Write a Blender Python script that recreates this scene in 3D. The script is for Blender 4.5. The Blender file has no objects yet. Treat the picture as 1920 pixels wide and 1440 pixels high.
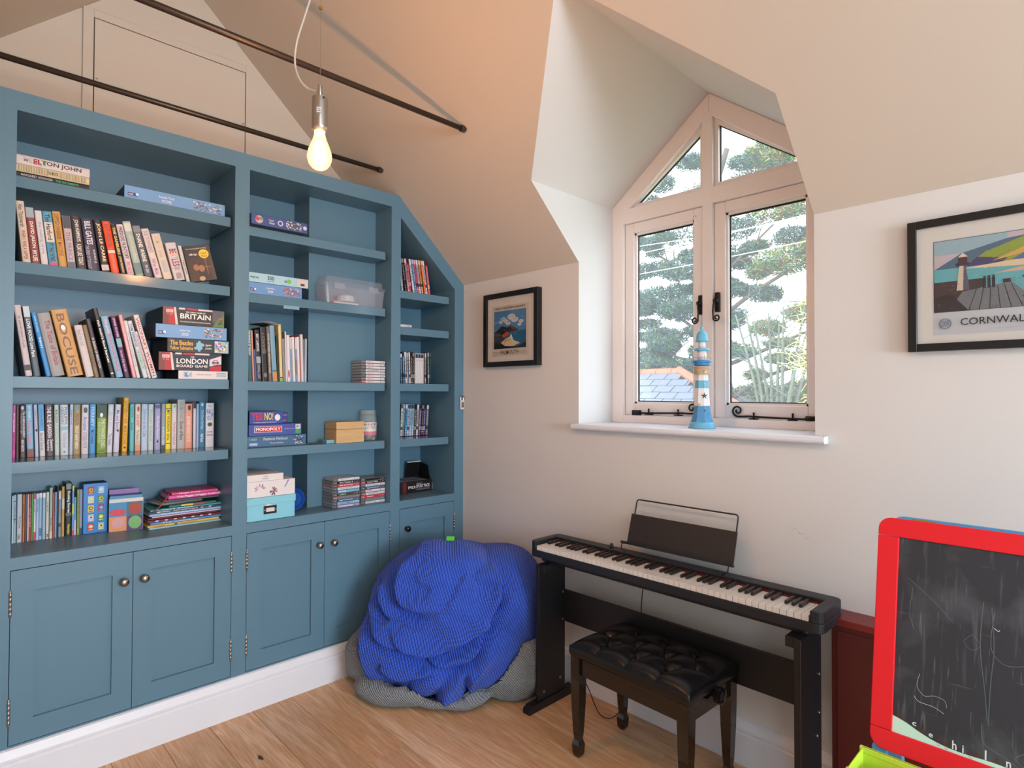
import bpy, bmesh, math, random
from mathutils import Vector, Matrix, Euler
random.seed(7)
C = bpy.context.scene.collection
SC = bpy.context.scene

# ---------------------------------------------------------------- camera, world, lights, exposure
_yaw, _pitch, _roll = 0.769837322, 0.0153851171, 0.00267977892
_f = 1107.0
F = Vector((-math.cos(_yaw)*math.cos(_pitch), math.sin(_yaw)*math.cos(_pitch), math.sin(_pitch)))
R_ = F.cross(Vector((0, 0, 1))).normalized(); U_ = R_.cross(F)
R2 = R_*math.cos(_roll)+U_*math.sin(_roll); U2 = U_*math.cos(_roll)-R_*math.sin(_roll)
cd = bpy.data.cameras.new('camera'); cam = bpy.data.objects.new('camera', cd); C.objects.link(cam)
cd.sensor_width = 36; cd.lens = _f/1920*36; cd.clip_start = .05; cd.clip_end = 300
m = Matrix((R2, U2, -F)).transposed().to_4x4(); m.translation = Vector((2.78344903, -2.28692485, 1.45))
cam.matrix_world = m; SC.camera = cam
SC.view_settings.view_transform = 'Standard'; SC.view_settings.look = 'None'
SC.view_settings.gamma = 1; SC.view_settings.use_curve_mapping = False
SC.view_settings.exposure = 0.02
w = bpy.data.worlds.new('world'); SC.world = w; w.use_nodes = True
nt = w.node_tree; bg = nt.nodes['Background']
tc = nt.nodes.new('ShaderNodeTexCoord'); nz = nt.nodes.new('ShaderNodeTexNoise'); nz.inputs['Scale'].default_value = 2.2; nz.inputs['Detail'].default_value = 5
cr = nt.nodes.new('ShaderNodeValToRGB'); cr.color_ramp.elements[0].position = .35; cr.color_ramp.elements[1].position = .65
cr.color_ramp.elements[0].color = (.74, .85, 1, 1); cr.color_ramp.elements[1].color = (.86, .93, 1, 1)
nt.links.new(tc.outputs['Generated'], nz.inputs['Vector']); nt.links.new(nz.outputs['Fac'], cr.inputs['Fac']); nt.links.new(cr.outputs['Color'], bg.inputs['Color'])
bg.inputs['Strength'].default_value = 5.0
def lamp(kind, name, loc, energy, color, rot=(0, 0, 0), **kw):
    l = bpy.data.lights.new(name, kind); l.energy = energy; l.color = color
    for k, v in kw.items(): setattr(l, k, v)
    o = bpy.data.objects.new(name, l); C.objects.link(o); o.location = loc; o.rotation_euler = rot
    return o
lamp('SUN', 'sun', (3, -6, 8), 3.2, (1, .93, .82), (math.radians(52), 0, math.radians(-28)), angle=.01)
# added fill lamps standing in for daylight from unseen windows behind the camera
lamp('AREA', 'gable_fill', (6.75, -1.47, 1.35), 222, (.80, .90, 1), (0, math.radians(70), 0), shape='RECTANGLE', size=1.7, size_y=1.8)
lamp('AREA', 'slope_fill', (3.6, -2.28, 2.72), 16, (.86, .93, 1), (math.radians(40), 0, 0), shape='RECTANGLE', size=1.5, size_y=.7)

# ---------------------------------------------------------------- helpers
def lin(c):
    r = []
    for v in c[:3]:
        v = v/255.0; r.append(v/12.92 if v <= .04045 else ((v+.055)/1.055)**2.4)
    return (r[0], r[1], r[2], 1)
MATS = {}
def mat(name, col, rough=.5, metal=0, bump=0, bscale=60, var=0, vscale=8, spec=.5, coat=0, emit=None, estr=0, trans=0, ior=1.45, sheen=0, stretch=None):
    if name in MATS: return MATS[name]
    M = bpy.data.materials.new(name); M.use_nodes = True; n = M.node_tree; b = n.nodes['Principled BSDF']
    b.inputs['Base Color'].default_value = lin(col); b.inputs['Roughness'].default_value = rough; b.inputs['Metallic'].default_value = metal
    b.inputs['Specular IOR Level'].default_value = spec; b.inputs['Coat Weight'].default_value = coat; b.inputs['IOR'].default_value = ior
    b.inputs['Transmission Weight'].default_value = trans; b.inputs['Sheen Weight'].default_value = sheen
    if emit: b.inputs['Emission Color'].default_value = lin(emit); b.inputs['Emission Strength'].default_value = estr
    if bump or var:
        t = n.nodes.new('ShaderNodeTexCoord'); mp = n.nodes.new('ShaderNodeMapping'); n.links.new(t.outputs['Object'], mp.inputs['Vector'])
        if stretch: mp.inputs['Scale'].default_value = stretch
    if bump:
        x = n.nodes.new('ShaderNodeTexNoise'); x.inputs['Scale'].default_value = bscale; x.inputs['Detail'].default_value = 4
        u = n.nodes.new('ShaderNodeBump'); u.inputs['Strength'].default_value = bump; u.inputs['Distance'].default_value = .002
        n.links.new(mp.outputs['Vector'], x.inputs['Vector']); n.links.new(x.outputs['Fac'], u.inputs['Height']); n.links.new(u.outputs['Normal'], b.inputs['Normal'])
    if var:
        x = n.nodes.new('ShaderNodeTexNoise'); x.inputs['Scale'].default_value = vscale; x.inputs['Detail'].default_value = 5
        q = n.nodes.new('ShaderNodeMixRGB'); q.blend_type = 'MULTIPLY'; q.inputs['Color1'].default_value = lin(col)
        cr = n.nodes.new('ShaderNodeValToRGB'); cr.color_ramp.elements[0].position = .3; cr.color_ramp.elements[1].position = .7
        cr.color_ramp.elements[0].color = (1-var, 1-var, 1-var, 1); cr.color_ramp.elements[1].color = (1, 1, 1, 1)
        q.inputs['Fac'].default_value = 1
        n.links.new(mp.outputs['Vector'], x.inputs['Vector']); n.links.new(x.outputs['Fac'], cr.inputs['Fac']); n.links.new(cr.outputs['Color'], q.inputs['Color2']); n.links.new(q.outputs['Color'], b.inputs['Base Color'])
    MATS[name] = M; return M
def cmat(c, rough=.45):
    c = tuple(int(v) for v in c[:3]); return mat('print_%d_%d_%d_%d' % (c[0], c[1], c[2], int(rough*100)), c, rough)
def tag(o, label=None, cat=None, group=None, kind=None):
    if label: o['label'] = label
    if cat: o['category'] = cat
    if group: o['group'] = group
    if kind: o['kind'] = kind
    return o
def empty(name, loc=(0, 0, 0), rot=(0, 0, 0), label=None, cat=None, group=None):
    o = bpy.data.objects.new(name, None); C.objects.link(o); o.location = loc; o.rotation_euler = rot; o.empty_display_size = .05
    return tag(o, label, cat, group)
def link(name, me, parent=None, mats=None, smooth=False, loc=None):
    o = bpy.data.objects.new(name, me); C.objects.link(o)
    if parent: o.parent = parent
    if loc is not None: o.location = loc
    for mm in (mats or []): me.materials.append(mm)
    if smooth:
        for p in me.polygons: p.use_smooth = True
    return o
class MB:
    """collects shapes in a bmesh, then links them as one mesh object"""
    def __init__(s): s.bm = bmesh.new(); s.slot = 0
    def _tag(s, faces):
        for f in faces: f.material_index = s.slot
    def box(s, x0, x1, y0, y1, z0, z1, bev=0, seg=2):
        vs = [s.bm.verts.new((x, y, z)) for x in (x0, x1) for y in (y0, y1) for z in (z0, z1)]
        q = [(0, 1, 3, 2), (4, 6, 7, 5), (0, 4, 5, 1), (2, 3, 7, 6), (0, 2, 6, 4), (1, 5, 7, 3)]
        fs = [s.bm.faces.new([vs[i] for i in f]) for f in q]; s._tag(fs)
        if bev:
            es = list({e for f in fs for e in f.edges})
            r = bmesh.ops.bevel(s.bm, geom=es, offset=bev, segments=seg, affect='EDGES', profile=.5); s._tag(r['faces'])
        return s
    def prism(s, pts, axis, a, b, bev=0, seg=2):
        """pts: 2D polygon; axis x: (y,z) y: (x,z) z: (x,y); extruded a..b"""
        def P(p, t):
            return {'x': (t, p[0], p[1]), 'y': (p[0], t, p[1]), 'z': (p[0], p[1], t)}[axis]
        A = [s.bm.verts.new(P(p, a)) for p in pts]; B = [s.bm.verts.new(P(p, b)) for p in pts]
        fs = [s.bm.faces.new(A), s.bm.faces.new(B[::-1])]; n = len(pts)
        for i in range(n): fs.append(s.bm.faces.new((A[i], B[i], B[(i+1) % n], A[(i+1) % n])))
        s._tag(fs); bmesh.ops.recalc_face_normals(s.bm, faces=fs)
        if bev:
            es = list({e for f in fs for e in f.edges})
            r = bmesh.ops.bevel(s.bm, geom=es, offset=bev, segments=seg, affect='EDGES', profile=.5); s._tag(r['faces'])
        return s
    def face(s, pts):
        f = s.bm.faces.new([s.bm.verts.new(p) for p in pts]); s._tag([f]); return s
    def lathe(s, prof, c=(0, 0, 0), n=24, axis='z', cap=True):
        rings = []
        for r, z in prof:
            ring = []
            for i in range(n):
                a = 2*math.pi*i/n; x, y = r*math.cos(a), r*math.sin(a)
                p = {'z': (x, y, z), 'x': (z, x, y), 'y': (x, z, y)}[axis]
                ring.append(s.bm.verts.new((p[0]+c[0], p[1]+c[1], p[2]+c[2])))
            rings.append(ring)
        fs = []
        for A, B in zip(rings, rings[1:]):
            for i in range(n): fs.append(s.bm.faces.new((A[i], A[(i+1) % n], B[(i+1) % n], B[i])))
        if cap:
            fs.append(s.bm.faces.new(rings[0][::-1])); fs.append(s.bm.faces.new(rings[-1]))
        s._tag(fs); bmesh.ops.recalc_face_normals(s.bm, faces=fs); return s
    def tube(s, pts, r, n=8, closed=False, rr=None):
        P = [Vector(p) for p in pts]; rings = []; up = None
        for i, p in enumerate(P):
            if closed: t = P[(i+1) % len(P)]-P[i-1]
            else: t = P[min(i+1, len(P)-1)]-P[max(i-1, 0)]
            t.normalize()
            if up is None:
                up = Vector((0, 0, 1)) if abs(t.z) < .9 else Vector((1, 0, 0))
            a = t.cross(up).normalized(); b = a.cross(t).normalized(); up = b
            rad = rr[i] if rr else r
            rings.append([s.bm.verts.new(p+(a*math.cos(k*2*math.pi/n)+b*math.sin(k*2*math.pi/n))*rad) for k in range(n)])
        fs = []
        prs = list(zip(rings, rings[1:]))+([(rings[-1], rings[0])] if closed else [])
        for A, B in prs:
            for k in range(n): fs.append(s.bm.faces.new((A[k], A[(k+1) % n], B[(k+1) % n], B[k])))
        if not closed: fs.append(s.bm.faces.new(rings[0][::-1])); fs.append(s.bm.faces.new(rings[-1]))
        s._tag(fs); bmesh.ops.recalc_face_normals(s.bm, faces=fs); return s
    def build(s, name, mats, parent=None, smooth=False, angle=None, loc=None):
        me = bpy.data.meshes.new(name); s.bm.to_mesh(me); s.bm.free()
        if not isinstance(mats, (list, tuple)): mats = [mats]
        o = link(name, me, parent, mats, smooth, loc)
        if angle is not None:
            for p in me.polygons: p.use_smooth = True
            me.set_sharp_from_angle(angle=math.radians(angle))
        return o
def struct(o): o['kind'] = 'structure'; return o
def spline(pts, k=6):
    P = [Vector(p) for p in pts]; out = []
    for i in range(len(P)-1):
        p0, p1, p2, p3 = P[max(i-1, 0)], P[i], P[i+1], P[min(i+2, len(P)-1)]
        for j in range(k):
            t = j/k
            out.append(.5*((2*p1)+(-p0+p2)*t+(2*p0-5*p1+4*p2-p3)*t*t+(-p0+3*p1-3*p2+p3)*t**3))
    out.append(P[-1]); return out
_TX = {}
def text_geo(body, bold=True):
    k = (body, bold)
    if k in _TX: return _TX[k]
    cu = bpy.data.curves.new('txt', 'FONT'); cu.body = body; cu.size = 1; cu.resolution_u = 2; cu.offset = .018 if bold else .004
    o = bpy.data.objects.new('txt', cu); C.objects.link(o)
    me = bpy.data.meshes.new_from_object(o.evaluated_get(bpy.context.evaluated_depsgraph_get()))
    vs = [(v.co.x, v.co.y) for v in me.vertices]; fs = [tuple(p.vertices) for p in me.polygons]
    if vs:
        x0 = min(v[0] for v in vs); x1 = max(v[0] for v in vs); y0 = min(v[1] for v in vs); y1 = max(v[1] for v in vs)
        vs = [((x-x0)/max(x1-x0, 1e-6), (y-y0)/max(y1-y0, 1e-6)) for x, y in vs]; asp = (x1-x0)/max(y1-y0, 1e-6)
    else: asp = 1
    bpy.data.objects.remove(o); bpy.data.curves.remove(cu); bpy.data.meshes.remove(me)
    _TX[k] = (vs, fs, asp); return _TX[k]
class Print:
    """flat printed matter on a real surface: coloured patches and lettering as one thin mesh.
    frame: origin O, unit vectors U (right) and V (up); layers rise along U x V"""
    def __init__(s, O, U, V, gap=.0004, step=.00012):
        s.O, s.U, s.V = Vector(O), Vector(U).normalized(), Vector(V).normalized(); s.N = s.U.cross(s.V)
        s.vs, s.fs, s.mi, s.mats = [], [], [], []; s.gap, s.step, s.layer = gap, step, 0
    def _m(s, c, rough):
        M = c if isinstance(c, bpy.types.Material) else cmat(c, rough)
        if M not in s.mats: s.mats.append(M)
        return s.mats.index(M)
    def _p(s, u, v): return s.O+s.U*u+s.V*v+s.N*(s.gap+s.step*s.layer)
    def poly(s, pts, c, rough=.45, up=1):
        s.layer += up; b = len(s.vs); s.vs += [s._p(*p) for p in pts]; s.fs.append(tuple(range(b, b+len(pts)))); s.mi.append(s._m(c, rough)); return s
    def rect(s, u0, u1, v0, v1, c, rough=.45, up=1): return s.poly([(u0, v0), (u1, v0), (u1, v1), (u0, v1)], c, rough, up)
    def disc(s, u, v, r, c, n=16, rough=.45, ry=None, up=1):
        ry = ry or r; return s.poly([(u+r*math.cos(2*math.pi*i/n), v+ry*math.sin(2*math.pi*i/n)) for i in range(n)], c, rough, up)
    def ring(s, u, v, r, wd, c, n=16, rough=.45):
        s.layer += 1
        for i in range(n):
            a, b = 2*math.pi*i/n, 2*math.pi*(i+1)/n
            s.poly([(u+(r-wd)*math.cos(a), v+(r-wd)*math.sin(a)), (u+r*math.cos(a), v+r*math.sin(a)), (u+r*math.cos(b), v+r*math.sin(b)), (u+(r-wd)*math.cos(b), v+(r-wd)*math.sin(b))], c, rough, 0)
        return s
    def text(s, body, u0, u1, v0, v1, c, rough=.45, bold=True, down=False, keep=False):
        """fits body in the box; down=True reads from top (v1) to bottom (v0)"""
        vs, fs, asp = text_geo(body, bold)
        if not vs: return s
        s.layer += 1; b = len(s.vs); wu, wv = u1-u0, v1-v0
        for x, y in vs:
            if down: s.vs.append(s._p(u0+y*wu, v1-x*wv))
            else:
                s.vs.append(s._p(u0+x*wu, v0+y*wv))
        for f in fs: s.fs.append(tuple(b+i for i in f)); s.mi.append(s._m(c, rough))
        return s
    def build(s, name, parent=None):
        if not s.vs: return None
        me = bpy.data.meshes.new(name); me.from_pydata([tuple(v) for v in s.vs], [], s.fs)
        for M in s.mats: me.materials.append(M)
        for p, i in zip(me.polygons, s.mi): p.material_index = i
        o = bpy.data.objects.new(name, me); C.objects.link(o)
        if parent: o.parent = parent
        return o

# ---------------------------------------------------------------- materials
PAINT = mat('bookcase_paint', (88, 124, 144), .38, bump=.06, bscale=45, coat=0)
PAINTG = mat('gloss_shelf_paint', (88, 123, 142), .14, bump=.12, bscale=22)
WALL = mat('wall_paint', (212, 211, 209), .85, bump=.12, bscale=90, var=.03, vscale=1.5)
CEIL = mat('ceiling_paint', (202, 193, 180), .9, bump=.1, bscale=70)
WHITE = mat('white_gloss_wood', (222, 226, 234), .3, bump=.05, bscale=30, var=.03, vscale=5)
FRAMEW = mat('window_frame_paint', (232, 227, 226), .32, bump=.04, bscale=40)
DARKGAP = mat('shadow_gap', (14, 22, 30), .9)
STEEL = mat('brushed_steel', (176, 172, 166), .3, 1, bump=.05, bscale=200)
CHROME = mat('polished_chrome', (210, 210, 212), .12, 1)
IRON = mat('blackened_iron', (34, 34, 36), .35, .6, bump=.3, bscale=80)
ROD = mat('dark_bronze_rod', (74, 62, 54), .38, .7, bump=.2, bscale=120)
BLACKP = mat('black_plastic', (30, 33, 40), .42, bump=.1, bscale=300)
BLACKM = mat('black_melamine', (22, 22, 25), .4, bump=.06, bscale=200)
LACQ = mat('black_lacquer', (16, 11, 10), .1, coat=.6)
LEATH = mat('black_leatherette', (18, 18, 21), .27, bump=.25, bscale=260)
PAGES = mat('paper_pages', (208, 200, 184), .9, bump=.4, bscale=30, stretch=(1, 40, 1))
GLASS = None
def glass_mat(name, tint=(1, 1, 1, 1), refl=.9):
    M = bpy.data.materials.new(name); M.use_nodes = True; n = M.node_tree; n.nodes.remove(n.nodes['Principled BSDF'])
    out = n.nodes['Material Output']; t = n.nodes.new('ShaderNodeBsdfTransparent'); t.inputs['Color'].default_value = tint
    g = n.nodes.new('ShaderNodeBsdfGlossy'); g.inputs['Roughness'].default_value = .02; g.inputs['Color'].default_value = (refl, refl, refl, 1)
    fr = n.nodes.new('ShaderNodeLayerWeight'); fr.inputs['Blend'].default_value = .5; mx = n.nodes.new('ShaderNodeMixShader')
    pw = n.nodes.new('ShaderNodeMath'); pw.operation = 'POWER'; pw.inputs[1].default_value = 4.5; ml = n.nodes.new('ShaderNodeMath'); ml.operation = 'MULTIPLY_ADD'; ml.inputs[1].default_value = .9; ml.inputs[2].default_value = .035
    n.links.new(fr.outputs['Facing'], pw.inputs[0]); n.links.new(pw.outputs[0], ml.inputs[0]); n.links.new(ml.outputs[0], mx.inputs['Fac']); n.links.new(t.outputs['BSDF'], mx.inputs[1]); n.links.new(g.outputs['BSDF'], mx.inputs[2]); n.links.new(mx.outputs['Shader'], out.inputs['Surface'])
    return M
GLASS = glass_mat('window_glass', (.97, .98, .98, 1)); PGLASS = glass_mat('picture_glass', (.985, .99, .99, 1), .7)
_n = GLASS.node_tree; _o = _n.nodes['Material Output']; _src = _o.inputs['Surface'].links[0].from_socket
_tl = _n.nodes.new('ShaderNodeBsdfTranslucent'); _tl.inputs['Color'].default_value = (.95, .97, 1, 1); _mx = _n.nodes.new('ShaderNodeMixShader'); _mx.inputs['Fac'].default_value = .05
_n.links.new(_src, _mx.inputs[1]); _n.links.new(_tl.outputs[0], _mx.inputs[2]); _n.links.new(_mx.outputs[0], _o.inputs['Surface'])
CLEARP = glass_mat('clear_plastic', (.9, .91, .93, 1), .9)
def clear_box_mat(name, col, alpha, rough=.15):
    M = bpy.data.materials.new(name); M.use_nodes = True; b = M.node_tree.nodes['Principled BSDF']
    b.inputs['Base Color'].default_value = lin(col); b.inputs['Alpha'].default_value = alpha; b.inputs['Roughness'].default_value = rough
    MATS[name] = M; return M
CASE = clear_box_mat('smoky_case_plastic', (150, 156, 162), .55)
TUB = clear_box_mat('milky_tub_plastic', (190, 198, 212), .17, .12)
JARP = clear_box_mat('clear_jar_plastic', (190, 205, 205), .3, .08)
def wood_floor():
    M = bpy.data.materials.new('oak_plank'); M.use_nodes = True; n = M.node_tree; b = n.nodes['Principled BSDF']; L = n.links.new
    t = n.nodes.new('ShaderNodeTexCoord'); oi = n.nodes.new('ShaderNodeObjectInfo')
    ad = n.nodes.new('ShaderNodeVectorMath'); ad.operation = 'ADD'; sc = n.nodes.new('ShaderNodeVectorMath'); sc.operation = 'SCALE'; sc.inputs['Scale'].default_value = 37
    cmb = n.nodes.new('ShaderNodeCombineXYZ'); L(oi.outputs['Random'], cmb.inputs[0]); L(oi.outputs['Random'], cmb.inputs[1]); L(oi.outputs['Random'], cmb.inputs[2])
    L(cmb.outputs[0], sc.inputs[0]); L(t.outputs['Object'], ad.inputs[0]); L(sc.outputs[0], ad.inputs[1])
    mp = n.nodes.new('ShaderNodeMapping'); mp.inputs['Scale'].default_value = (.55, 5.5, 1); L(ad.outputs[0], mp.inputs['Vector'])
    n1 = n.nodes.new('ShaderNodeTexNoise'); n1.inputs['Scale'].default_value = 1.3; n1.inputs['Detail'].default_value = 3; n1.inputs['Distortion'].default_value = .7; L(mp.outputs[0], n1.inputs['Vector'])
    # contour-like cathedral grain: many bands of a smooth field
    mu = n.nodes.new('ShaderNodeMath'); mu.operation = 'MULTIPLY'; mu.inputs[1].default_value = 34; L(n1.outputs['Fac'], mu.inputs[0])
    si = n.nodes.new('ShaderNodeMath'); si.operation = 'SINE'; L(mu.outputs[0], si.inputs[0])
    mp2 = n.nodes.new('ShaderNodeMapping'); mp2.inputs['Scale'].default_value = (6, 110, 1); L(ad.outputs[0], mp2.inputs['Vector'])
    n2 = n.nodes.new('ShaderNodeTexNoise'); n2.inputs['Scale'].default_value = 1.6; n2.inputs['Detail'].default_value = 3; L(mp2.outputs[0], n2.inputs['Vector'])
    mr = n.nodes.new('ShaderNodeMapRange'); mr.inputs['From Min'].default_value = .35; mr.inputs['From Max'].default_value = 1; L(si.outputs[0], mr.inputs['Value'])
    m1 = n.nodes.new('ShaderNodeMixRGB'); m1.inputs['Color1'].default_value = lin((214, 176, 138)); m1.inputs['Color2'].default_value = lin((238, 214, 186)); 
    f1 = n.nodes.new('ShaderNodeMath'); f1.operation = 'MULTIPLY'; f1.inputs[1].default_value = .55; L(mr.outputs[0], f1.inputs[0]); L(f1.outputs[0], m1.inputs['Fac'])
    m2 = n.nodes.new('ShaderNodeMixRGB'); m2.blend_type = 'MULTIPLY'; m2.inputs['Fac'].default_value = .75; L(m1.outputs[0], m2.inputs['Color1'])
    r2 = n.nodes.new('ShaderNodeValToRGB'); r2.color_ramp.elements[0].position = .36; r2.color_ramp.elements[1].position = .62; r2.color_ramp.elements[0].color = (.72, .66, .6, 1); r2.color_ramp.elements[1].color = (1, 1, 1, 1)
    L(n2.outputs['Fac'], r2.inputs['Fac']); L(r2.outputs[0], m2.inputs['Color2'])
    # board to board tone
    r3 = n.nodes.new('ShaderNodeValToRGB'); e = r3.color_ramp.elements; e[0].color = (.84, .80, .75, 1); e[1].color = (1.0, .98, .97, 1)
    x = r3.color_ramp.elements.new(.5); x.color = (.93, .85, .75, 1)
    L(oi.outputs['Random'], r3.inputs['Fac']); m3 = n.nodes.new('ShaderNodeMixRGB'); m3.blend_type = 'MULTIPLY'; m3.inputs['Fac'].default_value = 1; L(m2.outputs[0], m3.inputs['Color1']); L(r3.outputs[0], m3.inputs['Color2'])
    # knots
    vo = n.nodes.new('ShaderNodeTexVoronoi'); vo.inputs['Scale'].default_value = 1; mp3 = n.nodes.new('ShaderNodeMapping'); mp3.inputs['Scale'].default_value = (2.1, 5, 1); L(ad.outputs[0], mp3.inputs['Vector'])
    dn = n.nodes.new('ShaderNodeTexNoise'); dn.inputs['Scale'].default_value = 30; dn.inputs['Detail'].default_value = 3; L(ad.outputs[0], dn.inputs['Vector'])
    dd = n.nodes.new('ShaderNodeMixRGB'); dd.blend_type = 'ADD'; dd.inputs['Fac'].default_value = .14; L(mp3.outputs[0], dd.inputs['Color1']); L(dn.outputs['Color'], dd.inputs['Color2']); L(dd.outputs[0], vo.inputs['Vector'])
    kr = n.nodes.new('ShaderNodeValToRGB'); kr.color_ramp.elements[0].position = .035; kr.color_ramp.elements[0].color = (1, 1, 1, 1); kr.color_ramp.elements[1].position = .06; kr.color_ramp.elements[1].color = (0, 0, 0, 1); L(vo.outputs['Distance'], kr.inputs['Fac'])
    m4 = n.nodes.new('ShaderNodeMixRGB'); m4.inputs['Color2'].default_value = lin((36, 24, 18)); L(kr.outputs[0], m4.inputs['Fac']); L(m3.outputs[0], m4.inputs['Color1']); L(m4.outputs[0], b.inputs['Base Color'])
    bu = n.nodes.new('ShaderNodeBump'); bu.inputs['Strength'].default_value = .35; bu.inputs['Distance'].default_value = .001; L(n2.outputs['Fac'], bu.inputs['Height']); L(bu.outputs[0], b.inputs['Normal'])
    b.inputs['Roughness'].default_value = .42
    return M
OAK = wood_floor()
def knit(name, col, col2):
    M = bpy.data.materials.new(name); M.use_nodes = True; n = M.node_tree; b = n.nodes['Principled BSDF']; L = n.links.new
    t = n.nodes.new('ShaderNodeUVMap')
    dn = n.nodes.new('ShaderNodeTexNoise'); dn.inputs['Scale'].default_value = 3; dn.inputs['Detail'].default_value = 2; L(t.outputs[0], dn.inputs['Vector'])
    ad = n.nodes.new('ShaderNodeMixRGB'); ad.blend_type = 'ADD'; ad.inputs['Fac'].default_value = .05; L(t.outputs[0], ad.inputs['Color1']); L(dn.outputs['Color'], ad.inputs['Color2'])
    w1 = n.nodes.new('ShaderNodeTexWave'); w1.wave_type = 'BANDS'; w1.bands_direction = 'X'; w1.inputs['Scale'].default_value = 26; w1.inputs['Distortion'].default_value = 1.2; w1.inputs['Detail'].default_value = 1; L(ad.outputs[0], w1.inputs['Vector'])
    w2 = n.nodes.new('ShaderNodeTexWave'); w2.wave_type = 'BANDS'; w2.bands_direction = 'Y'; w2.inputs['Scale'].default_value = 34; w2.inputs['Distortion'].default_value = 1.5; L(ad.outputs[0], w2.inputs['Vector'])
    mx = n.nodes.new('ShaderNodeMath'); mx.operation = 'MULTIPLY_ADD'; mx.inputs[1].default_value = .45; L(w2.outputs['Fac'], mx.inputs[0]); L(w1.outputs['Fac'], mx.inputs[2])
    bu = n.nodes.new('ShaderNodeBump'); bu.inputs['Strength'].default_value = .8; bu.inputs['Distance'].default_value = .006; L(mx.outputs[0], bu.inputs['Height']); L(bu.outputs[0], b.inputs['Normal'])
    mr = n.nodes.new('ShaderNodeMapRange'); mr.inputs['From Max'].default_value = 1.45; L(mx.outputs[0], mr.inputs['Value'])
    q = n.nodes.new('ShaderNodeMixRGB'); q.inputs['Color1'].default_value = lin(col2); q.inputs['Color2'].default_value = lin(col); L(mr.outputs[0], q.inputs['Fac']); L(q.outputs[0], b.inputs['Base Color'])
    b.inputs['Roughness'].default_value = .85; b.inputs['Sheen Weight'].default_value = .12
    return M
BLUEK = knit('blue_knit', (52, 104, 228), (22, 52, 160)); GREYK = knit('grey_knit', (158, 166, 172), (92, 99, 106))
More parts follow.
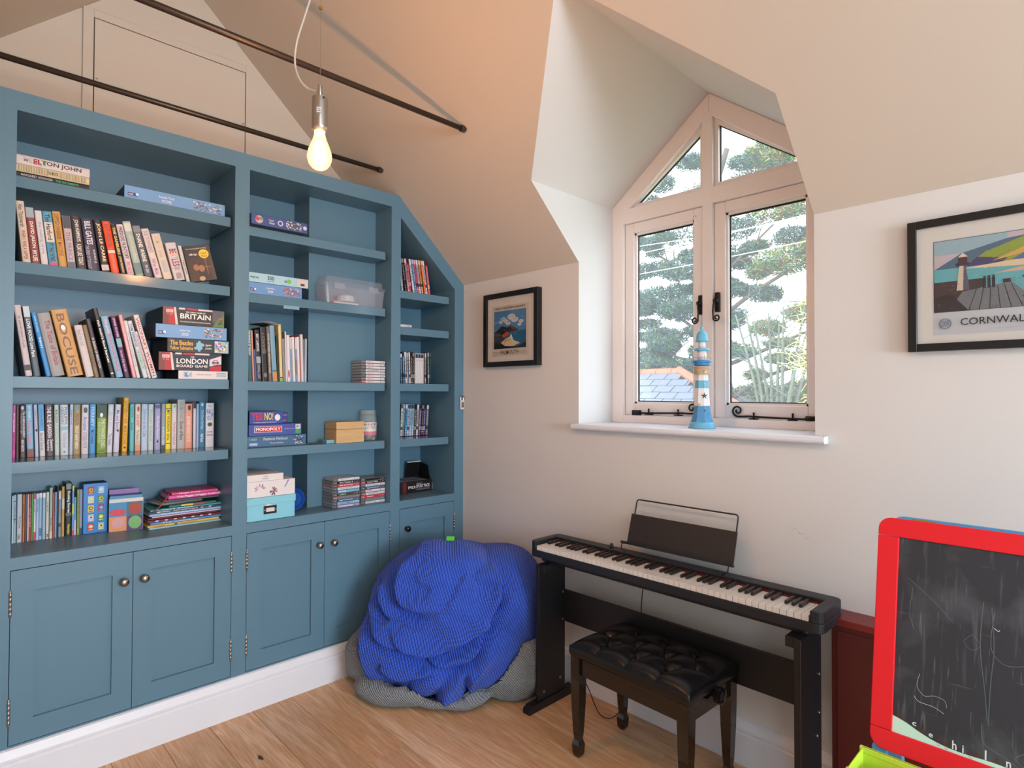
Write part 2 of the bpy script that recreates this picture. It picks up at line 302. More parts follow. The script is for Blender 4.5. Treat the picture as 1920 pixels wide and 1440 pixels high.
ROWS = {
 'r1': (-0.05, 1.93, 0.15, 'book', [
  (-2.0717, 0.1044, 0.0244, 0.2271, (206, 190, 172), 'cream hardback with red lettering',[('Alan Titchmarsh', (60, 60, 70), 0.05, 0.42), ('WHEN I WAS A NIPPER', (150, 60, 55), 0.47, 0.95)]),
  (-2.0453, 0.112, 0.0266, 0.2094, (128, 60, 58), 'maroon hardback with white capitals',[('DAVID JASON', (235, 225, 215), 0.25, 0.72), ('MY LIFE', (235, 225, 215), 0.76, 0.95)], [(0.0, 0.18, (150, 165, 175))]),
  (-2.0166, 0.1181, 0.0214, 0.2027, (205, 203, 205), 'white spined book with worn top',[('the making of me', (150, 150, 160), 0.2, 0.8)]),
  (-1.9931, 0.1212, 0.029, 0.2055, (82, 150, 178), 'blue book with cream middle band',[('Tim Harford', (25, 25, 30), 0.05, 0.52), ('FIFTY THINGS THAT MADE', (25, 40, 60), 0.58, 0.92)], [(0.2, 0.56, (210, 198, 180)), (0.94, 1, (205, 70, 120))]),
  (-1.9625, 0.1199, 0.0251, 0.212, (196, 148, 72), 'gold hardback with brown lettering',[('DIPPED IN GOLD', (120, 75, 30), 0.05, 0.5), ('A GREAT MACHINE', (150, 80, 35), 0.3, 0.8)]),
  (-1.9352, 0.1082, 0.0255, 0.2011, (190, 172, 172), 'pinkish grey book with a portrait at the top',[('THE PRINCE', (110, 130, 160), 0.3, 0.85)], [(0, 0.24, (70, 75, 80)), (0.88, 1, (90, 100, 110))]),
  (-1.9065, 0.1218, 0.032, 0.2065, (42, 38, 42), 'black hardback with small white capitals',[('JOHN HUMPHRYS', (225, 220, 215), 0.07, 0.48), ('A DAY LIKE TODAY', (225, 220, 215), 0.52, 0.92)]),
  (-1.8711, 0.1367, 0.0398, 0.2034, (38, 40, 66), 'thick navy hardback with large pale capitals',[('BILL GATES', (215, 215, 225), 0.05, 0.5), ('BUSINESS @', (200, 200, 215), 0.6, 0.86, 0.62, 0.2), ('THE SPEED OF THOUGHT', (170, 170, 190), 0.52, 0.97, 0.05, 0.3)]),
  (-1.8266, 0.1555, 0.0281, 0.2053, (24, 20, 22), 'black hardback with gold and white capitals',[('JOHN LE CARRE', (225, 205, 165), 0.06, 0.8)], [(0.86, 0.97, (190, 185, 180))]),
  (-1.7938, 0.1764, 0.0275, 0.2062, (226, 74, 30), 'bright orange hardback',[('KATE ATKINSON', (120, 45, 25), 0.06, 0.5), ('HUMAN CROQUET', (200, 120, 90), 0.66, 0.95)], [(0.56, 0.61, (200, 205, 200))]),
  (-1.7614, 0.1988, 0.0197, 0.2017, (38, 30, 28), 'dark brown paperback with yellow capitals',[('THE GAMBLERS', (230, 205, 120), 0.06, 0.6), ('JOHN PEARSON', (230, 205, 120), 0.64, 0.96)]),
  (-1.7384, 0.213, 0.0238, 0.2048, (200, 188, 196), 'pale pink paperback with black and red lettering',[('FREDDIE FLINTOFF', (40, 40, 48), 0.05, 0.68), ('BEING FREDDIE', (200, 70, 70), 0.74, 0.97)]),
  (-1.7084, 0.233, 0.0286, 0.223, (160, 175, 165), 'pale green hardback with a tree drawing',[('the whistling season', (190, 200, 190), 0.25, 0.7)], [(0.03, 0.18, (195, 205, 195)), (0.76, 0.97, (95, 130, 130))]),
  (-1.6767, 0.2436, 0.0301, 0.2108, (74, 84, 98), 'slate blue hardback with cream capitals',[('SHANE', (230, 225, 205), 0.15, 0.42), ('WARNE', (230, 225, 205), 0.45, 0.7), ('No Spin', (190, 195, 205), 0.77, 0.92)], [(0, 0.13, (120, 125, 135))]),
  (-1.6386, 0.2703, 0.0283, 0.207, (207, 194, 186), 'cream hardback with violet script',[('SUE TOWNSEND', (130, 135, 160), 0.05, 0.48), ('Adrian Mole', (165, 95, 195), 0.6, 0.93)]),
  (-1.6056, 0.2674, 0.0335, 0.1925, (204, 192, 176), 'beige hardback with faint blue lettering',[('GERMAINE', (190, 178, 160), 0.06, 0.33), ('the female', (170, 165, 150), 0.36, 0.52), ('ALAN BAKER', (140, 165, 190), 0.58, 0.85)]),
  (-1.5647, 0.2499, 0.0422, 0.1611, (196, 188, 192), 'thick white hardback with rainbow capitals',[('BEATLES', None, 0.16, 0.63), ('BOOK', (120, 110, 115), 0.65, 0.72), ('HUNTER DAVIES', (120, 110, 115), 0.8, 0.95)]),
  (-1.5167, 0.2448, 0.0141, 0.1578, (198, 192, 188), 'slim white paperback with grey lettering',[('Nigel Slater', (90, 90, 95), 0.4, 0.8)]),
 ]),
 'r2': (-0.05, 1.507, 0.17, 'book', [
  (-2.0585, 0.1429, 0.0204, 0.2642, (198, 186, 188), 'pale pink hardback at the far left end',[('the unknown history of books', (110, 105, 110), 0.15, 0.6)], [(0.84, 0.92, (60, 60, 60))]),
  (-2.0344, 0.1421, 0.021, 0.262, (78, 94, 104), 'slate hardback with a torn white top',[('LOVE FOOD', (225, 228, 230), 0.18, 0.5), ('Love Paris', (225, 228, 230), 0.52, 0.72)], [(0, 0.15, (190, 205, 215))]),
  (-1.9976, 0.1978, 0.0157, 0.2436, (48, 132, 198), 'bright blue cookbook with white lettering',[('secret of cooking', (150, 200, 235), 0.05, 0.3), ('Tonight at 8', (235, 240, 245), 0.38, 0.55)]),
  (-1.9798, 0.2039, 0.0399, 0.2427, (150, 148, 146), 'thick grey hardback with red serif lettering',[('The Taste of Britain', (150, 58, 60), 0.12, 0.83, 0.42, 0.4)]),
  (-1.9307, 0.2186, 0.0494, 0.2597, (196, 150, 88), 'very thick kraft brown book with outlined capitals',[('BOCUSE', (128, 88, 44), 0.06, 0.97)], [(0.21, 0.31, (235, 232, 228), 0.35, 0.3)]),
  (-1.8725, 0.2057, 0.026, 0.2054, (200, 192, 192), 'short pale hardback',[('feed the fish', (150, 150, 155), 0.08, 0.4)]),
  (-1.8451, 0.2102, 0.0158, 0.2091, (120, 100, 66), 'slim olive brown book',[('tea and taste', (80, 70, 60), 0.5, 0.8)]),
  (-1.8269, 0.2191, 0.0164, 0.2354, (50, 42, 46), 'slim dark brown book with white capitals',[('IN SEARCH OF PERFECTION', (205, 200, 200), 0.32, 0.84)]),
  (-1.7922, 0.2305, 0.0167, 0.2812, (30, 28, 28), 'tall black book with white lowercase lettering',[("rick stein's food heroes", (240, 240, 240), 0.17, 0.78)], [(0.93, 0.95, (230, 230, 230), 0.2, 0.6)]),
  (-1.773, 0.2272, 0.0249, 0.2498, (124, 172, 200), 'light blue book with pink lettering',[('the great', (230, 170, 170), 0.05, 0.27), ('British book of baking', (205, 90, 100), 0.29, 0.9)]),
  (-1.7434, 0.2115, 0.0193, 0.2532, (72, 28, 72), 'purple book with a portrait band',[('JAMIE OLIVER', (205, 180, 210), 0.03, 0.34), ('the return of the naked chef', (190, 160, 195), 0.55, 0.9)], [(0.36, 0.5, (120, 170, 185))]),
  (-1.7153, 0.2059, 0.0124, 0.2617, (222, 160, 168), 'slim pink book',[('the pink baking book', (235, 220, 220), 0.3, 0.8)]),
  (-1.7012, 0.2111, 0.0131, 0.2391, (205, 205, 202), 'slim white book with pale green edge',[('simple suppers', (150, 160, 190), 0.2, 0.8)]),
  (-1.6771, 0.2561, 0.0167, 0.2415, (196, 206, 216), 'white book with blue and green capitals',[('TOM KERRIDGE', (30, 80, 140), 0.05, 0.45), ('THE DOPAMINE DIET', (90, 170, 90), 0.5, 0.85)]),
  (-1.6584, 0.2651, 0.009, 0.1991, (206, 202, 206), 'narrow short white book with red capitals',[('NEVER BE LATE TO AN EARLY ONE', (190, 60, 80), 0.06, 0.8)]),
  (-1.6453, 0.269, 0.0197, 0.2695, (212, 206, 206), 'white book with large red capitals leaning last',[('VISIONARY WOMEN', (178, 40, 52), 0.04, 0.97)]),
 ]),
 'r3': (-0.2, 1.192, 0.13, 'book', [
  (-2.083, 0, 0.0096, 0.2066, (196, 72, 150), 'magenta paperback at the far left end',[('the haunted', (235, 225, 235), 0.15, 0.5), ('LEE CHILD', (120, 20, 80), 0.52, 0.85)]),
  (-2.0718, 0.0068, 0.01, 0.2054, (58, 10, 14), 'dark red paperback in shadow', []),
  (-2.0598, 0.0158, 0.0189, 0.2053, (72, 50, 50), 'dark brown paperback with a white moon',[('The CURIOUS INCIDENT', (220, 215, 210), 0.12, 0.62, 0.5, 0.4), ('of the dog in the night', (170, 165, 160), 0.15, 0.55, 0.12, 0.25), ('MARK HADDON', (225, 220, 215), 0.66, 0.88)], [(0.02, 0.09, (210, 210, 205), 0.25, 0.45)]),
  (-2.0375, 0.0332, 0.0212, 0.2077, (132, 184, 214), 'light blue paperback with an orange foot',[('Jill Mansell', (210, 225, 230), 0.03, 0.25), ('Take a Chance', (220, 110, 130), 0.3, 0.78)], [(0.84, 1, (140, 84, 56))]),
  (-2.0129, 0.0357, 0.0112, 0.207, (184, 192, 216), 'pale lavender paperback with a black blob',[('HARPER LEE', (200, 120, 150), 0.1, 0.45)], [(0.46, 0.52, (35, 35, 45), 0.3, 0.6)]),
  (-1.9983, 0.0388, 0.0174, 0.2073, (214, 214, 214), 'paperback blue above and white below',[('JONATHAN FRANZEN', (40, 120, 180), 0.08, 0.42), ('Sacred Games', (110, 110, 120), 0.54, 0.88)], [(0, 0.51, (78, 162, 214))]),
  (-1.9783, 0.0349, 0.0264, 0.207, (82, 64, 74), 'thick plum paperback with white capitals',[('THE ROSE GARDEN', (228, 224, 228), 0.05, 0.64), ('Susanna', (230, 228, 230), 0.68, 0.9, 0.55, 0.35), ('Kearsley', (230, 228, 230), 0.68, 0.9, 0.08, 0.35)]),
  (-1.951, 0.0231, 0.0152, 0.2057, (190, 206, 196), 'pale green paperback with a yellow foot',[('MICHAEL CRICHTON', (60, 80, 90), 0.1, 0.35), ('NEXT', (170, 190, 180), 0.4, 0.8)]),
  (-1.9332, 0.0193, 0.0271, 0.2055, (202, 206, 210), 'thick white paperback with blue grey capitals',[('PHILIPPA', (110, 140, 160), 0.05, 0.4, 0.5, 0.38), ('GREGORY', (110, 140, 160), 0.05, 0.4, 0.08, 0.38), ('The Other Queen', (150, 170, 195), 0.55, 0.85)], [(0.43, 0.5, (130, 185, 210)), (0.91, 0.95, (70, 150, 180), 0.35, 0.25)]),
  (-1.9042, 0, 0.011, 0.206, (180, 194, 212), 'narrow pale blue paperback',[('Virginia Woolf', (60, 90, 150), 0.1, 0.4)]),
  (-1.8919, 0, 0.0241, 0.2054, (168, 142, 94), 'olive tan paperback with brown and white capitals',[('PHILIP ROTH', (100, 75, 45), 0.18, 0.4), ('THE PLOT AGAINST AMERICA', (230, 225, 210), 0.42, 0.88)], [(0.02, 0.13, (110, 150, 175), 0.2, 0.5)]),
  (-1.8649, 0, 0.0241, 0.205, (212, 204, 208), 'white paperback with violet lettering',[('Annabel', (110, 105, 190), 0.24, 0.52), ('KATHLEEN WINTER', (140, 140, 150), 0.55, 0.88)], [(0.05, 0.17, (60, 85, 90), 0.25, 0.55)]),
  (-1.838, 0, 0.0223, 0.2059, (74, 148, 206), 'sky blue paperback with white and navy script',[('FERNEY', (180, 210, 235), 0.05, 0.45), ('McCormack', (30, 60, 110), 0.52, 0.8)]),
  (-1.8126, 0, 0.0344, 0.2048, (128, 158, 54), 'thick lime green paperback with a dark green top',[("THE STRANGER'S CHILD", (215, 225, 190), 0.3, 0.88, 0.45, 0.4), ('ALAN HOLLINGHURST', (190, 205, 150), 0.35, 0.8, 0.08, 0.3), ('PICADOR', (50, 60, 20), 0.93, 0.97)], [(0, 0.27, (48, 72, 62)), (0.17, 0.26, (235, 235, 235), 0.3, 0.3)]),
  (-1.7768, -0.022, 0.0193, 0.2045, (208, 210, 220), 'white paperback next to the lime green one',[('Sarah Jio', (170, 180, 200), 0.15, 0.45), ('The Violets', (110, 115, 140), 0.6, 0.85)]),
  (-1.7535, -0.0309, 0.0204, 0.2042, (204, 204, 218), 'white paperback with small flowers',[('Me and Emma', (120, 120, 170), 0.12, 0.55)], [(0.52, 0.57, (40, 50, 60), 0.4, 0.4)]),
  (-1.7225, -0.022, 0.0193, 0.2332, (230, 172, 36), 'tall bright yellow paperback',[('DOCTORS AT WAR', (150, 100, 30), 0.06, 0.48), ('MARK DE ROND', (150, 100, 30), 0.52, 0.86)], [(0.9, 0.94, (50, 45, 30), 0.3, 0.4)]),
  (-1.6939, 0, 0.0165, 0.2049, (96, 180, 190), 'turquoise paperback',[('Thomas Hardy', (40, 100, 115), 0.05, 0.28), ('Poems', (30, 90, 105), 0.4, 0.55)]),
  (-1.6743, 0, 0.0209, 0.2047, (216, 208, 190), 'cream paperback with red lettering',[('LAURA BARNETT', (205, 70, 85), 0.22, 0.48), ('The Versions of Us', (120, 120, 130), 0.55, 0.85)], [(0.04, 0.16, (180, 40, 45), 0.35, 0.4), (0.86, 1, (222, 150, 100))]),
  (-1.6503, 0, 0.0248, 0.2044, (178, 196, 216), 'pale blue paperback with white script',[('Summer at the Cafe', (120, 150, 190), 0.1, 0.7)]),
  (-1.6242, 0, 0.0202, 0.2041, (190, 206, 202), 'pale grey green paperback',[('Winter Solstice', (150, 170, 165), 0.1, 0.8)]),
  (-1.5995, 0, 0.0233, 0.2058, (160, 160, 200), 'lavender paperback with a dark flower pattern',[('The Essex Serpent', (215, 215, 235), 0.25, 0.75)], [(0.02, 0.1, (90, 90, 140)), (0.79, 0.84, (30, 30, 60), 0.35, 0.3)]),
  (-1.5736, 0, 0.0159, 0.2055, (146, 158, 172), 'narrow grey blue paperback',[('A FATAL TIDE', (225, 228, 235), 0.5, 0.9)], [(0.88, 1, (70, 78, 84))]),
  (-1.5565, 0, 0.0218, 0.2054, (238, 216, 40), 'bright yellow and black paperback',[('MAY WE BORROW', (60, 55, 20), 0.14, 0.62), ('A.M. Homes', (90, 85, 30), 0.65, 0.8)], [(0.1, 0.115, (30, 30, 20)), (0.86, 0.875, (30, 30, 20))]),
  (-1.5329, 0, 0.0212, 0.2051, (212, 206, 210), 'white paperback with red rings',[('The Pursuit of Happiness', (205, 100, 130), 0.4, 0.9)], [(0.03, 0.08, (100, 180, 90), 0.3, 0.45)]),
  (-1.5099, 0, 0.032, 0.2243, (178, 176, 174), 'tall pale grey paperback',[('Queen of Bees', (70, 70, 60), 0.44, 0.82), ('IAN McEWAN', (150, 150, 150), 0.04, 0.4)]),
  (-1.4773, 0, 0.03, 0.2045, (228, 154, 128), 'salmon pink paperback',[('IAN RANKIN', (240, 220, 210), 0.28, 0.5), ('RESURRECTION MEN', (240, 215, 205), 0.52, 0.85)], [(0.03, 0.15, (40, 25, 25), 0.35, 0.4)]),
  (-1.4431, 0, 0.0118, 0.2124, (206, 206, 212), 'slim white paperback with a black top', [], [(0, 0.14, (20, 20, 24))]),
  (-1.4302, 0, 0.0102, 0.2045, (150, 180, 214), 'very slim pale blue paperback', []),
  (-1.4178, 0, 0.0246, 0.2134, (58, 122, 162), 'blue paperback with white lettering',[('The Silver Darlings', (160, 200, 220), 0.18, 0.6), ('Neil Gunn', (235, 235, 240), 0.7, 0.88)], [(0.03, 0.1, (190, 210, 220), 0.3, 0.4)]),
  (-1.3896, 0, 0.0367, 0.2067, (212, 210, 214), 'white paperback with big blue capitals',[('H', None, 0, 0)], [(0.44, 0.53, (70, 70, 66), 0.2, 0.6)]),
 ]),
 'r4': (-0.265, 0.851, 0.082, 'book', [
  (-2.0759, 0, 0.0039, 0.1871, (225, 225, 225), 'very slim white book at the far left end', []),
  (-2.0714, 0, 0.0087, 0.1897, (150, 188, 206), 'pale blue book with dark stripes',[('a little history', (50, 80, 110), 0.2, 0.6)], [(0.12, 0.14, (60, 90, 110)), (0.5, 0.52, (60, 90, 110))]),
  (-2.0607, 0, 0.0159, 0.1904, (196, 198, 206), 'thick pale grey book with small black lettering',[('The Tiny Seed', (90, 90, 100), 0.45, 0.7), ('Carle', (30, 30, 40), 0.83, 0.93)]),
  (-2.0431, 0, 0.0067, 0.1883, (198, 108, 48), 'slim orange book',[('BIG BEAR LITTLE BEAR', (130, 60, 25), 0.2, 0.7)]),
  (-2.0358, 0, 0.0064, 0.1879, (50, 80, 100), 'slim teal navy book', []),
  (-2.0287, 0, 0.0055, 0.1876, (226, 178, 176), 'slim pale pink book', []),
  (-2.0226, 0, 0.006, 0.189, (156, 66, 58), 'slim brick red book',[('the snail', (220, 190, 170), 0.3, 0.7)]),
  (-2.016, 0, 0.0066, 0.1883, (74, 150, 46), 'slim green book', []),
  (-2.0088, 0, 0.0069, 0.1884, (214, 214, 222), 'slim white book with magenta ends',[('charlie cook', (80, 90, 120), 0.15, 0.4)], [(0, 0.12, (210, 50, 130)), (0.82, 1, (215, 50, 130))]),
  (-2.0012, 0, 0.0087, 0.1876, (176, 200, 220), 'pale blue annual, first of three alike',[('ROALD DAHL', (60, 90, 140), 0.12, 0.4)], [(0, 0.1, (225, 225, 225))]),
  (-1.9919, 0, 0.0098, 0.1885, (150, 180, 208), 'pale blue annual with a blue foot', [], [(0.75, 0.92, (80, 120, 170)), (0, 0.1, (220, 222, 225))]),
  (-1.9813, 0, 0.01, 0.1884, (156, 184, 200), 'grey blue annual beside the cream one', [], [(0, 0.1, (225, 225, 225))]),
  (-1.9695, 0, 0.0095, 0.1902, (208, 206, 196), 'cream book with black foot lettering',[('The Tiger Who', (60, 60, 60), 0.2, 0.42), ('R', (30, 30, 30), 0.9, 0.98)]),
  (-1.9585, 0, 0.0094, 0.2069, (160, 180, 164), 'tall pale green book',[('Barney', (50, 60, 60), 0.6, 0.75)], [(0.86, 1, (215, 205, 170))]),
  (-1.9481, 0, 0.0057, 0.1866, (200, 72, 58), 'slim red book', []),
  (-1.9415, 0, 0.0071, 0.187, (112, 160, 196), 'slim mid blue book', []),
  (-1.9337, 0, 0.0043, 0.2053, (30, 30, 34), 'slim tall black book', []),
  (-1.9288, 0, 0.0089, 0.191, (140, 146, 150), 'grey book with white patches', [], [(0.02, 0.18, (205, 205, 210)), (0.7, 0.78, (60, 70, 75))]),
  (-1.9186, 0, 0.0096, 0.2068, (190, 146, 72), 'tall tan book', [], [(0.24, 0.45, (196, 192, 182))]),
  (-1.9065, 0, 0.0217, 0.2204, (34, 42, 40), 'thick black book with white and yellow lettering',[('Exciting Stories', (240, 240, 240), 0.16, 0.56), ('Hamlyn', (225, 215, 60), 0.78, 0.96)], [(0.02, 0.12, (120, 140, 135), 0.1, 0.8), (0.56, 0.62, (90, 110, 85))]),
  (-1.8838, 0, 0.0065, 0.2072, (120, 160, 214), 'slim blue book with yellow panels', [], [(0, 0.1, (225, 205, 90)), (0.36, 0.58, (230, 215, 60)), (0.9, 1, (220, 60, 60))]),
  (-1.8766, 0, 0.007, 0.1578, (84, 160, 206), 'short slim blue and white book', [], [(0.6, 1, (190, 200, 225))]),
  (-1.8673, 0, 0.0087, 0.1894, (150, 162, 92), 'olive green book',[('A WIND IN THE WILLOWS', (80, 90, 40), 0.1, 0.85)]),
  (-1.858, 0, 0.0097, 0.1884, (150, 158, 172), 'grey blue book beside the blue slipcase', [], [(0.86, 1, (60, 66, 90))]),
 ]),
 'r5': (-0.06, 1.502, 0.17, 'book', [
  (-1.2491, 0.0346, 0.0185, 0.2658, (40, 90, 96), 'teal paperback at the left end',[('THE RINGING OF THE DAY', (215, 225, 205), 0.1, 0.55)]),
  (-1.2273, 0.0489, 0.0081, 0.2404, (214, 140, 124), 'slim salmon book', []),
  (-1.2182, 0.0552, 0.0091, 0.1509, (70, 92, 140), 'short blue book', []),
  (-1.2081, 0.0594, 0.0232, 0.2441, (28, 30, 40), 'black book with a pale photo band',[('BEST CAMPSITES', (215, 215, 215), 0.08, 0.42), ('CORNWALL COAST', (170, 170, 175), 0.66, 0.95)], [(0.52, 0.65, (150, 165, 175))]),
  (-1.1824, 0.0586, 0.027, 0.2587, (34, 30, 32), 'thick black book with grey photographs',[('A SCRAPBOOK', (120, 115, 110), 0.1, 0.5)], [(0.4, 0.48, (80, 80, 80)), (0.84, 0.93, (120, 115, 110), 0.25, 0.6)]),
  (-1.1525, 0.0547, 0.0156, 0.2619, (104, 96, 90), 'grey brown book with cream capitals',[('GOOD NATURED WRITING AT HOME', (210, 200, 180), 0.12, 0.85)]),
  (-1.1335, 0.0679, 0.0236, 0.2701, (112, 156, 180), 'pale blue book with a tan foot', [], [(0.8, 0.82, (40, 100, 125)), (0.83, 1, (190, 140, 84))]),
  (-1.1092, 0.0527, 0.0099, 0.2242, (38, 46, 26), 'slim dark green book', []),
  (-1.0985, 0.0447, 0.014, 0.2792, (214, 196, 140), 'tall cream yellow book with a green foot', [], [(0.92, 0.94, (30, 30, 30)), (0.95, 1, (90, 190, 90))]),
  (-1.0837, 0.0444, 0.0136, 0.2438, (132, 130, 132), 'grey book with a black top', [], [(0, 0.14, (20, 18, 18))]),
  (-1.069, 0.0349, 0.0062, 0.2461, (208, 208, 212), 'tall slim white magazine', []),
  (-1.0618, 0.0384, 0.0156, 0.2292, (212, 212, 216), 'white magazine with red letters at its foot', [], [(0.74, 0.92, (180, 40, 40), 0.2, 0.5)]),
  (-1.0452, 0.0419, 0.0099, 0.2187, (120, 150, 190), 'slim blue and white magazine', [], [(0, 0.26, (200, 195, 195))]),
  (-1.0342, 0.044, 0.0126, 0.2218, (214, 212, 210), 'cream white magazine', []),
  (-1.0205, 0.0324, 0.01, 0.2203, (126, 146, 176), 'second slim blue and white magazine', [], [(0, 0.26, (205, 200, 200)), (0.5, 0.85, (130, 120, 100))]),
  (-1.0094, 0.0375, 0.0122, 0.2238, (212, 212, 214), 'white magazine beside the red one', []),
  (-0.9964, 0.0389, 0.0045, 0.236, (170, 80, 90), 'thin red edged magazine', []),
  (-0.991, 0.0331, 0.0131, 0.2379, (196, 204, 204), 'pale floral magazine', []),
  (-0.9773, 0.026, 0.006, 0.2129, (120, 150, 175), 'thin blue pocket guide', []),
  (-0.9707, 0, 0.006, 0.2173, (214, 212, 212), 'thin white leaflet at the right end', []),
 ]),
 'd1': (-0.05, 2.026, 0.12, 'dvd', [
  (-0.4145, 0.0942, 0.0138, 0.1893, (150, 165, 175), 'grey spined disc case',[('DISC', None, 0, 0)]),
  (-0.3865, 0.1525, 0.0138, 0.1917, (40, 34, 28), 'black spined disc case',[('DISC', None, 0, 0)]),
  (-0.3696, 0.1527, 0.0139, 0.1927, (180, 130, 170), 'mauve spined disc case',[('DISC', None, 0, 0)]),
  (-0.3548, 0.1472, 0.014, 0.1934, (150, 50, 52), 'crimson spined disc case',[('DISC', None, 0, 0)]),
  (-0.3341, 0.1648, 0.0141, 0.1949, (190, 210, 225), 'pale blue spined disc case',[('DISC', None, 0, 0)]),
  (-0.318, 0.1592, 0.0142, 0.1958, (70, 120, 165), 'mid blue spined disc case',[('DISC', None, 0, 0)]),
  (-0.303, 0.1596, 0.0133, 0.1963, (200, 80, 120), 'pink spined disc case',[('DISC', None, 0, 0)]),
  (-0.2888, 0.1541, 0.0144, 0.197, (170, 172, 190), 'silver spined disc case',[('DISC', None, 0, 0)]),
  (-0.2736, 0.1485, 0.0134, 0.1975, (205, 145, 70), 'amber spined disc case',[('DISC', None, 0, 0)]),
  (-0.2558, 0.1606, 0.0146, 0.1987, (215, 90, 50), 'orange spined disc case',[('DISC', None, 0, 0)]),
  (-0.2404, 0.1552, 0.0124, 0.199, (170, 190, 200), 'pale grey spined disc case',[('DISC', None, 0, 0)]),
  (-0.2271, 0.1435, 0.0148, 0.1998, (205, 70, 75), 'red spined disc case',[('DISC', None, 0, 0)]),
 ]),
 'd2': (-0.05, 1.502, 0.12, 'dvd', [
  (-0.4149, 0.0318, 0.0112, 0.1717, (40, 90, 120), 'dark blue spined disc case', []),
  (-0.3962, 0.0404, 0.0104, 0.1807, (60, 130, 190), 'bright blue spined disc case', []),
  (-0.3833, 0.0508, 0.0111, 0.1827, (205, 200, 205), 'red topped white spined disc case', []),
  (-0.3696, 0.0428, 0.0098, 0.1793, (140, 180, 215), 'pale blue spined disc case', []),
  (-0.3565, 0.038, 0.0115, 0.1814, (200, 200, 198), 'white spined disc case', []),
  (-0.3427, 0.0262, 0.0109, 0.1821, (60, 66, 70), 'charcoal spined disc case', []),
  (-0.3294, 0.0262, 0.01, 0.1828, (30, 28, 30), 'black spined disc case', []),
  (-0.2484, 0, 0.0114, 0.1828, (150, 146, 140), 'brown patterned spined disc case', []),
  (-0.2284, 0.017, 0.0111, 0.1865, (70, 110, 120), 'teal patterned spined disc case', []),
  (-0.2159, 0, 0.0056, 0.1872, (20, 30, 36), 'narrow black spined disc case', []),
 ]),
 'd3': (-0.21, 1.187, 0.12, 'dvd', [
  (-0.3125, -0.0389, 0.0153, 0.1964, (210, 210, 200), 'ivory spined disc case', []),
  (-0.2964, -0.0407, 0.0154, 0.1959, (70, 130, 150), 'teal spined disc case', []),
  (-0.2802, -0.0425, 0.0155, 0.1953, (90, 160, 210), 'sky blue spined disc case', []),
  (-0.2639, -0.0443, 0.0156, 0.1947, (190, 190, 215), 'lilac spined disc case', []),
  (-0.2475, -0.0461, 0.0157, 0.1941, (150, 200, 220), 'pale aqua spined disc case', []),
  (-0.231, -0.048, 0.0158, 0.1935, (150, 190, 215), 'powder blue spined disc case', []),
  (-0.2144, -0.0499, 0.0159, 0.1929, (60, 60, 66), 'charcoal spined disc case', []),
  (-0.1977, -0.0519, 0.016, 0.1923, (190, 185, 190), 'silver spined disc case', []),
  (-0.1809, -0.0539, 0.0161, 0.1917, (110, 80, 130), 'purple spined disc case', []),
  (-0.1639, -0.0559, 0.0162, 0.191, (24, 24, 28), 'black spined disc case', []),
  (-0.1469, -0.0579, 0.0163, 0.1904, (60, 70, 110), 'indigo spined disc case', []),
  (-0.1297, -0.06, 0.0165, 0.1898, (130, 120, 130), 'dusty mauve spined disc case', []),
 ]),
}
# ---------------------------------------------------------------- room shell
XE, YW, RIDGE_Y, RIDGE_Z, EAVE = 6.8, -2.95, -1.473, 3.495, 2.106
WX0, WX1, WY, SZ = .902, 2.008, .275, 1.27          # window recess, frame plane, underside of sill
DZ, DR, DYs, DYr = 2.430, 2.857, -.3436, -.7964     # dormer springing and ridge, and where they meet the slope
def zs(y): return EAVE-.943*y
# floor: slab with oak planks laid along x
fl = struct(MB().box(-.37, XE, YW, 0, -.06, -.012).build('floor', mat('subfloor', (70, 55, 42), .9)))
PL = {}
def plank(L, W):
    k = (round(L, 2), W)
    if k not in PL:
        b = MB(); c = .0012
        b.prism([(0, 0), (W, 0), (W, .012-c), (W-c, .012), (c, .012), (0, .012-c)], 'x', 0, L)
        me = bpy.data.meshes.new('plank'); b.bm.to_mesh(me); b.bm.free(); me.materials.append(OAK); PL[k] = me
    return PL[k]
rnd = random.Random(3)
ends = {4: [.80], 3: [.02+.27], 5: [1.05], 6: [.33], 7: [.14]}
y = -.0; row = 0; ys = [-.0]
yy = -.168
ys += [-.168-.18*i for i in range(16)]+[YW]
for j in range(len(ys)-1):
    y1, y0 = ys[j], ys[j+1]
    if y1-y0 < .03: continue
    x = 0.0 if y0 > -2.96 else 0
    first = rnd.choice([.4, .6, .9, 1.2, 1.5, 1.8])
    if j in (4,): first = 1.9
    if j == 5: first = .72
    if j == 6: first = 1.7
    if j == 7: first = .62
    if j == 8: first = .34
    xs = [0, first]
    while xs[-1] < XE: xs.append(xs[-1]+rnd.choice([1.2, 1.5, 1.8, 2.0]))
    xs[-1] = XE
    for a, b in zip(xs, xs[1:]):
        if b-a < .05: continue
        o = link('plank', plank(round(b-a-.0012, 2), round(y1-y0-.0012, 4)), fl, loc=(a, y0, -.012))
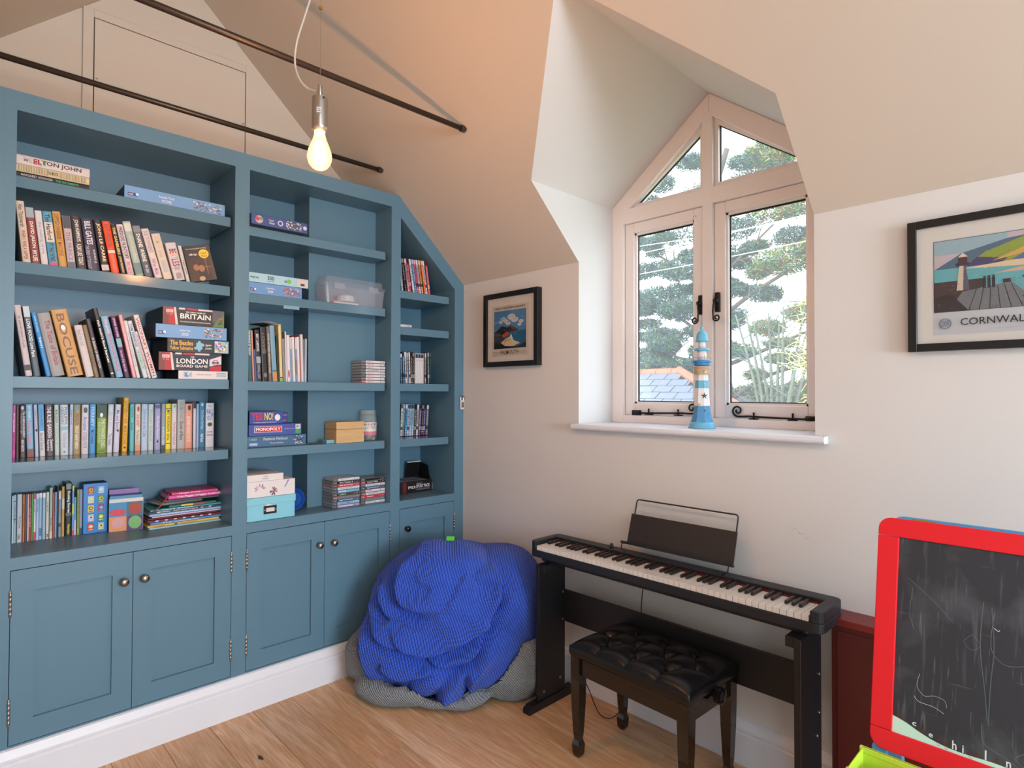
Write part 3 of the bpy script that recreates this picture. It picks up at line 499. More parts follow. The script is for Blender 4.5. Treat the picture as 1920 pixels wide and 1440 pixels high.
# walls
b = MB()
b.box(-.37, WX0-.0, 0, .36, 0, EAVE+.0)
b.box(WX1, XE, 0, .36, 0, EAVE); b.box(WX0, WX1, 0, .36, 0, SZ)
wbk = struct(b.build('wall_back', WALL))
p = Print((0, 0, 0), (1, 0, 0), (0, 0, 1), .0003); rs_ = random.Random(12)
for k in range(22):
    cx_, cz_ = rs_.choice([(1.71, .985), (1.93, .95), (1.955, .93), (1.99, .925), (1.27, .97)]); x_ = cx_+rs_.uniform(-.02, .02); z_ = cz_+rs_.uniform(-.012, .012); a_ = rs_.uniform(-.8, 1.2); l_ = rs_.uniform(.003, .014)
    p.poly([(x_, z_), (x_+l_*math.cos(a_), z_+l_*math.sin(a_)), (x_+l_*math.cos(a_)*.6, z_+l_*math.sin(a_)*.6+.0012)], (130, 126, 124), .8, up=.02)
p.build('scuff_mark', wbk)['kind'] = 'stuff'
p = Print((0, 0, 0), (1, 0, 0), (0, 0, 1), .0004); p.disc(.031, 2.06, .003, (120, 84, 60), 8); p.build('screw_hole', wbk)
struct(MB().prism([(0, 0), (YW, 0), (YW, EAVE), (RIDGE_Y, RIDGE_Z+.02), (0, EAVE)], 'x', -.5, -.37).build('wall_left', CEIL))
struct(MB().box(-.37, XE, YW-.12, YW, 0, EAVE+.05).build('wall_front', WALL))
# gable wall behind the camera, its unseen opening added for the fill light
b = MB()
for pts in ([(0, 0), (0, EAVE), (-.6, zs(-.6)), (-.6, 0)], [(YW, 0), (YW, EAVE), (-2.34, 4.864-.93*2.34), (-2.34, 0)], [(-.6, 0), (-.6, .8), (-2.34, .8), (-2.34, 0)],
            [(-.6, 2.5), (-.6, zs(-.6)), (RIDGE_Y, RIDGE_Z+.02), (-2.34, 4.864-.93*2.34), (-2.34, 2.5)]):
    b.prism(pts, 'x', XE, XE+.1)
struct(b.build('wall_right', WALL))
# sloping ceiling over the window wall, cut round the dormer
b = MB(); XL = -.37; xm = (WX0+WX1)/2
b.face([(XL, 0, EAVE), (XL, RIDGE_Y, RIDGE_Z), (xm, RIDGE_Y, RIDGE_Z), (xm, DYr, zs(DYr)), (WX0, DYs, zs(DYs)), (WX0, 0, EAVE)])
b.face([(XE, 0, EAVE), (WX1, 0, EAVE), (WX1, DYs, zs(DYs)), (xm, DYr, zs(DYr)), (xm, RIDGE_Y, RIDGE_Z), (XE, RIDGE_Y, RIDGE_Z)])
struct(b.build('ceiling', CEIL))
struct(MB().face([(XL, YW, EAVE+.015), (XE, YW, EAVE+.015), (XE, RIDGE_Y, RIDGE_Z), (XL, RIDGE_Y, RIDGE_Z)]).build('ceiling_2', CEIL))
# dormer: cheeks and little roof
b = MB()
b.face([(WX0, 0, EAVE), (WX0, DYs, DZ), (WX0, .36, DZ), (WX0, .36, EAVE-.0)])
b.face([(WX1, 0, EAVE), (WX1, .36, EAVE), (WX1, .36, DZ), (WX1, DYs, DZ)])
struct(b.build('wall_dormer', WALL))
b = MB()
b.face([(WX0, DYs, DZ), (xm, DYr, DR), (xm, .36, DR), (WX0, .36, DZ)])
b.face([(WX1, DYs, DZ), (WX1, .36, DZ), (xm, .36, DR), (xm, DYr, DR)])
struct(b.build('ceiling_dormer', WALL))
# skirting boards
def skirt(): return [(0, 0), (.02, 0), (.02, .118), (.0165, .122), (.0165, .128), (.0185, .131), (.0185, .14), (.012, .156), (.009, .168), (0, .172)]
struct(MB().prism([(x+.0005, z) for x, z in skirt()], 'y', -2.95, -.0005).build('baseboard_left', WHITE))
struct(MB().prism([(-x, z) for x, z in skirt()], 'x', .022, XE-.002).build('baseboard_back', WHITE))
# ---------------------------------------------------------------- window
wroot = struct(empty('window_1', (0, 0, 0)))
fy0, fy1 = WY, WY+.07
b = MB(); W = .072
def fr(pts, y0=fy0, y1=fy1, bev=.004): b.prism(pts, 'y', y0, y1, bev, 2)
sl = (DR-DZ)/(xm-WX0); nv = math.sqrt(1+sl*sl)
gz = DR-W*nv*1.0
mx0, mx1 = 1.420, 1.472     # mullion
tz0, tz1 = 2.335, 2.412     # transom
fr([(WX0, 1.298), (WX0+W, 1.298), (WX0+W, DZ+.0), (WX0, DZ)])
fr([(WX1-W, 1.298), (WX1, 1.298), (WX1, DZ), (WX1-W, DZ)])
def edge(x): return DZ+(x-WX0)*sl if x < xm else DZ+(WX1-x)*sl
hyp = .082*nv
fr([(WX0, DZ-.02), (WX0, DZ), (xm, DR), (xm, DR-hyp), (WX0+W, edge(WX0+W)-hyp), (WX0+W, DZ-.02)], fy0-.0004, fy1+.0003)
fr([(WX1, DZ-.02), (WX1-W, DZ-.02), (WX1-W, edge(WX1-W)-hyp), (xm, DR-hyp), (xm, DR), (WX1, DZ)], fy0-.0004, fy1+.0003)
fr([(mx0, 1.298), (mx1, 1.298), (mx1, DR-.09), (mx0, DR-.09)], fy0-.001, fy1+.001)
fr([(WX0+.02, tz0), (WX1-.02, tz0), (WX1-.02, tz1), (WX0+.02, tz1)], fy0-.0005, fy1+.0005)
fr([(WX0+W, 1.2985), (WX1-W, 1.2985), (WX1-W, 1.338), (WX0+W, 1.338)])
b.build('window_frame', FRAMEW, wroot)
# stepped beads and casements, each with its pane
def casement(x0, x1, z0, z1):
    q = MB()
    s0 = WY+.018
    w_ = .052
    q.prism([(x0, z0), (x0+w_, z0), (x0+w_, z1), (x0, z1)], 'y', s0, s0+.045, .003)
    q.prism([(x1-w_, z0), (x1, z0), (x1, z1), (x1-w_, z1)], 'y', s0, s0+.045, .003)
    q.prism([(x0+w_, z0), (x1-w_, z0), (x1-w_, z0+.058), (x0+w_, z0+.058)], 'y', s0, s0+.045, .003)
    q.prism([(x0+w_, z1-w_), (x1-w_, z1-w_), (x1-w_, z1), (x0+w_, z1)], 'y', s0, s0+.045, .003)
    # glazing bead, a step back
    bx0, bx1, bz0, bz1 = x0+w_, x1-w_, z0+.058, z1-w_
    for (a, c, d, e) in ((bx0, bx0+.01, bz0, bz1), (bx1-.01, bx1, bz0, bz1), (bx0, bx1, bz0, bz0+.01), (bx0, bx1, bz1-.01, bz1)):
        q.box(a, c, s0+.012, s0+.04, d, e)
    s = q.build('casement', FRAMEW, wroot)
    g = MB(); 
    for (a, c, d, e) in ((bx0+.01, bx0+.0145, bz0+.01, bz1-.01), (bx1-.0145, bx1-.01, bz0+.01, bz1-.01), (bx0+.01, bx1-.01, bz0+.01, bz0+.0145), (bx0+.01, bx1-.01, bz1-.017, bz1-.01)):
        g.box(a, c, s0+.026, s0+.034, d, e)
    g.build('glazing_seal', mat('black_seal', (18, 18, 20), .6), s)
    MB().box(bx0+.01, bx1-.01, s0+.0285, s0+.0325, bz0+.01, bz1-.01).build('pane', GLASS, s)
casement(WX0+W+.002, mx0-.001, 1.340, tz0-.001)
casement(mx1+.001, WX1-W-.002, 1.340, tz0-.001)
def tri(side):
    y0 = WY+.022
    if side < 0:
        A, B_, T = WX0+W, mx0, None
        pts = [(WX0+W+.004, tz1), (mx0, tz1), (mx0, edge(mx0)-hyp), (WX0+W+.004, max(edge(WX0+W+.004)-hyp, tz1+.001))]
    else:
        pts = [(mx1, tz1), (WX1-W-.004, tz1), (WX1-W-.004, max(edge(WX1-W-.004)-hyp, tz1+.001)), (mx1, edge(mx1)-hyp)]
    cx = sum(p[0] for p in pts)/4; cz = sum(p[1] for p in pts)/4
    q = MB(); n = len(pts)
    def inset(d):
        out = []
        for i in range(n):
            p0, p1, p2 = Vector(pts[i-1]), Vector(pts[i]), Vector(pts[(i+1) % n])
            e1 = (p1-p0); e2 = (p2-p1)
            n1 = Vector((-e1.y, e1.x)).normalized() if e1.length > .003 else None
            n2 = Vector((-e2.y, e2.x)).normalized() if e2.length > .003 else None
            if n1 is None: n1 = n2
            if n2 is None: n2 = n1
            k = 1+n1.dot(n2); out.append(p1+(n1+n2)*(d/max(k, .25)))
        return out
    P2 = inset(.02); P3 = inset(.024)
    for i in range(n):
        j = (i+1) % n
        if (Vector(pts[i])-Vector(pts[j])).length < .003: continue
        for (Pa, Pb, ya, yb) in ((pts, P2, y0, y0+.03),):
            q.prism([tuple(Pa[i]), tuple(Pa[j]), tuple(Pb[j]), tuple(Pb[i])], 'y', ya, yb)
    s = q.build('glazing_bead', FRAMEW, wroot)
    q = MB()
    for i in range(n):
        j = (i+1) % n
        if (Vector(P2[i])-Vector(P2[j])).length < .003: continue
        q.prism([tuple(P2[i]), tuple(P2[j]), tuple(P3[j]), tuple(P3[i])], 'y', y0+.016, y0+.026)
    q.build('glazing_seal', mat('black_seal', (18, 18, 20), .6), s)
    MB().prism([tuple(p) for p in P2], 'y', y0+.019, y0+.023).build('pane', GLASS, s)
tri(-1); tri(1)
# sill board with a rounded nose
b = MB()
prof = [(WY+.004, 1.272), (WY+.004, 1.298), (-.034, 1.298)]+[(-.034-.013*math.sin(a), 1.285+.013*math.cos(a)) for a in [math.pi*i/8 for i in range(1, 8)]]+[(-.034, 1.272)]
b.prism([p for p in prof if p[0] < .0005 or 1], 'x', WX0+.002, WX1-.002)
prof2 = [(-.001, 1.2715), (-.001, 1.2985), (-.034, 1.2985)]+[(-.034-.0135*math.sin(a), 1.285+.0135*math.cos(a)) for a in [math.pi*i/8 for i in range(1, 8)]]+[(-.034, 1.2715)]
b.prism(prof2, 'x', .888, 2.052)
b.build('window_sill', WHITE, wroot)
def curl(cx, cz, r, turns, a0, sgn, y, n=28, r1=.005):
    return [(cx+(r1+(r-r1)*(1-i/n))*math.cos(a0+sgn*turns*2*math.pi*i/n), y, cz+(r1+(r-r1)*(1-i/n))*math.sin(a0+sgn*turns*2*math.pi*i/n)) for i in range(n+1)]
def stay(x0, x1, z, flip):
    yv = WY+.006; q = MB()
    # flip: curl end at x0 side (right stay) or x1 side (left stay)
    cx = x0 if flip else x1; s = 1 if flip else -1
    q.tube([(cx+s*.32, yv, z-.008), (cx+s*.2, yv, z-.006), (cx+s*.06, yv, z-.002), (cx+s*.025, yv, z-.004)]+[(p[0], p[1], p[2]) for p in curl(cx+s*.012, z+.022, .026, 1.35, -math.pi/2, -s, yv)], .0042, 8)
    for k in (.085, .25):
        q.lathe([(.004, 0), (.004, .022), (.0055, .024), (.003, .028)], (cx+s*k, yv, z-.012), 10)
        q.box(cx+s*k-.02, cx+s*k+.02, yv-.006, WY+.018, z-.016, z-.011)
    q.box(min(cx+s*.3, cx+s*.352), max(cx+s*.3, cx+s*.352), WY+.006, WY+.0175, z-.02, z+.006, .002)
    q.tube([(cx+s*.302, yv-.006, z-.006), (cx+s*.318, yv-.008, z-.004), (cx+s*.33, yv-.004, z-.004)], .007, 8)
    q.build('casement_stay', IRON, wroot, True)
stay(1.045, 1.375, 1.358, False); stay(1.575, 1.90, 1.352, True)
def latch(x, z, s):
    q = MB(); y = WY+.004
    q.box(x-.010, x+.010, y-.002, WY+.019, z-.045, z+.045, .002)
    q.lathe([(.011, 0), (.011, .016), (.008, .02)], (x+s*.0, y-.02, z+.005), 12, 'y')
    q.tube([(x, y-.024, z+.006), (x+s*.004, y-.03, z-.02), (x-s*.002+s*.008, y-.03, z-.045), (x+s*.004, y-.03, z-.07)]+curl(x-s*.012+0*s, z-.075, .017, 1.3, 0 if s > 0 else math.pi, -s, y-.03), .0038, 8)
    q.build('window_latch', IRON, wroot, True)
latch(1.408, 1.868, 1); latch(1.492, 1.872, -1)
b = Print((1.378, WY+.0175, 2.30), (1, 0, 0), (0, 0, 1)); b.rect(0, .004, -.008, 0, (150, 120, 40)); b.rect(-.012, -.008, -.004, 0, (150, 120, 40)); b.build('paint_chip', wroot)

# ---------------------------------------------------------------- fitted bookcase
bc = empty('bookcase', (0, 0, 0), label='blue grey painted fitted bookcase covering the whole left wall', cat='bookcase')
def part(name, mb, m=PAINT, parent=None, **k): return mb.build(name, m, parent or bc, **k)
T = .022; TOP = 2.545; OP = 2.475
S = [(-2.161, -2.097), (-1.337, -1.273), (-.513, -.453), (-.069, -.0005)]
part('stile', MB().box(-T, 0, S[0][0], S[0][1], 0, TOP))
part('stile', MB().box(-T, 0, S[1][0], S[1][1], 0, TOP))
part('stile', MB().prism([(-.513, 0), (-.453, 0), (-.453, 2.534), (-.4645, TOP), (-.513, TOP)], 'x', -T, 0))
part('stile', MB().prism([(-.069, 0), (-.0005, 0), (-.0005, 2.104), (-.069, 2.169)], 'x', -T, 0))
part('sloping_rail', MB().prism([(-.453, 2.426), (-.069, 2.07), (-.069, 2.169), (-.453, 2.532)], 'x', -T, 0))
for a, c in (( -2.097, -1.337), (-1.273, -.513)):
    part('top_rail', MB().box(-T, 0, a, c, OP, TOP))
for a, c in ((-2.097, -1.337), (-1.273, -.513), (-.453, -.069)):
    part('counter_rail', MB().box(-T, -.0002, a, c, .8065, .8505))
    part('bottom_rail', MB().box(-T, -.0002, a, c, .0, .178))
part('side_cupboard_front', MB().prism([(YW, 0), (-2.163, 0), (-2.163, TOP), (-2.478, TOP), (YW, 2.10)], 'x', -T, -.001))
part('top_board', MB().prism([(-2.478, TOP-.02), (-.4645, TOP-.02), (-.4645, TOP), (-2.478, TOP)], 'x', -.369, -T))
part('counter', MB().box(-.35, -T, -2.1, -.0005, .826, .851))
part('back_panel', MB().prism([(-2.161, 0), (-.0005, 0), (-.0005, 2.10), (-.46, TOP-.021), (-2.161, TOP-.021)], 'x', -.369, -.35))
for a, c, h in ((S[0][0], S[0][1], OP+.04), (S[1][0], S[1][1], OP+.04)):
    part('divider', MB().box(-.35, -T, a, c, .851, h))
part('divider', MB().prism([(-.513, .851), (-.453, .851), (-.453, 2.43), (-.48, 2.50), (-.513, 2.50)], 'x', -.35, -T))
part('divider', MB().box(-.35, -T, -.069, -.0005, .851, 2.07))
part('bay_top', MB().box(-.35, -T, -2.097, -1.337, OP, OP+.03)); part('bay_top', MB().box(-.35, -T, -1.273, -.513, OP, OP+.03))
part('bay_top', MB().prism([(-.453, 2.426), (-.069, 2.07), (-.069, 2.085), (-.453, 2.441)], 'x', -.35, -T))
part('boxed_column', MB().box(-.35, -.168, -.908, -.513, .851, OP))
for z, m_ in ((2.245, PAINTG), (1.93, PAINTG), (1.507, PAINT), (1.192, PAINTG)):
    part('shelf', MB().box(-.349, -.03, -2.0965, -1.3455, z-.043, z, .0012, 1), m_)
for z, m_ in ((2.224, PAINT), (1.912, PAINTG), (1.502, PAINT), (1.188, PAINT)):
    part('shelf', MB().prism([(-.03, -1.2725), (-.03, -.532), (-.1675, -.532), (-.1675, -.9085), (-.349, -.9085), (-.349, -1.2725)], 'z', z-.043, z, .0012, 1), m_)
for z, m_ in ((2.026, PAINT), (1.82, PAINT), (1.502, PAINT), (1.187, PAINTG)):
    part('shelf', MB().box(-.349, -.03, -.4525, -.090, z-.043, z, .0012, 1), m_)
# peg holes in the bay sides
for yv, xs_, zz in ((-1.3372, (-.08, -.27), [2.36, 2.12, 2.06, 1.80, 1.74, 1.68, 1.38, 1.32]), (-.5132, (-.07,), [2.36, 2.1, 2.05, 1.8, 1.74, 1.4, 1.34]), (-.0692, (-.08, -.3), [1.96, 1.92, 1.75, 1.7, 1.4, 1.34, 1.28])):
    p = Print((0, yv, 0), (-1, 0, 0), (0, 0, 1), .0002)
    for xx in xs_:
        for z in zz: p.disc(-xx, z, .003, (20, 30, 38), 8, up=0)
    # faces must look towards -y
    p.U, p.V, p.N = Vector((-1, 0, 0)), Vector((0, 0, 1)), Vector((0, -1, 0))
    p.vs, p.fs, p.mi = [], [], []
    for xx in xs_:
        for z in zz: p.disc(-xx, z, .003, (20, 30, 38), 8, up=0)
    p.build('peg_hole', bc)
part('shelf_edge_flap', MB().box(-.0295, -.026, -1.10, -1.022, 1.856, 1.872), mat('flap_tape', (120, 160, 178), .5))
def door(y0, y1, knob_y, hinge_y, knobmat=None):
    z0, z1 = .1805, .8035
    d = MB(); st = .068; rl = .079
    d.box(-T, 0, y0, y0+st, z0, z1); d.box(-T, 0, y1-st, y1, z0, z1)
    d.box(-T, 0, y0+st, y1-st, z0, z0+rl); d.box(-T, 0, y0+st, y1-st, z1-rl, z1)
    o = d.build('door', PAINT, bc)
    MB().box(-T+.002, -.012, y0+st, y1-st, z0+rl, z1-rl).build('door_panel', PAINT, o)
    k = MB().lathe([(.010, 0), (.007, .004), (.006, .012), (.012, .017), (.0165, .022), (.0165, .026), (.013, .031), (.006, .0335)], (0, knob_y, .694), 20, 'x')
    k.build('knob', knobmat or mat('pewter_knob', (150, 143, 134), .28, 1), o, True)
    for hz in (.685, .298) if hinge_y is not None else ():
        h = MB()
        for i in range(5): h.lathe([(.0048, hz-.042+i*.0172), (.0048, hz-.042+i*.0172+.0162)], (.0025, hinge_y, 0), 10)
        h.lathe([(.003, hz-.048), (.0035, hz-.044), (.0035, hz+.046), (.003, hz+.05)], (.0025, hinge_y, 0), 8)
        h.build('hinge', STEEL, o, True)
g = .0022
door(-2.097+g, -1.717-g/2, -1.75, -2.0955); door(-1.717+g/2, -1.337-g, -1.679, -1.3385)
door(-1.273+g, -.893-g/2, -.924, -1.2715); door(-.893+g/2, -.513-g, -.847, -.5145)
door(-.453+g, -.069-g, -.408, -.0705, mat('black_knob', (20, 20, 22), .2))
part('door_gap_shade', MB().box(-.349, -T-.004, -2.09, -.075, .01, .82), DARKGAP)  # dark block behind the doors; its colour paints the shade in their gaps
cr_ = MB().lathe([(.012, 0), (.008, .01), (.014, .016), (.019, .024), (.017, .034), (.008, .04)], (-.001, -2.150, .892), 12, 'x')
cr_.build('crystal_knob', clear_box_mat('cut_glass', (215, 225, 225), .7, .03), bc)
# access hatch in the wall above the bookcase
ha = empty('access_hatch', (-.37, -1.495, 2.56), label='cream framed access hatch high above the bookcase', cat='hatch')
def lb(b_, o): 
    for v in b_.bm.verts: v.co -= o.location
    return b_
X = -.3695; H0 = 2.56
q = MB(); q.box(X, X+.012, -1.857, -1.818, H0, 3.142, .002); q.box(X, X+.012, -1.167, -1.135, H0, 3.142, .002); q.box(X, X+.012, -1.818, -1.167, 3.107, 3.142, .002); q.box(X, X+.012, -1.818, -1.167, H0, H0+.03, .002)
lb(q, ha).build('hatch_frame', CEIL, ha)
lb(MB().box(X, X+.003, -1.8175, -1.1675, H0+.03, 3.1065), ha).build('hatch_gap_shade', mat('hatch_shadow', (70, 45, 35), .9), ha)  # brown sheet under the panel, coloured as the shade in the gap round it
lb(MB().box(X+.003, X+.011, -1.8145, -1.1705, H0+.033, 3.1025, .001), ha).build('hatch_panel', CEIL, ha)
for yv in (-1.806, -1.180):
    lb(MB().lathe([(.0055, 0), (.005, .0015), (.002, .002)], (X+.011, yv, 2.835), 10, 'x'), ha).build('screw', STEEL, ha)
# tie rods
for nm, lab, xx, zz in (('tie_rod', 'dark bronze tie rod just above the bookcase top', .012, 2.651), ('tie_rod', 'dark bronze tie rod nearer the hanging bulb, higher in the picture', .712, 2.65)):
    r = empty(nm, (xx, -1.48, zz), label=lab, cat='tie rod', group='roof tie rods')
    ya = (EAVE-zz)/.943; yb = (zz-4.864)/.93
    MB().tube([(0, ya+1.48-.004, 0), (0, yb+1.48+.004, 0)], .0115, 14).build('rod', ROD, r, True)
    for e in (ya-.02, yb+.02):
        MB().tube([(0, e+1.48-.012, 0), (0, e+1.48+.012, 0)], .015, 6).build('rod_nut', ROD, r)
# padlock hanging on the bookcase edge
pk = empty('padlock', (.0, -.02, 1.35), label='small white padlock hanging on the bookcase edge by the wall', cat='padlock')
MB().box(.003, .018, -.014, .015, .0, .056, .003).build('padlock_body', mat('padlock_white', (205, 205, 205), .35), pk)
MB().tube(spline([(.010, -.009, .055), (.010, -.009, .075), (.010, 0, .086), (.010, .009, .078), (.010, .009, .055)], 6), .0028, 8).build('shackle', CHROME, pk, True)
pp = Print((.018, -.010, 0), (0, 1, 0), (0, 0, 1)); pp.rect(0, .019, .012, .046, (120, 120, 122)); pp.rect(.003, .016, .017, .024, (60, 60, 62)); pp.rect(.003, .016, .030, .036, (70, 70, 72)); pp.build('padlock_dial', pk)
MB().tube([(.004, .019, .076), (.012, .012, .080), (.02, .006, .072)], .002, 6).build('hook', IRON, pk)
# ---------------------------------------------------------------- books, disc cases
ORD = ['first', 'second', 'third', 'fourth', 'fifth', 'sixth', 'seventh', 'eighth', 'ninth', 'tenth', 'eleventh', 'twelfth', 'thirteenth', 'fourteenth', 'fifteenth', 'sixteenth', 'seventeenth', 'eighteenth', 'nineteenth', 'twentieth']
_BK = {}
def book(x, z, y, ang, th, h, dep, col, label, texts=(), bands=(), kind='book', group=None, face=False):
    r = empty('book' if kind == 'book' else 'disc_case', (x, y, z), (ang, 0, 0), label, 'book' if kind == 'book' else 'disc case', group)
    c = min(.0022, th*.18)
    if kind == 'book':
        cm = mat('cover_%d_%d_%d' % tuple(col), col, .42, bump=.08, bscale=90)
        q = MB(); sp = min(.004, th*.25)
        # spine slightly rounded, boards as one C shape
        pr = [(0-dep, 0), (-sp, 0), (-sp*.35, th*.06), (0, th*.25), (0, th*.75), (-sp*.35, th*.94), (-sp, th), (-dep, th), (-dep, th-c), (-sp-c*.6, th-c), (-sp-c*.6, c), (-dep, c)]
        q.prism(pr, 'z', 0, h)
        q.build('cover', cm, r)
        MB().box(-dep+.004, -sp-c*.7, c+.0002, th-c-.0002, .003, h-.003).build('pages', PAGES, r)
    else:
        MB().box(-dep, -.0008, 0, th, 0, h, .0015, 1).build('case', mat('dvd_case_black', (22, 22, 24), .35), r)
    p = Print((0, 0, 0), (0, 1, 0), (0, 0, 1), .0003)
    if kind != 'book':
        p.gap = -.0006; rr = random.Random(label)
        p.rect(.0008, th-.0008, .002, h-.002, col, .25)
        lum = sum(col)/3; dk = tuple(int(v*.45) for v in col); lt = tuple(int(min(235, v*.5+120)) for v in col)
        p.rect(.0008, th-.0008, h*.86, h-.004, rr.choice([lt, dk, (215, 215, 215)]), .25)
        p.text(rr.choice(['SHREK', 'TOY', 'ICE AGE', 'MADAGASCAR', 'ROBOTS', 'PLANET', 'DVD VIDEO', 'THE MOVIE', 'HOLIDAY', 'MIDNIGHT']), th*.2, th*.8, h*.34, h*.8, lt if lum < 130 else (50, 40, 50), down=True)
        for k in range(3): p.disc(th*.5, h*(.05+.07*k), th*.26, rr.choice([(225, 225, 225), lt, (210, 90, 100)]), 8, up=0 if k else 1)
        if rr.random() < .6: p.rect(.0008, th-.0008, h*.2, h*.3, dk if lum > 120 else lt, .25, up=0)
    for bd in bands:
        a, b_, c_ = bd[:3]; u0, uw = (bd[3], bd[4]) if len(bd) > 3 else (.07, .86)
        if uw < .8 and (b_-a) < .2: p.disc(th*(u0+uw/2), h*(1-(a+b_)/2), th*uw/2, c_, 12, ry=h*(b_-a)/2)
        else: p.rect(th*u0, th*(u0+uw), h*(1-b_), h*(1-a), c_)
    for t in texts:
        s, c_ = t[0], t[1]
        if s == 'BEATLES':
            cols = [(40, 42, 60), (196, 40, 46), (230, 150, 50), (150, 190, 80), (90, 60, 130), (190, 40, 60), (60, 60, 66)]
            L = (.63-.16)*h/7
            for i, ch in enumerate(s): p.text(ch, th*.2, th*.82, h*(1-.16)-L*(i+1)+.0008, h*(1-.16)-L*i-.0006, cols[i], down=True); 
            continue
        if s == 'H':
            p.text('FALL', th*.12, th*.9, h*.74, h*.86, (40, 120, 176)); p.text('OUT', th*.16, th*.86, h*.61, h*.72, (40, 120, 176))
            p.text('TIM SHIPMAN', th*.15, th*.85, h*.33, h*.36, (170, 40, 60)); p.text('A BREXIT STORY', th*.14, th*.86, h*.26, h*.29, (40, 40, 44)); p.text('FULLY', th*.3, th*.7, h*.92, h*.945, (40, 40, 44)); continue
        if s == 'DISC': continue
        u0, uw = (t[4], t[5]) if len(t) > 5 else (.24, .5)
        p.text(s, th*u0, th*(u0+uw), h*(1-t[3]), h*(1-t[2]), c_, down=True)
    o = p.build('spine_print', r)
    return r
WHERE = {'r1': 'on the second shelf from the top', 'r2': 'on the third shelf, left bay', 'r3': 'in the paperback row', 'r4': 'in the bottom row', 'r5': 'in the middle bay',
         'd1': 'top of the narrow bay', 'd2': 'beside the grey box set', 'd3': 'lowest shelf, narrow bay'}
GRP = {'r1': 'hardbacks leaning on the second shelf', 'r2': 'cookbooks leaning on the third shelf', 'r3': 'paperbacks in the long row', 'r4': "children's books standing on the counter", 'r5': 'books and magazines in the middle bay',
       'd1': 'disc cases on the top narrow shelf', 'd2': 'disc cases on the middle narrow shelf', 'd3': 'disc cases on the lower narrow shelf'}
for key, (x, z, dep, kind, items) in ROWS.items():
    n = len(items)
    for i, it in enumerate(items):
        y, ang, th, h, col, desc = it[:6]; texts = it[6] if len(it) > 6 else (); bands = it[7] if len(it) > 7 else ()
        if kind == 'dvd':
            o_ = ORD[i]+' from the left' if i < 19 else ''
            lab = '%s, %s, %s' % (desc, o_, WHERE[key])
        else:
            lab = desc+' '+WHERE[key]
            if len(lab.split()) > 15: lab = desc
        rr = random.Random(i*31+len(key))
        dz = .0
        book(x-rr.choice([0, .002, .004]), z+.0004+(max(th, .004)*math.sin(-ang) if ang < 0 else 0), y, ang, max(th, .004), h, dep, col, lab, texts or (), bands or (), kind, GRP[key])
# book with its cover to the front at the end of the second shelf
r = empty('book', (-.05, -1.5005, 1.9304), (.235, 0, math.radians(-14)), label='book turned cover outwards with a yellow sticker, right end of second shelf', cat='book', group=GRP['r1'])
MB().box(-.018, 0, 0, .105, 0, .158, .001, 1).build('cover', mat('cover_dark_photo', (30, 26, 26), .35), r)
p = Print((0, 0, 0), (0, 1, 0), (0, 0, 1), .0006)
p.rect(.002, .1, .002, .1, (58, 38, 26)); p.poly([(.03, .002), (.045, .05), (.052, .085), (.07, .06), (.088, .03), (.1, .002)], (28, 22, 24)); p.disc(.034, .062, .011, (150, 100, 66), ry=.014); p.disc(.055, .056, .012, (150, 104, 72), ry=.015)
p.rect(.06, .098, .06, .062, (150, 120, 80)); p.rect(.075, .077, .03, .1, (150, 120, 80)); p.disc(.048, .012, .012, (176, 150, 110), ry=.01)
p.text('108 tips', .018, .05, .112, .124, (230, 225, 220)); p.text('the essential guide to living', .01, .09, .14, .147, (200, 195, 190)); p.disc(.076, .118, .02, (228, 190, 50), 20)
p.text('HALF', .064, .088, .117, .125, (70, 55, 20)); p.text('PRICE', .065, .087, .105, .112, (70, 55, 20)); p.build('cover_print', r)

def flatbox(name, x, y0, y1, z0, z1, dep, col, label, cat, group=None, draw=None, rot=0, lid=None, sidecol=None, mesh_bev=.0012, topcol=None, m=None):
    """a carton lying flat: front face at x, drawn on by draw(print, width, height)"""
    r = empty(name, (x, y0, z0+.0004), (0, 0, rot), label, cat, group); W_, H_ = y1-y0, z1-z0-.0008
    q = MB(); fm = m or mat('carton_%d_%d_%d' % tuple(col[:3]), col, .38)
    q.box(-dep, 0, 0, W_, 0, H_, mesh_bev, 1)
    mats = [fm]
    if sidecol:
        mats.append(mat('carton_side_%d_%d_%d' % tuple(sidecol), sidecol, .5, var=.5, vscale=40))
        for f in q.bm.faces:
            if f.normal.length == 0: f.normal_update()
        q.bm.normal_update()
        for f in q.bm.faces:
            if abs(f.normal.x) < .5: f.material_index = 1
    q.build('carton', mats, r)
    if draw:
        p = Print((0, 0, 0), (0, 1, 0), (0, 0, 1), .0004); draw(p, W_, H_); p.build('carton_print', r)
    return r
def patch(p, u0, u1, v0, v1, cols, n, seed, sz=.006):
    rr = random.Random(seed); p.layer += 1
    for i in range(n):
        a = rr.uniform(u0, u1-sz); b_ = rr.uniform(v0, v1-sz*.6); s = rr.uniform(.5, 1)*sz
        p.rect(a, min(a+s, u1), b_, min(b_+s*.7, v1), rr.choice(cols), up=0); p.layer += .15
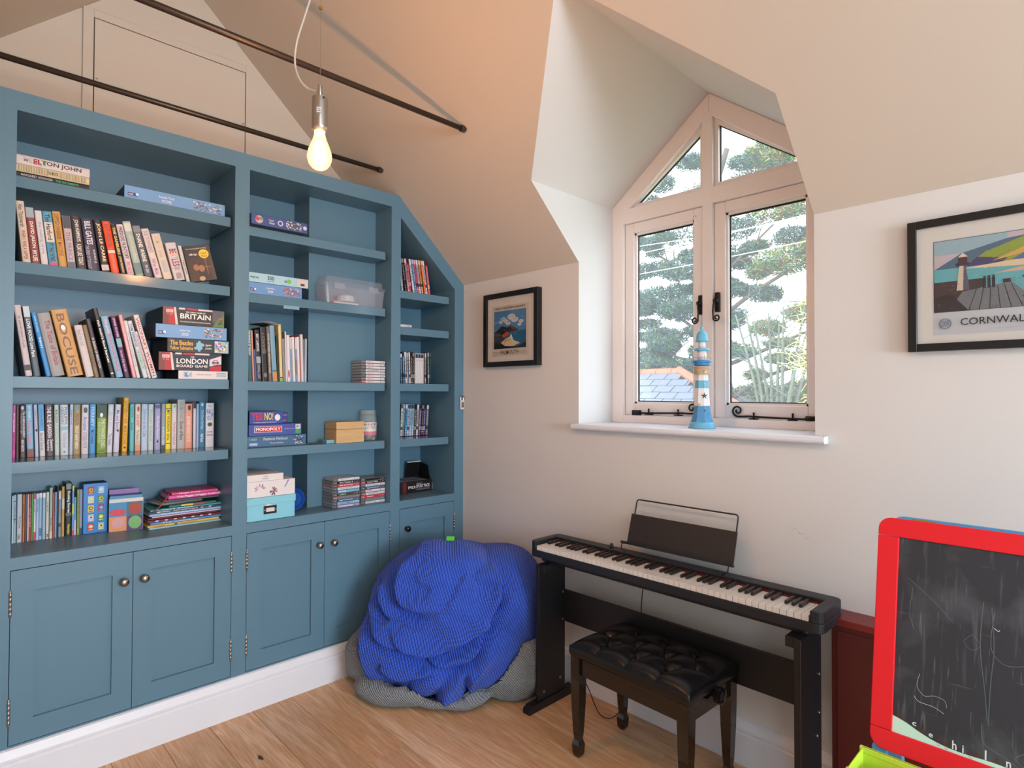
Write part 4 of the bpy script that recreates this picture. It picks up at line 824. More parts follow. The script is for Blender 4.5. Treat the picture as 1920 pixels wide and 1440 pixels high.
# left bay, top shelf
def d(p, W, H): p.text('ME', .02, .045, H*.3, H*.75, (175, 160, 165)); p.text('ELTON JOHN', W*.22, W*.88, H*.22, H*.8, (22, 22, 26)); p.text('EL', W*.22, W*.335, H*.22, H*.8, (176, 38, 46)); p.text('T', W*.345, W*.40, H*.22, H*.8, (44, 130, 80))
def lyingbook(x, y0, y1, z0, z1, dep, col, label, draw, group, rot=0):
    r = empty('book', (x, y0, z0+.0003), (0, 0, rot), label, 'book', group); W_, H_ = y1-y0, z1-z0-.0006; c = min(.002, H_*.2)
    q = MB(); q.prism([(-dep, 0), (-.003, 0), (0, H_*.2), (0, H_*.8), (-.003, H_), (-dep, H_), (-dep, H_-c), (-.005, H_-c), (-.005, c), (-dep, c)], 'y', 0, W_)
    q.build('cover', mat('cover_%d_%d_%d' % tuple(col), col, .42, bump=.08, bscale=90), r)
    MB().box(-dep+.003, -.0055, .003, W_-.003, c+.0002, H_-c-.0002).build('pages', PAGES, r)
    if draw:
        p = Print((0, 0, 0), (0, 1, 0), (0, 0, 1), .0003); draw(p, W_, H_); p.build('spine_print', r)
    return r
G = 'books lying on the top shelf'
lyingbook(-.045, -2.094, -1.873, 2.245, 2.2660, .15, (24, 26, 32), 'black hardback lying lowest under two others on the top shelf', lambda p, W, H: (p.text('MARGARET ATWOOD', W*.06, W*.48, H*.35, H*.75, (190, 190, 195)), p.text('THE TESTAMENTS', W*.52, W*.84, H*.35, H*.75, (60, 180, 110))), G)
def dg(p, W, H):
    for i in range(44):
        if 18 < i < 26: continue
        p.rect(W*(.02+i*.0215), W*(.02+i*.0215)+.0018, H*.1, H*.85, (120, 105, 70), up=0)
    p.text('THE MIRROR', W*.41, W*.56, H*.25, H*.75, (60, 55, 40))
lyingbook(-.045, -2.094, -1.873, 2.2668, 2.2952, .15, (206, 194, 160), 'cream hardback with fine gold stripes, middle of three on top shelf', dg, G)
lyingbook(-.045, -2.094, -1.872, 2.2958, 2.3300, .15, (205, 198, 198), 'white hardback with coloured capitals, uppermost of three on top shelf', d, G)
def jig(p, W, H, title, brand=True, seed=1):
    patch(p, W*.66, W*.97, H*.12, H*.88, [(196, 170, 140), (110, 90, 80), (180, 120, 90), (220, 210, 200), (90, 110, 130)], 60, seed, .009)
    p.text(title, W*.32, W*.47, H*.52, H*.7, (210, 225, 240)); p.rect(W*.35, W*.44, H*.22, H*.40, (200, 215, 232)); p.text('GIBSONS', W*.36, W*.43, H*.26, H*.36, (70, 100, 150))
    p.rect(W*.03, W*.12, H*.25, H*.48, (60, 66, 110)); p.text('636', W*.035, W*.08, H*.3, H*.43, (230, 230, 235)); p.disc(W*.115, H*.4, H*.1, (230, 230, 235), 8)
flatbox('jigsaw_box', -.045, -1.755, -1.366, 2.245, 2.3, .22, (112, 158, 206), 'light blue jigsaw box alone on the top shelf of the left bay', 'jigsaw', 'jigsaw boxes', lambda p, W, H: jig(p, W, H, 'Seaside Train'), sidecol=(60, 50, 50))
# stack on the third shelf
G2 = 'game boxes stacked on the third shelf'
def dw(p, W, H):
    p.rect(W*.1, W*.26, H*.25, H*.85, (150, 175, 200)); patch(p, W*.1, W*.26, H*.25, H*.85, [(200, 215, 230), (90, 120, 150)], 14, 3, .008); p.text('Seaside scenery', W*.36, W*.66, H*.45, H*.65, (120, 120, 125), bold=False); p.rect(W*.76, W*.96, H*.3, H*.6, (150, 185, 210)); p.text('FISHERMAN', W*.76, W*.96, H*.68, H*.8, (100, 110, 130))
flatbox('jigsaw_box', -.04, -1.55, -1.348, 1.507, 1.5445, .2, (212, 206, 206), 'white jigsaw box at the bottom of the game stack', 'jigsaw', G2, dw, sidecol=(60, 48, 42))
def ub(p, W, H, title, sub, pre, dark):
    p.rect(0, W*.2, 0, H, (176, 36, 40)); p.rect(0, W*.09, 0, H, (116, 60, 56)); p.poly([(W*.2, 0), (W*.24, 0), (W*.2, H), (W*.17, H)], (206, 200, 200)); p.rect(W*.3, W*.5, H*.88, H, (60, 50, 56)); p.rect(W*.38, W*.55, H*.9, H, (190, 40, 46)); p.rect(W*.25, W*.35, H*.9, H, (210, 205, 205)); p.rect(W*.56, W*.8, H*.9, H, (205, 200, 200))
    p.rect(W*.05, W*.16, H*.68, H*.86, (222, 200, 196)); p.text('IDEAL', W*.06, W*.15, H*.71, H*.83, (190, 60, 60)); p.text('7+  2-6', W*.06, W*.15, H*.55, H*.64, (220, 190, 186))
    p.rect(W*.24, W*.8, H*.08, H*.86, dark); p.text(pre, W*(.36 if len(pre) > 5 else .49), W*(.68 if len(pre) > 5 else .55), H*.72, H*.81, (225, 225, 225)); p.text(title, W*.27, W*.77, H*.38, H*.68, (236, 234, 230)); p.text(sub, W*.27, W*.77, H*(.17), H*(.32 if len(sub) < 12 else .24), (226, 224, 220))
def dl(p, W, H):
    ub(p, W, H, 'LONDON', 'BOARD GAME', 'THE', (34, 40, 60)); p.rect(W*.8, W, 0, H, (44, 46, 60)); p.poly([(W*.8, H*.25), (W, H*.4), (W, H*.9), (W*.8, H*.65)], (206, 204, 206)); p.poly([(W*.8, 0), (W, 0), (W, H*.33), (W*.8, H*.2)], (176, 34, 44))
    p.ring(W*.9, H*.48, H*.17, H*.05, (196, 50, 54)); p.rect(W*.84, W*.96, H*.44, H*.52, (44, 60, 120))
def db(p, W, H):
    ub(p, W, H, 'BRITAIN', "THE CLASSIC RACE GAME ALONG BRITAIN'S RAILWAYS", 'THE GREAT GAME OF', (44, 44, 42)); p.poly([(W*.8, H*.2), (W, H*.75), (W, H), (W*.8, H)], (90, 86, 96)); p.poly([(W*.8, 0), (W, 0), (W, H*.8), (W*.86, H*.4)], (90, 120, 70)); patch(p, W*.88, W*.99, H*.1, H*.6, [(60, 50, 60), (150, 140, 80), (180, 60, 60)], 14, 5, .008)
flatbox('board_game', -.04, -1.625, -1.377, 1.5447, 1.6215, .23, (60, 44, 44), 'red and navy London board game box in the game stack', 'board game', G2, dl, sidecol=(46, 34, 34))
def dt(p, W, H):
    p.text('The Beatles', W*.04, W*.4, H*.52, H*.86, (226, 178, 70)); p.text('Yellow Submarine', W*.04, W*.4, H*.18, H*.46, (226, 178, 70)); p.rect(W*.45, W*.55, H*.25, H*.75, (130, 185, 210))
    for a, c in ((.44, .35), (.56, .6), (.5, .8), (.5, .2)): p.disc(W*a, H*c, H*.1, (130, 185, 210), 10)
    p.text('jigsaw', W*.6, W*.7, H*.5, H*.68, (225, 225, 225)); p.text('puzzle', W*.6, W*.7, H*.26, H*.44, (225, 225, 225)); p.rect(W*.75, W*.985, H*.06, H*.94, (150, 190, 210)); patch(p, W*.75, W*.985, H*.06, H*.94, [(225, 190, 60), (210, 60, 60), (90, 160, 70), (70, 120, 190), (230, 220, 220), (170, 90, 160)], 60, 8, .01)
flatbox('jigsaw_box', -.035, -1.595, -1.345, 1.6217, 1.682, .24, (46, 44, 46), 'dark jigsaw box with yellow lettering in the middle of the game stack', 'jigsaw', G2, dt, sidecol=(56, 40, 34))
flatbox('jigsaw_box', -.035, -1.639, -1.356, 1.6822, 1.74, .22, (112, 158, 206), 'light blue jigsaw box, second from top of the game stack', 'jigsaw', G2, lambda p, W, H: jig(p, W, H, 'Harbour Town', seed=9), sidecol=(60, 60, 80))
flatbox('board_game', -.04, -1.612, -1.367, 1.7402, 1.8155, .27, (52, 40, 40), 'red and black Britain board game box on top of the stack', 'board game', G2, db, sidecol=(38, 34, 32))
# counter of the left bay: slipcase, character-free box set, magazines
sc_ = empty('slipcase', (-.258, -1.8475, .8514), label='bright blue slipcase with ten small coloured squares', cat='book box')
q = MB(); q.box(-.08, 0, 0, .0865, 0, .21, .001, 1); q.build('slipcase_shell', mat('slipcase_blue', (44, 130, 204), .35), sc_)
MB().box(-.078, -.003, .002, .0845, .2102, .2106).build('slipcase_top', mat('slipcase_top', (26, 36, 34), .6), sc_)
p = Print((0, 0, 0), (0, 1, 0), (0, 0, 1), .0004)
tiles = [((190, 50, 46), (230, 180, 60)), ((150, 195, 215), (220, 225, 225)), ((190, 215, 230), (232, 214, 120)), ((90, 160, 70), (224, 196, 70)), ((228, 206, 70), (160, 90, 40)), ((186, 48, 56), (90, 150, 190)), ((180, 200, 225), (225, 200, 200)), ((60, 140, 70), (226, 214, 60)), ((196, 44, 44), (228, 200, 110)), ((160, 195, 210), (226, 220, 140))]
for k, (c1, c2) in enumerate(tiles):
    u = .016+(k % 2)*.036; v = .166-(k//2)*.0385
    p.rect(u, u+.021, v, v+.03, c1); p.disc(u+.0105, v+.017, .008, c2, 12); p.rect(u+.003, u+.018, v+.002, v+.006, c2, up=0); p.disc(u+.0115, v+.017, .0035, (50, 46, 50) if k % 3 == 0 else (226, 226, 222), 8)
p.build('slipcase_print', sc_)
cb = empty('story_box', (-.222, -1.7625, .8514), (0, 0, math.radians(-9)), label='box set with four colour blocks and a white band', cat='book box')
MB().box(-.07, 0, 0, .124, 0, .14, .001, 1).build('box_shell', mat('box_white', (214, 212, 210), .4), cb)
p = Print((0, 0, 0), (0, 1, 0), (0, 0, 1), .0004)
p.rect(.001, .063, .063, .124, (60, 140, 190)); p.rect(.063, .123, .063, .124, (60, 110, 120)); p.rect(.001, .063, .001, .063, (224, 150, 96)); p.rect(.063, .123, .001, .063, (90, 60, 120))
p.disc(.032, .082, .029, (206, 70, 90), 20, ry=.016); p.disc(.094, .094, .024, (170, 64, 48), 20, ry=.026); p.disc(.032, .036, .022, (214, 160, 160), 20); p.disc(.094, .034, .024, (120, 180, 110), 20, ry=.028)
p.build('box_print', cb)
MB().box(-.06, -.004, .003, .12, .1402, .152).build('inner_book', mat('inner_book_teal', (90, 150, 185), .5), cb)
MB().box(-.066, -.062, .001, .11, .1402, .172).build('purple_booklet', mat('booklet_purple', (166, 120, 184), .45), cb)
G3 = 'magazines stacked on the counter'
mg = [(-1.628, -1.334, .0085, (150, 190, 205), 'pale aqua magazine at the bottom of the pile', '', 0), (-1.634, -1.344, .0105, (222, 182, 80), 'yellow children\'s annual second from bottom of the pile', 'Octonauts', 0),
      (-1.624, -1.334, .0105, (70, 140, 196), 'blue annual above the yellow one in the pile', 'The octonauts', 0), (-1.634, -1.336, .0095, (120, 34, 44), 'dark red magazine near the bottom of the pile', '', 0), (-1.63, -1.34, .008, (90, 40, 60), 'plum magazine in the lower half of the pile', '', 0),
      (-1.618, -1.328, .0065, (214, 180, 200), 'pale pink magazine halfway up the pile', '', 0), (-1.628, -1.332, .0105, (130, 180, 214), 'pale blue book halfway up the pile', 'Winnie storybook', 0), (-1.626, -1.335, .0085, (70, 66, 90), 'dark magazine just above the pale blue book in the pile', 'NEW ADVENTURE', 0),
      (-1.624, -1.333, .0095, (60, 140, 150), 'teal magazine just below the smaller books in the pile', 'teal tales', 0), (-1.552, -1.358, .0095, (44, 110, 110), 'dark green book with yellow and red blocks in the pile', '', 0), (-1.584, -1.406, .012, (120, 126, 120), 'grey green book turned askew in the pile', '', 8),
      (-1.566, -1.341, .0105, (80, 70, 84), 'slim purple grey book under the pink ones in the pile', '', 0), (-1.552, -1.336, .0165, (214, 90, 160), 'thick pink book second from the top of the pile', 'The Piggly Wiggly Collection', 0), (-1.539, -1.349, .0125, (208, 70, 130), 'pink book on the very top of the pile', 'Magic Fairy', -2)]
zc = .851
for i, (a, c, t, col, lab, tx, rt) in enumerate(mg):
    def dm(p, W, H, i=i, tx=tx, col=col):
        if i == 1: p.rect(W*.36, W*.4, H*.1, H*.9, (50, 90, 170)); p.text('Octonauts', W*.08, W*.22, H*.2, H*.8, (200, 80, 50)); p.text('Storyland Collection', W*.43, W*.68, H*.2, H*.8, (176, 120, 40)); return
        if i == 9: p.rect(W*.25, W*.5, H*.1, H*.9, (214, 196, 90)); p.rect(W*.5, W*.75, H*.1, H*.9, (176, 60, 44)); return
        if tx: p.text(tx, W*.15, W*(.3+.028*len(tx)), H*.22, H*.78, (228, 226, 230) if sum(col) < 560 else (90, 120, 160))
        if i in (3, 7): 
            for k in range(7): p.rect(W*(.1+k*.12), W*(.14+k*.12), H*.2, H*.8, (210, 205, 205), up=0)
    lyingbook(-.15-(.006 if i in (4, 7) else 0)-(.01 if i > 9 else 0), a, c, zc, zc+t+.0004, .19 if i < 9 else .15, col, lab, dm, G3, math.radians(rt)); zc += t+.0006
rb = MB().tube(spline([(-.17, -1.60, .935), (-.15, -1.61, .932), (-.145, -1.588, .951), (-.147, -1.562, .985), (-.16, -1.552, .998)], 5), .0022, 6).build('ribbon', mat('red_ribbon', (186, 44, 56), .6)); tag(rb, 'thin red ribbon hanging over the pile of magazines', 'ribbon')

# ---------------------------------------------------------------- middle bay
def dnav(p, W, H):
    p.disc(W*.13, H*.5, H*.36, (180, 170, 180), 14); p.disc(W*.1, H*.55, H*.2, (190, 70, 80), 10); p.disc(W*.16, H*.6, H*.15, (90, 150, 120), 10); p.text('I Love', W*.3, W*.38, H*.52, H*.72, (215, 220, 235)); p.text('Winter', W*.3, W*.4, H*.25, H*.46, (215, 220, 235)); p.ring(W*.5, H*.5, H*.27, H*.1, (200, 206, 225), 8); patch(p, W*.59, W*.9, H*.1, H*.9, [(205, 205, 205), (120, 130, 120), (170, 150, 120), (90, 110, 130), (225, 220, 215)], 70, 2, .008); p.disc(W*.95, H*.5, H*.2, (190, 200, 225), 10)
flatbox('jigsaw_box', .02, -1.272, -1.005, 2.2242, 2.275, .25, (66, 84, 136), 'navy jigsaw box jutting over the top shelf of the middle bay', 'jigsaw', 'jigsaw boxes', dnav, sidecol=(50, 46, 60))
flatbox('jigsaw_box', -.035, -1.2625, -1.005, 1.9122, 1.9665, .2, (104, 146, 196), 'mid blue jigsaw box under the pale one in the middle bay', 'jigsaw', 'jigsaw boxes', lambda p, W, H: (jig(p, W, H, 'Padstow Harbour', seed=4), patch(p, W*.62, W*.97, H*.1, H*.9, [(150, 90, 130), (190, 150, 190), (110, 110, 140)], 40, 5, .008)), sidecol=(60, 60, 80))
def dcy(p, W, H): p.text('wasgij way', W*.02, W*.16, H*.35, H*.65, (50, 70, 90)); p.text('500', W*.3, W*.41, H*.38, H*.8, (40, 60, 80)); p.text('pieces', W*.3, W*.41, H*.18, H*.3, (60, 80, 100)); p.disc(W*.66, H*.5, H*.26, (120, 180, 90), 9); p.disc(W*.6, H*.45, H*.14, (70, 140, 180), 9); p.rect(W*.8, W*.98, H*.15, H*.85, (206, 190, 186)); p.rect(W*.86, W*.93, H*.2, H*.45, (60, 60, 60))
flatbox('jigsaw_box', -.033, -1.2625, -.973, 1.9667, 2.012, .22, (160, 200, 214), 'pale aqua jigsaw box on top of the blue one in middle bay', 'jigsaw', 'jigsaw boxes', dcy, sidecol=(70, 80, 90))
# clear storage tub with its bits
tb = empty('storage_tub', (-.0965, -.7055, 1.9124), label='clear plastic storage tub with clip lid on the middle bay shelf', cat='storage box')
q = MB(); w0, w1, d0, d1, hh, t = .169, .177, .057, .062, .092, .0018
def ring8(w_, d_, z, r=.015):
    pts = []
    for cx, cy, a0 in ((d_-r, w_-r, 0), (-d_+r, w_-r, 90), (-d_+r, -w_+r, 180), (d_-r, -w_+r, 270)):
        for k in range(4): a = math.radians(a0+k*30); pts.append((cx+r*math.cos(a), cy+r*math.sin(a), z))
    return pts
def loft(q, rings, cap0=True, cap1=True):
    R = [[q.bm.verts.new(p) for p in r_] for r_ in rings]; n = len(R[0]); fs = []
    for A, B in zip(R, R[1:]):
        for i in range(n): fs.append(q.bm.faces.new((A[i], A[(i+1) % n], B[(i+1) % n], B[i])))
    if cap0: fs.append(q.bm.faces.new(R[0][::-1]))
    if cap1: fs.append(q.bm.faces.new(R[-1]))
    q._tag(fs); bmesh.ops.recalc_face_normals(q.bm, faces=fs); return q
loft(q, [ring8(w0, d0, 0), ring8(w1, d1, hh), ring8(w1-t, d1-t, hh), ring8(w0-t, d0-t, t)], True, True).build('tub', TUB, tb)
q = MB(); loft(q, [ring8(w1+.004, d1+.004, hh), ring8(w1+.005, d1+.005, hh+.012), ring8(w1-.008, d1-.006, hh+.016), ring8(w1-.012, d1-.01, hh+.046), ring8(w1-.02, d1-.018, hh+.05)], False, True).build('lid', TUB, tb)
for yy_ in (-.10, .10):
    q = MB(); q.box(d1+.004, d1+.0075, yy_-.03, yy_+.03, hh-.018, hh+.014, .002)
    q.build('clip', TUB, tb)
MB().box(-.03, .05, -.12, .02, .003, .012, .001).build('paper_bits', mat('paper_bits', (205, 205, 208), .7), tb)
MB().lathe([(.02, .012), (.05, .02), (.045, .05), (.02, .06)], (0, -.03, 0), 12).build('paper_roll', mat('paper_bits2', (196, 198, 204), .7), tb)
MB().box(.02, .045, -.13, -.10, .012, .018, .001).build('red_card', mat('red_card', (196, 60, 60), .5), tb)
# thrown-over dust jacket above the middle bay books
dj = MB(); P_ = [(-.21, 1.764), (-.15, 1.778), (-.09, 1.776)]
nU = 7
vsg = []
for i in range(nU):
    u = i/(nU-1); yv = -1.225+.118*u
    for xx, hh_ in ((-.25, 0), (-.15, .008), (-.055, .0)):
        vsg.append((xx, yv, 1.777+.012*math.sin(u*2.6)+hh_*.4+(0 if u < .8 else -.03*(u-.8)*5*.3)))
me = bpy.data.meshes.new('dust_jacket'); me.from_pydata(vsg, [], [(i*3+j, i*3+j+1, (i+1)*3+j+1, (i+1)*3+j) for i in range(nU-1) for j in range(2)]); dj.bm.free()
o = link('dust_jacket', me, None, [mat('jacket_grey', (168, 166, 162), .5)], True); md = o.modifiers.new('thick', 'SOLIDIFY'); md.thickness = .0012
tag(o, 'loose grey dust jacket lying over the books in the middle bay', 'book jacket')
# game cases
def game_case(x, y0, y1, z0, t, col, label, txt, txc, group, logo=(30, 30, 34), dep=.117, shell=None):
    r = empty('game_case', (x, y0, z0+.0002), label=label, cat='game case', group=group); W_ = y1-y0
    q = MB(); q.box(-dep, -.0006, 0, W_, 0, t-.0006, .0015, 1); q.build('case', shell or CASE, r)
    MB().box(-dep+.004, -.001, .003, W_-.003, .0016, t-.0022).build('sleeve', mat('sleeve_%d_%d_%d' % tuple(col), col, .3), r)
    p = Print((0, 0, 0), (0, 1, 0), (0, 0, 1), -.0004); p.rect(.003, W_-.003, .0018, t-.0024, col, .25); p.rect(.003, W_*.17, .0018, t-.0024, logo, .25); p.text('PS3', W_*.04, W_*.14, t*.28, t*.68, (190, 190, 195))
    if txt: p.text(txt, W_*.24, W_*(.24+min(.5, .035*len(txt))), t*.25, t*.7, txc)
    p.rect(W_*.78, W_*.82, t*.3, t*.62, (120, 120, 125)); p.rect(W_*.86, W_*.93, t*.35, t*.55, (150, 150, 155), up=0); p.build('sleeve_print', r)
    return r
for i in range(8):
    game_case(-.05+(.003 if i in (2, 5) else 0), -.664, -.517-(.002 if i in (1, 6) else 0), 1.5022+i*.01535, .0153, (212, 210, 214), 'white spined game case, %s from the bottom of the lone stack' % ORD[i], 'FIFA %d' % (12+i) if i != 4 else 'PRO EVOLUTION', (190, 60, 70) if i != 4 else (60, 60, 70), 'white game cases in a stack', (200, 50, 60) if i == 0 else (30, 30, 34))
s1 = [((170, 150, 200), 'LITTLEBIGPLANET', (235, 235, 240)), ((150, 196, 220), 'SPORTS CHAMPIONS', (40, 60, 90)), ((50, 90, 150), 'Rugby World Cup 2011', (230, 230, 235)), ((120, 120, 116), '', None), ((60, 70, 66), 'CABELAS', (190, 200, 150)), ((110, 170, 220), 'SKYLINE', (230, 235, 240)), ((212, 212, 214), 'Winter Sports 2010', (70, 70, 76)), ((206, 60, 90), 'FIFA World Cup', (235, 225, 230)), ((36, 36, 44), 'Gran Turismo 5', (225, 225, 230)), ((212, 214, 218), 'FIGHT NIGHT', (150, 150, 160))]
zc = .8512
for i, (c_, tx, tc_) in enumerate(s1):
    game_case(-.045+(.004 if i in (3,) else 0), -.827+(.004 if i == 9 else 0), -.6725, zc, .0153, c_, '%s game case from the bottom of the left counter stack' % ORD[i], tx, tc_, 'game cases, left stack on the counter', (190, 40, 60) if i == 3 else (30, 30, 36)); zc += .01535
s2 = [((200, 216, 230), 'SPORT TOURS', (80, 100, 120)), ((120, 122, 126), '', None), ((206, 40, 70), 'Singstar', (235, 225, 230)), ((212, 206, 210), 'Tiger Woods PGA Tour 10', (70, 60, 66)), ((210, 206, 208), 'EYEPET', (160, 70, 80)), ((50, 80, 130), 'Rugby World Cup 2011', (225, 225, 230)), ((206, 210, 214), 'Pro Evolution', (90, 80, 90)), ((34, 32, 36), 'Singstar ABBA', (225, 225, 225)), ((34, 30, 34), '', None)]
zc = .8512
for i, (c_, tx, tc_) in enumerate(s2):
    game_case(-.048, -.662+(.004 if i in (3,) else 0), -.515-(.003 if i in (1,) else 0), zc, .0153, c_, '%s game case from the bottom of the right counter stack' % ORD[i], tx, tc_, 'game cases, right stack on the counter', (190, 30, 60) if i in (2, 3, 7) else (30, 30, 36)); zc += .01535
# boxed games on the lower middle shelf
def dy(p, W, H):
    p.text('YES!', W*.06, W*.4, H*.3, H*.9, (206, 46, 50)); p.text('NO!', W*.44, W*.7, H*.3, H*.9, (232, 206, 50)); p.disc(W*.83, H*.5, H*.22, (225, 225, 225), 14, ry=H*.26); p.text('THE GAME YOU CANNOT SAY YES OR NO TO', W*.12, W*.8, H*.1, H*.18, (210, 215, 230))
flatbox('board_game', -.07, -1.2425, -.9865, 1.2425, 1.298, .2, (60, 84, 160), 'blue board game box with a red name panel, lower middle shelf', 'board game', 'board games on the lower middle shelf', lambda p, W, H: (p.rect(W*.1, W*.62, H*.28, H*.82, (206, 210, 225)), p.rect(W*.11, W*.61, H*.32, H*.78, (196, 36, 44)), p.text('MONOPOLY', W*.13, W*.59, H*.42, H*.7, (240, 240, 240)), p.text('EUROPEAN EDITION', W*.66, W*.86, H*.5, H*.6, (200, 150, 190)), p.rect(W*.88, W*.98, H*.1, H*.92, (206, 210, 205)), p.rect(W*.88, W*.98, H*.1, H*.5, (60, 160, 90)), p.text('8+', W*.9, W*.96, H*.6, H*.84, (40, 60, 60))), sidecol=(50, 60, 110))
flatbox('jigsaw_box', -.08, -1.2435, -.958, 1.1882, 1.242, .22, (70, 106, 140), 'slate blue jigsaw box at the bottom of the game pile', 'jigsaw', 'board games on the lower middle shelf', lambda p, W, H: (p.text('1000', W*.03, W*.15, H*.6, H*.8, (150, 180, 200)), p.text('Padstow Harbour', W*.26, W*.68, H*.58, H*.84, (190, 205, 215)), p.text('Terry Harrison', W*.37, W*.6, H*.2, H*.4, (180, 195, 205)), p.rect(W*.03, W*.16, H*.15, H*.38, (170, 190, 215)), patch(p, W*.77, W*.98, H*.1, H*.95, [(150, 165, 180), (60, 80, 100), (200, 205, 210), (40, 50, 66)], 50, 6, .009)), sidecol=(50, 70, 90))
flatbox('board_game', -.06, -1.2435, -1.084, 1.2985, 1.3605, .1, (52, 70, 150), 'small blue quiz game box with cap picture on top of pile', 'board game', 'board games on the lower middle shelf', dy, sidecol=(44, 56, 110))
flatbox('board_game', -.10, -1.0835, -1.042, 1.2985, 1.352, .09, (66, 60, 130), 'narrow violet game box beside the small quiz box', 'board game', 'board games on the lower middle shelf', lambda p, W, H: (p.text('MATCH', W*.15, W*.85, H*.7, H*.8, (190, 190, 220)), p.text('GAME', W*.15, W*.7, H*.2, H*.3, (190, 190, 220))))
wb = empty('wooden_box', (-.03, -.8175, 1.1884), label='small pale wooden box with a lid in the middle bay', cat='box')
PINE = mat('pale_wood', (206, 172, 122), .5, var=.18, vscale=9, stretch=(1, 1, 9), bump=.1, bscale=60)
MB().box(-.125, 0, 0, .16, 0, .07, .0015).build('box_body', PINE, wb); MB().box(-.125, .0, .0, .16, .0712, .109, .0015).build('box_lid', PINE, wb)
bx = empty('card_box', (-.05, -.862, 1.1884), label='tiny pale blue card box left of the wooden box', cat='box')
MB().box(-.05, 0, 0, .043, 0, .018, .001).build('card_box_shell', mat('tiny_box_blue', (120, 170, 196), .4), bx)
cl_ = MB().box(-.075, -.045, -.945, -.868, 1.1884, 1.1905).build('cloth', mat('grey_cloth', (70, 78, 84), .8)); tag(cl_, 'thin dark grey cloth lying beside the tiny blue box', 'cloth')
jr = empty('jar', (-.118, -.583, 1.1884), label='clear screw top jar of magnetic letters on the middle bay shelf', cat='jar')
MB().lathe([(.040, 0), (.046, .004), (.046, .125), (.040, .135), (.040, .14)], n=24).build('jar_body', JARP, jr, True)
MB().lathe([(.0425, .1402), (.0425, .162), (.038, .165)], n=24).build('jar_lid', JARP, jr, True)
p = MB()
# label wrapped round the front of the jar
def wrap(name, r_, a0, a1, z0, z1, m_, par):
    n = 12; vs = []; fs = []
    for i in range(n+1):
        a = math.radians(a0+(a1-a0)*i/n)
        vs += [(r_*math.cos(a), r_*math.sin(a), z0), (r_*math.cos(a), r_*math.sin(a), z1)]
    for i in range(n): fs.append((2*i, 2*i+2, 2*i+3, 2*i+1))
    me = bpy.data.meshes.new(name); me.from_pydata(vs, [], fs); return link(name, me, par, [m_], True)
wrap('jar_label', .0465, -75, 75, .03, .10, mat('jar_label_white', (214, 212, 210), .45), jr)
wrap('jar_label_band', .0468, -75, 75, .028, .05, mat('jar_label_pink', (200, 120, 140), .45), jr)
for k, ch in enumerate('MAGNETIC'):
    a = math.radians(-52+k*12); p = Print((.0472*math.cos(a), .0472*math.sin(a), 0), (-math.sin(a), math.cos(a), 0), (0, 0, 1), .0002); p.text(ch, -.004, .004, .082, .094, [(200, 50, 50), (50, 140, 70), (60, 90, 180), (220, 150, 40)][k % 4]); p.build('jar_letter', jr)
for k, ch in enumerate('LETTERS'):
    a = math.radians(-42+k*12); p = Print((.0472*math.cos(a), .0472*math.sin(a), 0), (-math.sin(a), math.cos(a), 0), (0, 0, 1), .0002); p.text(ch, -.004, .004, .064, .077, [(50, 140, 70), (220, 150, 40), (200, 50, 50), (60, 90, 180)][k % 4]); p.build('jar_letter', jr)
q = MB(); rr = random.Random(5); cols_ = [(60, 150, 70), (206, 50, 50), (226, 120, 40), (60, 100, 190), (226, 200, 60)]; 
for i in range(60):
    q.slot = i % 5; a = rr.uniform(0, 6.28); rd = rr.uniform(0, .036); zz_ = rr.uniform(.004, .034); q.box(rd*math.cos(a)-.005, rd*math.cos(a)+.005, rd*math.sin(a)-.006, rd*math.sin(a)+.006, zz_, zz_+.005)
o = q.build('magnetic_letters', [mat('letter_%d' % i, c_, .3) for i, c_ in enumerate(cols_)], jr); o['kind'] = 'stuff'
# boxes on the counter, middle bay
cy = empty('storage_box', (-.012, -1.2695, .8514), label='turquoise card storage box with a metal label holder', cat='storage box')
AQ = mat('aqua_card', (128, 196, 214), .5, bump=.05, bscale=120)
MB().box(-.29, -.003, .003, .228, 0, .104, .0012).build('box_body', AQ, cy); MB().box(-.293, .0, .0, .2315, .074, .108, .0012).build('box_lid', AQ, cy)
q = MB(); q.box(-.0028, .001, .078, .139, .028, .066, .002); q.build('label_holder', mat('holder_bronze', (70, 62, 56), .3, .9), cy)
p = Print((.001, .078, .028), (0, 1, 0), (0, 0, 1), .0004); p.rect(.011, .05, .010, .028, (205, 205, 206)); p.disc(.005, .019, .003, (170, 168, 165), 8); p.disc(.056, .019, .003, (170, 168, 165), 8); p.build('label_card', cy)
p = Print((-.0026, .078, .028), (0, 1, 0), (0, 0, 1), .0004); p.poly([(.008, .036), (.048, .036), (.018, .05)], (215, 215, 216)); p.build('paper_slip', cy)
fb = empty('storage_box', (-.018, -1.2665, .9602), label='white card box printed with red and blue feathers', cat='storage box')
FW = mat('feather_box_white', (218, 214, 214), .45)
MB().box(-.25, 0, 0, .2265, 0, .0735, .0012).build('box_body', FW, fb)
p = Print((0, 0, 0), (0, 1, 0), (0, 0, 1), .0004); rr = random.Random(2)
for k in range(34):
    a = rr.uniform(-.3, 3.6); r1 = rr.uniform(.006, .012); r2 = rr.uniform(.018, .028); c0 = (.06, .036); p.poly([(c0[0]+r1*math.cos(a), c0[1]+r1*math.sin(a)), (c0[0]+r2*math.cos(a+.05), c0[1]+r2*math.sin(a+.05)), (c0[0]+r2*math.cos(a-.05), c0[1]+r2*math.sin(a-.05))], rr.choice([(200, 70, 110), (214, 120, 150), (120, 140, 190)]), up=.1)
